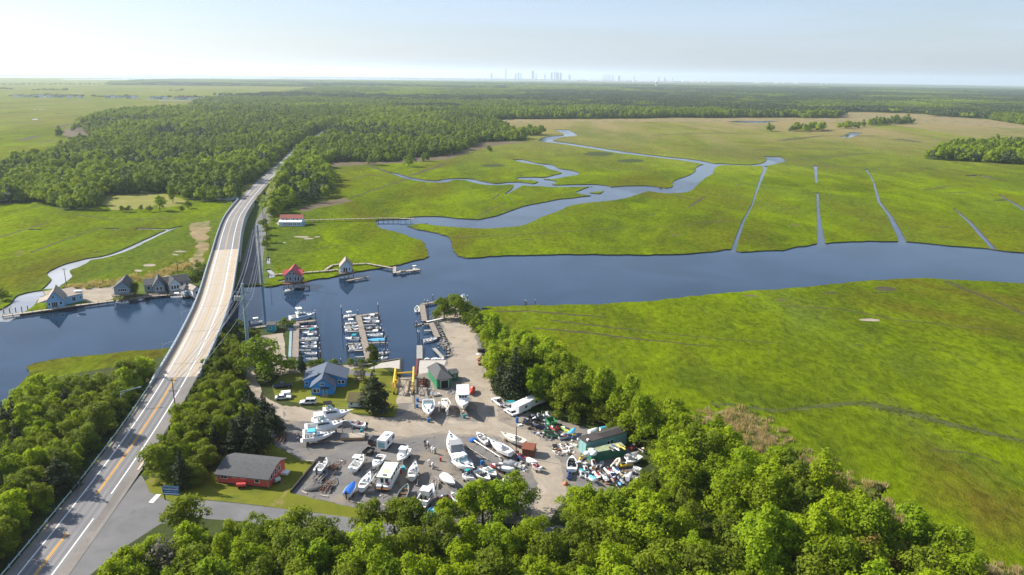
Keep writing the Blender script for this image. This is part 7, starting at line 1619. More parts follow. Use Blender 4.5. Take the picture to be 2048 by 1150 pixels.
# rocks along the spit
rk = MB(); r = np.random.RandomState(3)
line_ = [P(x, y) for x, y in [(870,632),(878,648),(886,668),(893,684),(899,700),(905,712)]]
for i in range(230):
    s = r.uniform(0, 4.99); k = int(s); q = line_[k].lerp(line_[k+1], s-k); e = r.uniform(.18, .55)
    rk.ellipsoid((q.x+r.normal()*1.1-.5, q.y+r.normal()*1.0, r.uniform(-.35, .1)), (e, e*r.uniform(.6, 1), e*.6), 6, 4)
o = rk.build('riprap', plain('pale_rock', (.27,.245,.215), .95, .1, var=.4, scale=1.0)); o['kind'] = 'stuff'
b = MB(); r = np.random.RandomState(4)
for i in range(40):
    q = P(848+r.uniform(0, 40), 718.5+r.uniform(-1.4, 1.2)); e = r.uniform(.2, .4); b.ellipsoid((q.x, q.y, .15), (e, e, e*.7), 7, 4)
o = b.build('stacked_floats', M_CAPW); o['kind'] = 'stuff'
# ------------------------------------------------------------------ vehicles
M_CARW = gel('white_car_paint', (.74,.74,.75), .25); M_CARN = gel('dark_blue_car_paint', (.012,.022,.055), .22); M_CARG = gel('grey_car_paint', (.30,.30,.29), .35); M_LAMP = plain('red_lamp', (.4,.02,.02), .3, .5); M_HEAD = plain('clear_lamp', (.7,.7,.68), .15, .5); M_CARB = gel('black_car_paint', (.014,.014,.016), .22)
def car(kind, front, rear, label, m):
    a, c = P(*rear), P(*front); d = c-a; L = {'suv': 4.7, 'pickup': 5.5, 'sedan': 4.6}[kind]; W = 1.85; mid = (a+c)/2
    t = thing({'suv': 'parked_suv', 'pickup': 'pickup_truck', 'sedan': 'parked_car'}[kind], label, 'car' if kind != 'pickup' else 'pickup truck', (mid.x, mid.y, 0), math.atan2(d.y, d.x), 'cars and trucks parked in the yard')
    h = .95 if kind != 'sedan' else .85; b = MB(); hl = L/2
    pr = [(-hl, .38), (-hl+.05, h-.05), (-hl+.15, h), (hl*.42, h), (hl*.95, h-.12), (hl, h-.3), (hl, .38)]
    b.prism([(x, z) for x, z in pr], -W/2, W/2, 'y'); o = b.build('body', m, t)
    bv = o.modifiers.new('edge', 'BEVEL'); bv.width = .06; bv.segments = 2; bv.limit_method = 'ANGLE'
    x0, x1, tp = {'suv': (-hl+.12, hl*.40, 1.75), 'pickup': (-.35, hl*.42, 1.72), 'sedan': (-hl*.72, hl*.40, 1.42)}[kind]
    f, rr = (.55, .18) if kind == 'suv' else ((.55, .15) if kind == 'pickup' else (.75, .65))
    b = MB(); b.hexa([(x0, -W*.47, h), (x1, -W*.47, h), (x1, W*.47, h), (x0, W*.47, h)], [(x0+rr, -W*.40, tp-.06), (x1-f, -W*.40, tp-.06), (x1-f, W*.40, tp-.06), (x0+rr, W*.40, tp-.06)]); b.build('windows', M_GLASS, t)
    b = MB(); b.box(x0+rr-.04, x1-f+.05, -W*.41, W*.41, tp-.06, tp); 
    for x, tx in ((x0, x0+rr), ((x0+x1)/2, (x0+rr+x1-f)/2), (x1, x1-f)):
        for s in (1, -1): b.hexa([(x-.06, s*W*.475-.03, h), (x+.06, s*W*.475-.03, h), (x+.06, s*W*.475+.03, h), (x-.06, s*W*.475+.03, h)], [(tx-.06, s*W*.405-.03, tp-.04), (tx+.06, s*W*.405-.03, tp-.04), (tx+.06, s*W*.405+.03, tp-.04), (tx-.06, s*W*.405+.03, tp-.04)])
    b.build('roof', m, t)
    if kind == 'pickup': MB().box(-hl+.2, -.45, -W*.40, W*.40, h+.005, h+.02).build('truck_bed', M_FLOORD, t)
    for x in (-hl+.85, hl-.9):
        for s in (1, -1):
            w = MB().tube((x, s*(W/2-.2), .34), (x, s*(W/2+.02), .34), .34, .34, 14).build('wheel', M_TYRE, t); MB().tube((x, s*(W/2+.0), .34), (x, s*(W/2+.035), .34), .19, .17, 10).build('rim', M_TRAIL, w)
    for s in (1, -1): MB().box(hl-.04, hl+.02, s*W*.36-.18, s*W*.36+.18, .62, .76).build('headlight', M_HEAD, t); MB().box(-hl-.02, -hl+.04, s*W*.42-.1, s*W*.42+.1, .6, .85).build('tail_light', M_LAMP, t)
    return t
car('suv',(600,808),(633,807),'white sport utility vehicle parked on the track edge in front of the blue house',M_CARW)
car('pickup',(547,776),(583,773),'dark blue pickup truck parked in shade left of the blue house',M_CARN)
car('sedan',(577,797),(556,798.5),'white low car parked below the dark blue pickup truck',M_CARW)
car('pickup',(989,801.5),(1004,813),'white pickup truck parked at the edge of the sandy track by the cedar',M_CARW)
car('sedan',(1013,822),(1030,833),'white car parked at the end of the long white trailer',M_CARW)
car('sedan',(1007,812),(1025,820),'grey covered car between the white pickup truck and the white car',M_CARG)
car('suv',(759,877),(742,893),'black car parked left of the white camper trailer',M_CARB)
for k,(py, off, hd, mm, lb) in enumerate([]): pass
def trailer_box(name, label, a, c, W, H, m, wins, cat='trailer', lift=.55):
    A, C = P(*a), P(*c); d = C-A; L = d.length; t = thing(name, label, cat, tuple(A), math.atan2(d.y, d.x)); b = MB(); b.box(0, L, -W/2, W/2, lift, H); o = b.build('body', m, t)
    bv = o.modifiers.new('edge', 'BEVEL'); bv.width = .12; bv.segments = 3
    for (x, w, z, h, sd) in wins:
        if sd == 'end': MB().box(-.03, .03, -w/2, w/2, z, z+h).build('window', M_AQUA, t)
        else: MB().box(x-w/2, x+w/2, sd*W/2-.03, sd*W/2+.03, z, z+h).build('window', M_TINT, t)
    for x in (L*.42, L*.55):
        for s in (1, -1): MB().tube((x, s*(W/2-.25), .36), (x, s*(W/2+.02), .36), .36, .36, 12).build('wheel', M_TYRE, t)
    MB().tube((L, 0, .5), (L+1.2, 0, .5), .06, .06, 5).build('tow_bar', M_TRAIL, t); return t, L
t, L = trailer_box('camper_trailer','white camper trailer with tall end windows and a roof vent',(763,902),(780,884),2.5,3.0,M_CARW,[(1.5,1.2,1.5,.9,-1),(4.5,1.4,1.5,.9,-1),(0,1.9,.9,1.5,'end')],'camper')
MB().box(L*.5, L*.72, -.45, .45, 3.0, 3.22).build('roof_vent', M_GALV, t)
t, L = trailer_box('old_caravan','long worn white caravan with a stepped flat roof under the trees',(1030,829),(1055,817),3.0,2.9,plain('worn_white_sheet',(.62,.62,.61),.6,.3,var=.15),[(3,.9,1.5,.7,-1)],'caravan')
t, L = trailer_box('old_caravan','second worn white trailer with a brown patch, joined to the long caravan',(1056,815),(1087,803),2.8,2.8,plain('worn_white_sheet',(.62,.62,.61)),[(2,.8,1.4,.8,-1),(8,1.0,1.4,.8,-1)],'caravan')
def utility_trailer(a, c, W, label, m, sides=.5, name='utility_trailer'):
    A, C = P(*a), P(*c); d = C-A; L = d.length; t = thing(name, label, 'trailer', tuple(A), math.atan2(d.y, d.x)); MB().box(0, L, -W/2, W/2, .5, .56).build('floor', M_FLOORD, t)
    for bx in ((0, L, -W/2-.05, -W/2), (0, L, W/2, W/2+.05), (-.05, 0, -W/2, W/2), (L, L+.05, -W/2, W/2)): MB().box(*bx, .5, .56+sides).build('side', m, t)
    for s in (1, -1): MB().tube((L*.45, s*(W/2+.08), .33), (L*.45, s*(W/2+.28), .33), .33, .33, 12).build('wheel', M_TYRE, t)
    MB().path([(L, -W*.3, .5), (L+1.1, 0, .5), (L, W*.3, .5)], .05).build('tow_bar', m, t)
utility_trailer((732,912),(743,902),2.0,'dark utility trailer between the centre console boat and the camper trailer',plain('dark_steel',(.035,.033,.032),.6,.4))
def frame_trailer(a, c, W, label, m, n=4):
    A, C = P(*a), P(*c); d = C-A; L = d.length; t = thing('boat_trailer', label, 'trailer', tuple(A), math.atan2(d.y, d.x)); b = MB()
    for s in (1, -1): b.box(0, L*.75, s*W/2-.06, s*W/2+.06, .42, .56); b.tube((L*.75, s*W/2, .49), (L*1.1, 0, .49), .07, .07, 5)
    for k in range(n): x = L*.72*k/(n-1); b.box(x-.06, x+.06, -W/2, W/2, .44, .54)
    b.build('frame', m, t); b = MB()
    for s in (1, -1): b.box(L*.02, L*.6, s*W*.22-.08, s*W*.22+.08, .56, .78)
    b.build('bunk', M_PALEWOOD if m is not M_RUST else M_RUST, t)
    for s in (1, -1):
        for x in (.22, .36): MB().tube((L*x, s*(W/2+.08), .33), (L*x, s*(W/2+.28), .33), .33, .33, 10).build('wheel', M_TYRE, t)
frame_trailer((632,966),(652,945),2.0,'empty boat trailer with pale bunks beside the gravel heap',M_TRAIL); frame_trailer((648,986),(668,958),2.2,'long rusty empty trailer frame nearest the lawn edge',M_RUST,5); frame_trailer((664,941),(675,929),1.6,'dark empty trailer frame behind the pale-bunked trailer',M_RUST); frame_trailer((867,978),(869,958),2.0,'grey empty trailer standing behind the brown-sterned cabin boat',M_TRAIL)
frame_trailer((556,888),(567,866),2.4,'dark rusty trailer frame lying on the shaded grass',M_RUST)
# ------------------------------------------------------------------ houseboat
def houseboat():
    A, C = P(766,976,.9), P(789,934,.9); d = C-A; L = d.length; t = thing('houseboat', 'white houseboat on blocks with greenish roof and open railed bow deck', 'houseboat', (A.x, A.y, .35), math.atan2(d.y, d.x)); W = 3.3
    b = MB(); b.prism([(-.0, .5), (.3, 0), (L-.9, 0), (L, .75), (L, .95), (0, .95)], -W/2, W/2, 'y'); b.build('hull', B_WHITE, t)
    MB().box(.9, L*.74, -W/2+.12, W/2-.12, .95, 2.9).build('cabin', B_WHITE, t); MB().box(.5, L*.78, -W/2-.02, W/2+.02, 2.9, 3.02).build('roof', plain('greenish_white_roof',(.60,.64,.52),.6,.3,var=.15), t)
    MB().box(2.2, 4.4, -.6, .7, 3.022, 3.04).build('roof_stain', plain('green_mat',(.42,.50,.30),.8,.2), t)
    for x in (.34, .48): MB().box(L*.12, L*.12+.6, -W*x+1.0, -W*x+1.5, 3.02, 3.1).build('roof_hatch', M_TINT, t)
    for k in range(4): MB().box(1.6+k*1.9, 2.8+k*1.9, -W/2+.09, -W/2+.14, 1.7, 2.4).build('window', M_TINT, t)
    for k in range(2): MB().box(.86, .91, -1.0+k*1.1, -.3+k*1.1, 1.3, 2.5).build('window', M_TINT, t)
    b = MB()
    for s in (1, -1):
        for x in np.linspace(L*.77, L-.1, 4): b.tube((x, s*(W/2-.08), .95), (x, s*(W/2-.08), 1.95), .03, .03, 4)
        b.tube((L*.77, s*(W/2-.08), 1.95), (L-.1, s*(W/2-.08), 1.95), .03, .03, 4)
    b.tube((L-.1, -W/2+.08, 1.95), (L-.1, W/2-.08, 1.95), .03, .03, 4); b.build('railing', M_STEEL, t); MB().box(L*.75, L-.15, -W/2+.1, W/2-.1, .952, .98).build('bow_deck', M_FLOORD, t)
    MB().box(-.5, .0, -W/2+.2, W/2-.2, .4, .5).build('swim_platform', M_VARN, t); outboard(t, -.35, 0, .6, 1.0); MB().box(.7, .85, -1.3, -.7, 1.0, 1.7).build('locker', B_RED, t)
    s = thing('keel_blocks', 'timber blocks under the white houseboat', 'boat stand', (A.x, A.y, 0), t.rotation_euler.z)
    for u in (.12, .45, .8): MB().box(L*u-.3, L*u+.3, -1.0, 1.0, 0, .37).build('block', M_TIMBER, s)
houseboat()
def work_float():
    p = P(706,876); t = thing('work_float', 'tan timber work float with dark upright pilings on the gravel', 'float', tuple(p), rad(4)); MB().box(-3.1, 3.1, -1.4, 1.4, .1, .75).build('hull', plain('tan_float',(.33,.22,.12),.8,.2,var=.25), t); MB().box(-3.0, 3.0, -1.3, 1.3, .752, .80).build('deck', M_PALEWOOD, t)
    for x, y, hh in ((-2.8,1.1,2.6),(-.2,1.2,3.4),(2.6,1.2,4.2),(2.7,-1.1,1.2)): MB().tube((x, y, .1), (x, y, hh), .11, .10, 6).build('upright', M_TRAIL, t)
    b = MB()
    for x in np.arange(-3.0, 3.1, .75): b.tube((x, -1.35, .8), (x, -1.35, 1.25), .05, .05, 4)
    b.tube((-3, -1.35, 1.25), (3, -1.35, 1.25), .04, .04, 4); b.build('railing', M_PALEWOOD, t)
work_float()
# ------------------------------------------------------------------ small yard things
def barrel(px, py, m, label, h=.95, r=.31):
    p = P(px, py); t = thing('barrel', label, 'barrel', tuple(p), 0, 'drums in the yard'); b = MB()
    for z0, z1, r0, r1 in ((0, .08, r*.95, r), (.08, h*.33, r, r), (h*.33, h*.37, r*1.05, r*1.05), (h*.37, h*.66, r, r), (h*.66, h*.70, r*1.05, r*1.05), (h*.70, h-.05, r, r), (h-.05, h, r, r*.95)): b.tube((0, 0, z0), (0, 0, z1), r0, r1, 12)
    b.build('drum', m, t); MB().tube((0, 0, h), (0, 0, h+.03), r*.85, r*.85, 12).build('lid', m, t)
M_BB = plain('blue_plastic', (.02,.14,.36), .45, .4); M_BT = plain('teal_plastic', (.03,.25,.28), .45, .4)
for (x, y, m, l) in [(857,844,M_BB,'blue drum standing alone on the track right of the cedar shadow'),(928,836,M_BT,'teal drum on the track below the work boat'),(834,815,M_BB,'blue drum at the foot of the hoist track pole'),(835,803,M_BB,'dark blue drum beside the launching slip rail'),(1034,845,M_BB,'tall blue drum beside the scrap yard entrance'),(905,926,M_BB,'blue drum at the stern of the grey-canopied cruiser'),(964,929,M_BB,'blue drum right of the express cruiser'),(723,866,M_BT,'blue drum on the right end of the work float row')]: barrel(x, y, m, l, 1.5 if 'tall' in l else 1.05, .42)
barrel(881,922,plain('red_orange_drum',(.45,.06,.03),.5,.4),'red drum on the gravel left of the express cruiser',1.0,.3); barrel(723,877,plain('orange_marker',(.6,.15,.03),.6,.3),'small orange drum at the corner of the work float',.6,.25)
def heap(name, label, px, py, rx, ry, h, m, seed=0):
    p = P(px, py); b = MB(); b.ellipsoid((0, 0, 0), (rx, ry, h), 16, 10, z0=0.0); r = np.random.RandomState(seed)
    b.v = [(x*(1+r.uniform(-.08, .08)), y*(1+r.uniform(-.08, .08)), max(-.05, z*(1+r.uniform(-.15, .15)))) for x, y, z in b.v]; b.smooth = True
    o = b.build(name, m); o.location = p; return tag(o, label, 'heap' if 'heap' in name else 'tarpaulin')
heap('gravel_heap','small heap of dark gravel on the lot near the timber wall',626,977,2.2,1.5,.9,M_GRAVEL)
heap('tarpaulin','blue tarpaulin over a pile beside the white open runabout',947,882,1.2,1.0,.9,B_CANV['blue'],2); heap('tarpaulin','blue tarpaulin bundle under the tall cedar by the track',762,823,1.1,.7,.8,plain('dark_blue_tarp',(.02,.05,.26),.7,.2),3)
heap('tarpaulin','orange tarpaulin over a pile under the trees beside the green skip',1110,834,1.2,.9,.7,B_ORANGE,4); heap('tarpaulin','orange bundle at the edge of the paved loop below the scrap rows',1131,969,.7,.6,.8,B_ORANGE,5)
# life raft / red inflatable by the work boat
p = P(944,786); t = thing('life_raft', 'bright red rigid life raft standing beside the large work boat', 'life raft', (p.x, p.y, .3), rad(82)); b = MB(); b.ellipsoid((0,0,.7),(2.5,.95,.75),14,8); b.smooth = True; b.build('shell', plain('raft_red',(.60,.055,.03),.5,.4), t); b = MB(); b.ellipsoid((.2,0,1.15),(1.2,.55,.5),10,6); b.build('canopy', plain('raft_red',(.60,.055,.03)), t); MB().box(-.4,.1,-.2,.2,1.5,1.68).build('hatch', M_TRIM, t); MB().box(-1.6,1.6,-.4,.4,-.3,.1).build('cradle', M_TIMBER, t)
# tall pole by the red shed, hoist pole
p, hh = pole_px(1032,912,853); t = thing('mast_pole','tall dark mast standing beside the red shed','mast',tuple(p)); MB().tube((0,0,0),(0,0,hh),.14,.09,8).build('pole', M_CREO, t); MB().box(-.5,.5,-.5,.5,0,.2).build('base', M_TIMBER, t)
p, hh = pole_px(830,818,778); t = thing('yard_pole','slim dark pole at the foot of the boat hoist track','pole',tuple(p)); MB().tube((0,0,0),(0,0,hh),.12,.09,6).build('pole', M_CREO, t); MB().box(-.3,.3,-.06,.06,hh-.5,hh-.35).build('crossarm', M_CREO, t)
def lying(a, c, r_, m, label, name='lying_mast'):
    A, C = P(*a), P(*c); t = thing(name, label, 'mast', tuple(A), 0); d = C-A; MB().tube((0,0,.5), (d.x, d.y, .5), r_, r_*.7, 8).build('spar', m, t); b = MB()
    for f in (.15, .5, .85): b.box(d.x*f-.3, d.x*f+.3, d.y*f-.12, d.y*f+.12, 0, .42)
    b.build('trestle', M_TIMBER, t)
    MB().tube((d.x*.6, d.y*.6, .72), (d.x*.6+d.y*.06, d.y*.6-d.x*.06, .72), .05, .05, 5).build('spreader', m, t)
M_SPAR = plain('white_spar',(.68,.67,.63),.4,.4)
lying((948,884),(1001,918),.18,M_SPAR,'long white mast lying between the runabouts and the cruiser'); lying((930,894),(976,923),.12,M_PALEWOOD,'thin pale mast lying beside the grey-canopied cruiser'); lying((731,984),(753,950),.10,M_SPAR,'thin white mast lying beside the houseboat'); lying((834,974),(836,962),.08,M_SPAR,'short white spar leaning on a trestle right of the dinghy hull')
# keel block stack
p = P(847,768); t = thing('block_stack','stack of rust-brown keel timbers by the launching slip','timber stack',tuple(p),.1)
for k in range(9): o = MB().box(-1.5+.1*(k%3), 1.4-.12*(k%2), -2.4+k*.55, -2.0+k*.55, 0, .35+.22*(k%3)).build('timber', plain('rust_brown_timber',(.15,.065,.045),.9,.1,var=.35), t)
for k in range(4): MB().box(-.2+k*.1, .2+k*.1, -2.3, 2.6, .8+k*.001, 1.05+.05*k).build('timber', plain('rust_brown_timber',(.15,.065,.045)), t)
# jet skis
JS = {}
def jetski(px, py, ang, m, m2, label, group):
    p = P(px, py); t = thing('jet_ski', label, 'jet ski', (p.x, p.y, .25), rad(ang), group)
    if 'h' not in JS:
        b = MB(); b.prism([(-1.4,.1),(1.1,.1),(1.65,.55),(1.2,.72),(-1.4,.6)], -.55, .55, 'y'); JS['h'] = [(x, y*(1-.55*max(0, x/1.65)**2), z) for x, y, z in b.v], b.f
    b = MB(); b.add(*JS['h']); b.build('hull', m, t)
    MB().hexa([(-1.2,-.3,.6),(.0,-.3,.62),(.0,.3,.62),(-1.2,.3,.6)], [(-1.15,-.2,.92),(-.05,-.2,.86),(-.05,.2,.86),(-1.15,.2,.92)]).build('seat', M_ENG, t)
    MB().hexa([(.0,-.38,.62),(1.2,-.18,.66),(1.2,.18,.66),(.0,.38,.62)], [(.1,-.22,1.08),(.9,-.1,.80),(.9,.1,.80),(.1,.22,1.08)]).build('cowling', m2, t); b = MB(); b.tube((.15,-.4,1.12),(.15,.4,1.12),.04,.04,5); b.build('handlebar', M_ENG, t)
    b = MB(); b.box(-1.2,1.2,-.3,.3,-.25,.1); b.build('stand', M_TIMBER, t)
GJ = 'jet skis piled by the scrap yard entrance'
for (x, y, a, m, m2) in [(1058,845,150,B_BLACK,B_GREY),(1066,848,140,B_BLACK,B_BLACK),(1074,853,160,B_GREY,B_BLACK),(1063,838,20,B_BLACK,B_GREY),(1072,842,200,B_BLACK,B_WHITE),(1078,836,100,B_GREY,B_GREY),(1085,844,160,B_BLACK,B_BLACK),(1086,838,30,B_GREY,B_WHITE),(1092,848,145,B_BLACK,B_GREY),(1056,850,150,B_BLACK,B_NAVY),(1080,858,170,B_NAVY,B_BLACK)]: jetski(x,y,a,m,m2,'dark jet ski in the crowded pile at the scrap yard entrance',GJ)
for (x, y, a, m, m2, l) in [(1088,855,30,B_GREYW,B_GREY,'white jet ski lying at the front of the dark pile'),(1098,866,-20,B_GREEN,B_BLACK,'green jet ski, upper of two by the red ones'),(1104,875,0,B_GREEN,B_BLACK,'dark green jet ski at the edge of the track, lower of two'),(1107,861,120,B_RED,B_WHITE,'red and white jet ski in front of the green skip'),(1116,857,80,B_RED,B_BLACK,'red jet ski beside the green skip'),(1097,833,110,B_GREYW,B_GREY,'white jet ski on its side left of the green skip'),(1131,862,140,B_LIME,B_WHITE,'lime green jet ski, highest of the bright pair'),(1139,869,150,B_LIME,B_YEL,'lime and yellow jet ski, middle of the bright row'),(1144,877,10,B_BLUE,B_YEL,'blue and yellow jet ski nearest the dark-roofed shed'),(1134,876,170,B_WHITE,B_BLUE,'white and blue jet ski left of the blue and yellow one'),
        (1127,879,20,B_GREY,B_RED,'grey jet ski with red cowling beside the track'),(1193,0,0,None,None,None),(887,1000,200,B_RED,B_WHITE,'red jet ski below the houseboat row'),(893,1006,200,B_BLACK,B_RED,'black jet ski beside the red one under the trees'),(992,937,150,B_RED,B_WHITE,'pink-red jet ski behind the matching runabouts'),(1001,944,140,B_BLACK,B_GREY,'black jet ski right of the pink-red one'),
        (1141,942,70,B_BLUE,B_WHITE,'blue and white jet ski below the black-cockpit speedboat'),(1139,955,80,B_BLUE,B_BLUE,'blue jet ski lowest at the left end of the scrap rows'),(1172,944,95,B_GREYW,B_RED,'white and red jet ski, first in the front scrap row'),(1164,951,90,B_GREYW,B_GREY,'white jet ski, behind the treetop in the front row'),(1174,956,85,B_GREYW,B_GREY,'plain white jet ski beside the pale blue cover'),(1195,954,-80,B_GREYW,B_RED,'white jet ski with red trim, middle of the front row'),
        (1206,956,-75,B_GREYW,B_GREY,'white jet ski with grey seat, middle of the front row'),(1210,960,-70,B_GREY,B_WHITE,'grey and white jet ski, lower middle of the front row'),(1216,946,-70,B_GREYW,B_RED,'white jet ski left of the blue and white runabout'),(1233,945,-75,B_WHITE,B_BLUE,'white jet ski right of the blue and white runabout'),(1250,957,-60,B_TAN,B_WHITE,'tan jet ski near the right end of the front row'),(1226,959,-80,B_RED,B_RED,'dark red jet ski below the blue and white runabout'),(1234,960,-80,B_NAVY,B_GREY,'navy jet ski beside the dark red one'),(1242,966,-80,B_GREY,B_GREY,'grey jet ski, lowest of the front scrap row'),(1238,973,-80,B_BLACK,B_SKY,'black and blue jet ski below the front scrap row'),
        (1251,934,15,B_YEL,B_WHITE,'pale yellow jet ski right of the cream inflatable boat'),(1187,931,95,B_GREYW,B_RED,'white and red jet ski in front of the container door'),(1266,897,50,B_RED,B_WHITE,'red and white jet ski at the far end of the container')]:
    if m: jetski(x,y,a,m,m2,l,'single jet skis about the yard')
# kayaks, sacks on the container
def kayak(px, py, ang, m, label, z=2.58):
    p = P(px, py, z); t = thing('kayak', label, 'kayak', tuple(p), rad(ang)); b = MB(); b.ellipsoid((0,0,.2),(1.5,.36,.22),12,6); b.smooth = True; b.build('hull', m, t); MB().box(-.45,.35,-.2,.2,.36,.43).build('cockpit', M_FLOORD, t)
kayak(1229,895,-65,B_BLUE,'blue kayak on the container roof'); kayak(1233,898,-65,B_WHITE,'white kayak beside the blue one on the container roof'); kayak(1241,894,-50,B_YEL,'yellow kayak on the container roof, left of two'); kayak(1246,896,-70,B_YEL,'yellow kayak at the far end of the container roof'); kayak(1224,900,-65,B_BLACK,'black kayak on the container roof'); kayak(962,716,5,B_YEL,'yellow kayak on the sandy ground beside the spit',.05); kayak(1163,916,60,B_YEL,'yellow kayak leaning at the container door',.3)
for k, (x, y, l) in enumerate([(1174,909,'white sack at the near end of the container roof'),(1183,904,'large white wrapped bundle on the container roof'),(1187,909,'white bundle at the front edge of the container roof')]):
    p = P(x, y, 2.58); b = MB(); b.ellipsoid((0,0,.35),(1.2 if k else .8,.8,.5),10,6,z0=-.7); b.smooth = True; o = b.build('white_bundle', B_CANV['white']); o.location = p; o.rotation_euler = (0,0,1.0); tag(o, l, 'bundle', 'bundles on the container roof')
# motors, crates and scrap
def scrap_motor(px, py, m, label, rz=0, s=1.2):
    p = P(px, py); t = thing('boat_motor', label, 'outboard motor', (p.x, p.y, 0), rz, 'outboard motors on stands'); outboard(t, 0, 0, .95*s, s, m); MB().box(-.25,.25,-.3,.3,.0,.12).build('stand_base', M_TIMBER, t); MB().box(.02,.10,-.25,.25,.1,1.1*s).build('stand_board', M_TIMBER, t)
scrap_motor(880,823,M_ENGW,'white outboard motor on a stand below the green-bottomed sailing boat',1.2,1.6)
scrap_motor(897,831,M_ENGW,'small white outboard motor on a low stand at the track edge',.3,1.1)
for (x, y, m, r_, l) in [(852,892,M_ENG,.4,'black motor in the loose parts at the lot centre'),(856,894,M_ENGW,1.3,'white motor in the loose parts at the lot centre'),(863,905,M_ENGW,2.,'white motor lying right of the pilothouse boat'),(870,907,M_SEAT,.6,'cream motor cover lying right of the pilothouse boat'),(860,932,M_ENGW,.2,'white motor, upper of the pair above the shrink-wrapped boat'),(866,937,M_ENGW,1.,'white motor, lower of the pair above the shrink-wrapped boat')]: scrap_motor(x,y,m,l,r_,.9)
def crate(px, py, m, label, s=(1,.8,.7), rz=0): p = P(px, py); t = thing('crate', label, 'crate', tuple(p), rz, 'boxes in the yard'); MB().box(-s[0]/2,s[0]/2,-s[1]/2,s[1]/2,0,s[2]).build('box', m, t); MB().box(-s[0]/2-.04,s[0]/2+.04,-s[1]/2-.04,s[1]/2+.04,s[2],s[2]+.07).build('lid', m, t)
for (x, y, m, s, l) in [(738,984,M_PALEWOOD,(2.2,1.0,.4),'pale box under the bow of the blue-covered boat'),(804,940,B_TEAL,(1.4,.9,.8),'teal box right of the houseboat bow'),(800,946,M_BOX_ if False else B_RED,(.8,.8,.9),'red box right of the houseboat'),(741,823,M_CAPW,(.6,.6,.9),'white box under the tall cedar'),(548,872,M_CAPW,(1.4,1.0,1.3),'pale box in the shade of the dark cedars'),(1040,851,M_CAPW,(1.0,.7,.3),'flat white box beside the tall blue drum'),(964,729,M_RUST,(2.6,1.2,.6),'rusty box on the sandy ground below the yellow kayak'),(962,703,M_FLOORD,(2.4,1.3,1.0),'dark trailer box beside the shrubs on the spit'),(1048,909,M_CAPW,(.5,.5,.8),'white box on the left of the red shed'),(572,792,M_TRIM,(2.6,1.6,1.4),'white camper shell behind the low white car')]: crate(x,y,m,l,s,.3)
# loose scrap nobody would count
def scrap(name, polys, n, seed, mats, smin=.15, smax=.7):
    r = np.random.RandomState(seed); b = MB(); k = 0
    for poly in polys:
        Q = np.array(G(*poly)); lo, hi = Q.min(0), Q.max(0); c = 0
        while c < n:
            x, y = r.uniform(lo[0], hi[0]), r.uniform(lo[1], hi[1])
            if not in_poly(x, y, [tuple(q) for q in Q]): c += .2; continue
            c += 1; b.cur = r.randint(len(mats)); s = r.uniform(smin, smax); a = r.uniform(0, 3.14); ca, sa = math.cos(a)*s, math.sin(a)*s; w = r.uniform(.15, .9); h = r.uniform(.1, .9)*s
            typ = r.randint(4)
            if typ == 0: b.tube((x-ca*2, y-sa*2, .1), (x+ca*2, y+sa*2, .1+h), .05, .05, 5)
            elif typ == 1: b.ellipsoid((x, y, h*.4), (s*.6, s*.45, h*.6), 7, 4)
            else: b.hexa([(x-ca+sa*w, y-sa-ca*w, 0), (x+ca+sa*w, y+sa-ca*w, 0), (x+ca-sa*w, y+sa+ca*w, 0), (x-ca-sa*w, y-sa+ca*w, 0)], [(x-ca*.8+sa*w, y-sa*.8-ca*w, h), (x+ca*.9+sa*w*.8, y+sa-ca*w*.8, h*.8), (x+ca*.8-sa*w, y+sa*.8+ca*w, h), (x-ca*.9-sa*w, y-sa*.9+ca*w, h*1.2)])
    o = b.build(name, mats); o['kind'] = 'stuff'
MS = [M_ENG, B_GREYW, B_GREY, M_RUST, M_ENG, M_TYRE, M_TRAIL, B_CANV['tan'], B_NAVY]
scrap('scrap_parts', [[(1048,835),(1095,826),(1120,850),(1150,868),(1150,884),(1100,884),(1060,862)]], 240, 21, MS)
scrap('scrap_parts', [[(1106,888),(1150,888),(1153,905),(1130,914),(1110,908)]], 110, 22, [M_CAPW, B_GREYW, M_ENG, B_GREY, M_RUST, M_SEAT])
scrap('scrap_parts', [[(1150,918),(1180,925),(1215,935),(1240,940),(1270,940),(1280,960),(1240,978),(1190,965),(1160,958)]], 170, 23, [B_GREYW, M_RUST, M_BROWNWOOD, M_ENG, B_GREYW, B_GREY, M_VARN, M_CAPW, B_TAN, B_GREYW])
scrap('scrap_parts', [[(838,772),(870,775),(880,790),(850,800),(836,795)],[(900,778),(920,780),(915,790),(890,790)]], 60, 24, [M_CAPW, B_GREY, M_RUST, M_TRAIL, M_TIMBER], .1, .5)
scrap('scrap_parts', [[(1000,918),(1050,925),(1060,940),(1030,950),(1000,945)]], 90, 25, [M_ENG, B_GREY, M_TRAIL, M_CAPW, M_SEAT])
scrap('scrap_parts', [[(848,886),(870,890),(874,910),(850,900)],[(672,925),(690,918),(690,928),(676,938)],[(592,862),(606,868),(606,884),(596,882)],[(752,989),(770,994),(765,1000)]], 22, 26, [M_RUST, M_TRAIL, M_CAPW, M_TIMBER], .1, .4)
scrap('scrap_parts', [[(955,705),(985,735),(990,760),(975,760),(955,725)],[(1262,893),(1285,890),(1290,905),(1275,905)]], 40, 27, [M_RUST, M_TIMBER, M_CAPW, B_RED], .1, .6)
scrap('slip_timbers', [[(795,768),(826,768),(824,792),(796,792)]], 26, 28, [M_TIMBER, M_PALEWOOD], .4, 1.0)
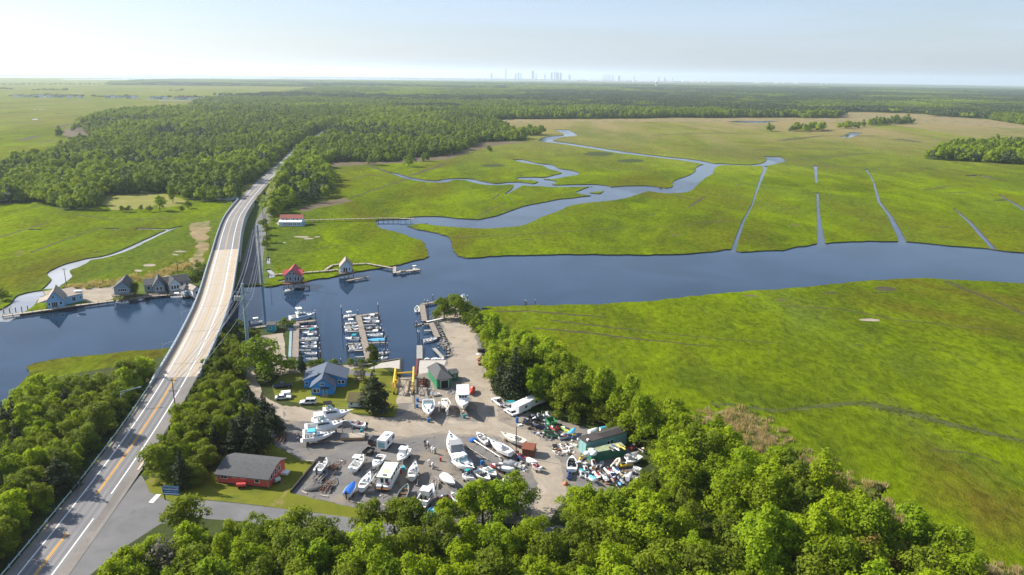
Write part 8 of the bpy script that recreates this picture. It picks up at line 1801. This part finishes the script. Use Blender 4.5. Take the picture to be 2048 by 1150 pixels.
# ------------------------------------------------------------------ far houses, water tower, city
def far_house(px, py, L, W, h, m, mr, label, group):
    p = P(px, py); t = thing('river_house', label, 'house', (p.x, p.y, p.z), r_.uniform(-.15, .15), group)
    MB().box(-L/2, L/2, 0, W, -.5, h).build('wall', m, t); b = MB(); b.prism([(-.5, h-.3), (W/2, h+W*.32), (W+.5, h-.3)], -L/2-.5, L/2+.5, 'x'); b.build('roof', mr, t)
    for x in (-L*.25, L*.25): MB().box(x-.8, x+.8, -.06, .02, h*.35, h*.72).build('window', M_GLASS, t)
r_ = np.random.RandomState(12)
for k, (x, y) in enumerate([(30,194.5),(52,194.6),(75,194.9),(83,195),(98,195.2),(118,195.6),(138,195.8),(158,195.9),(215,196.3),(228,196.5),(236,196.6),(258,197),(268,197.3),(306,198.3),(318,198.5),(330,198.7),(352,198.9),(366,199.1),(380,199.3),(398,199.6),(412,199.7)]):
    far_house(x,y,r_.uniform(14,22),10,r_.uniform(5,7.5),[M_WWHITE,M_WICE,M_WGREY][k%3],[M_RGREY,M_RBLUE,M_RDARK][(k//2)%3],'small far house in the row along the creek across the marsh','houses in the row across the marsh')
p = P(1312,174.5); hh = 46
t = thing('water_tower','white domed water tower rising out of the far forest','water tower',tuple(p)); b = MB(); b.ellipsoid((0,0,hh),(13,13,8),16,10); b.smooth = True; b.build('tank', M_TRIM, t); MB().tube((0,0,-5),(0,0,hh-5),4.5,3.2,12).build('shaft', M_TRIM, t); MB().tube((0,0,hh-9),(0,0,hh-4),3.2,7,12).build('cone', M_TRIM, t)
M_TOWER = plain('far_tower_concrete',(.74,.74,.76),.6,.3,var=.05,scale=.01); M_TOWERB = plain('far_tower_glass',(.50,.58,.68),.5,.3,var=.05,scale=.01); M_TOWERP = plain('far_tower_pink',(.76,.67,.66),.6,.3,var=.05,scale=.01)
CITY_D = 17000.0
def tower(xc, yt, w, m, label, step=0, dome=False):
    px = 940+.2051*xc; d = FWD*FPX+RIGHT*(px-1024)+UP*(575-156); k = CITY_D/d.y; x, y = d.x*k, CITY_D; zb = drop(x, y)
    def z_at(pyy): q = FWD*FPX+RIGHT*(px-1024)+UP*(575-pyy); return CAM_H+q.z*CITY_D/q.y
    zt = z_at(120+.195*yt); W = w*.2051*CITY_D/FPX
    t = thing('city_tower', label, 'tower', (x, y, zb), 0, 'towers of the far city'); H = zt-zb
    b = MB(); b.box(-W/2, W/2, -W*.4, W*.4, 0, H*(.88 if step else 1)); b.build('shaft', m, t)
    if step: MB().box(-W*.32, W*.32, -W*.25, W*.25, H*.88, H).build('crown_block', m, t)
    n = max(3, int(H/22)); b = MB()
    for i in range(n): b.box(-W/2-.6, W/2+.6, -W*.4-.6, W*.4+.6, H*.86*(i+.55)/n, H*.86*(i+.85)/n)
    b.build('window_bands', M_TOWERB, t)['kind'] = 'stuff'
    if dome: b = MB(); b.ellipsoid((0,0,H),(W*.45,W*.35,W*.3),10,6); b.build('dome', m, t)
for (xc, yt, w, m, l, st) in [(210,132,16,M_TOWER,'broad tower at the left end of the far skyline',1),(350,90,11,M_TOWER,'tallest slim tower of the far skyline',1),(445,140,13,M_TOWERP,'low tower left of a pair in the far skyline',0),(472,124,14,M_TOWERP,'left tower of a close pair in the far skyline',0),(497,124,11,M_TOWER,'right tower of a close pair in the far skyline',1),(612,112,22,M_TOWERB,'bluish slab tower in the middle of the far skyline',0),(645,138,9,M_TOWER,'slim tower right of the bluish slab',0),(730,140,13,M_TOWER,'lone mid-height tower of the far skyline',1),(795,124,18,M_TOWERP,'left tower of the tight cluster in the far skyline',0),(826,120,13,M_TOWER,'pale middle tower of the tight cluster',0),(852,122,25,M_TOWERP,'broad pinkish tower of the tight cluster',1),(885,130,20,M_TOWER,'right tower of the tight cluster',0),(970,150,20,M_TOWER,'domed low tower right of the cluster',0),(1300,150,9,M_TOWER,'slim tower at the left of the second skyline group',0),(1322,148,9,M_TOWERP,'second slim tower of the second skyline group',0),(1345,150,11,M_TOWER,'third tower of the second skyline group',1),(1366,152,8,M_TOWER,'fourth tower of the second skyline group',0),(1390,153,12,M_TOWERP,'fifth tower of the second skyline group',0),(1450,160,26,M_TOWER,'low broad block right of the second skyline group',0),(1600,165,12,M_TOWER,'lone small tower on the far shore',0),(1840,172,12,M_TOWER,'small far tower above the water tower',0),(1900,174,14,M_TOWER,'small far tower right of the water tower',0),(1975,174,10,M_TOWER,'last small tower at the right of the far shore',0)]: tower(xc, yt, w, m, l, st, 'domed' in l)
b = MB(); r = np.random.RandomState(8)
for i in range(150):
    px = 960+r.uniform(0, 440)*(1 if r.uniform() < .8 else 1.6); q = P(px, 157+(px-960)*.0128); d = FWD*FPX+RIGHT*(px-1024)+UP*(575-156); k = CITY_D/d.y; x, y = d.x*k, CITY_D+r.uniform(-300, 300); z = drop(x, y); w = r.uniform(15, 60); h = r.uniform(8, 34); b.box(x-w/2, x+w/2, y, y+40, z-3, z+h)
o = b.build('city_blocks', M_TOWER); o['kind'] = 'stuff'
b = MB()
for i in range(60):
    x = -14000+i*420; b.box(x, x+430, 17400, 17900, drop(x, 17400)-5, drop(x, 17400)+r.uniform(3, 9))
o = b.build('barrier_island', M_UNDER); o['kind'] = 'structure'
# ------------------------------------------------------------------ the air
def build_haze():
    m = bpy.data.materials.new('summer_haze'); m.use_nodes = True; nt = m.node_tree
    for n in list(nt.nodes): nt.nodes.remove(n)
    v = nt.nodes.new('ShaderNodeVolumePrincipled'); out = nt.nodes.new('ShaderNodeOutputMaterial')
    v.inputs['Color'].default_value = (0.78, 0.89, 1.0, 1); v.inputs['Density'].default_value = HAZE; v.inputs['Anisotropy'].default_value = 0.35
    nt.links.new(v.outputs[0], out.inputs['Volume'])
    b = MB(); R = 46000; b.box(-R, R, -R, R, -150, 262)
    o = b.build('haze', m); o['kind'] = 'stuff'
HAZE = 5.5e-5
build_haze()
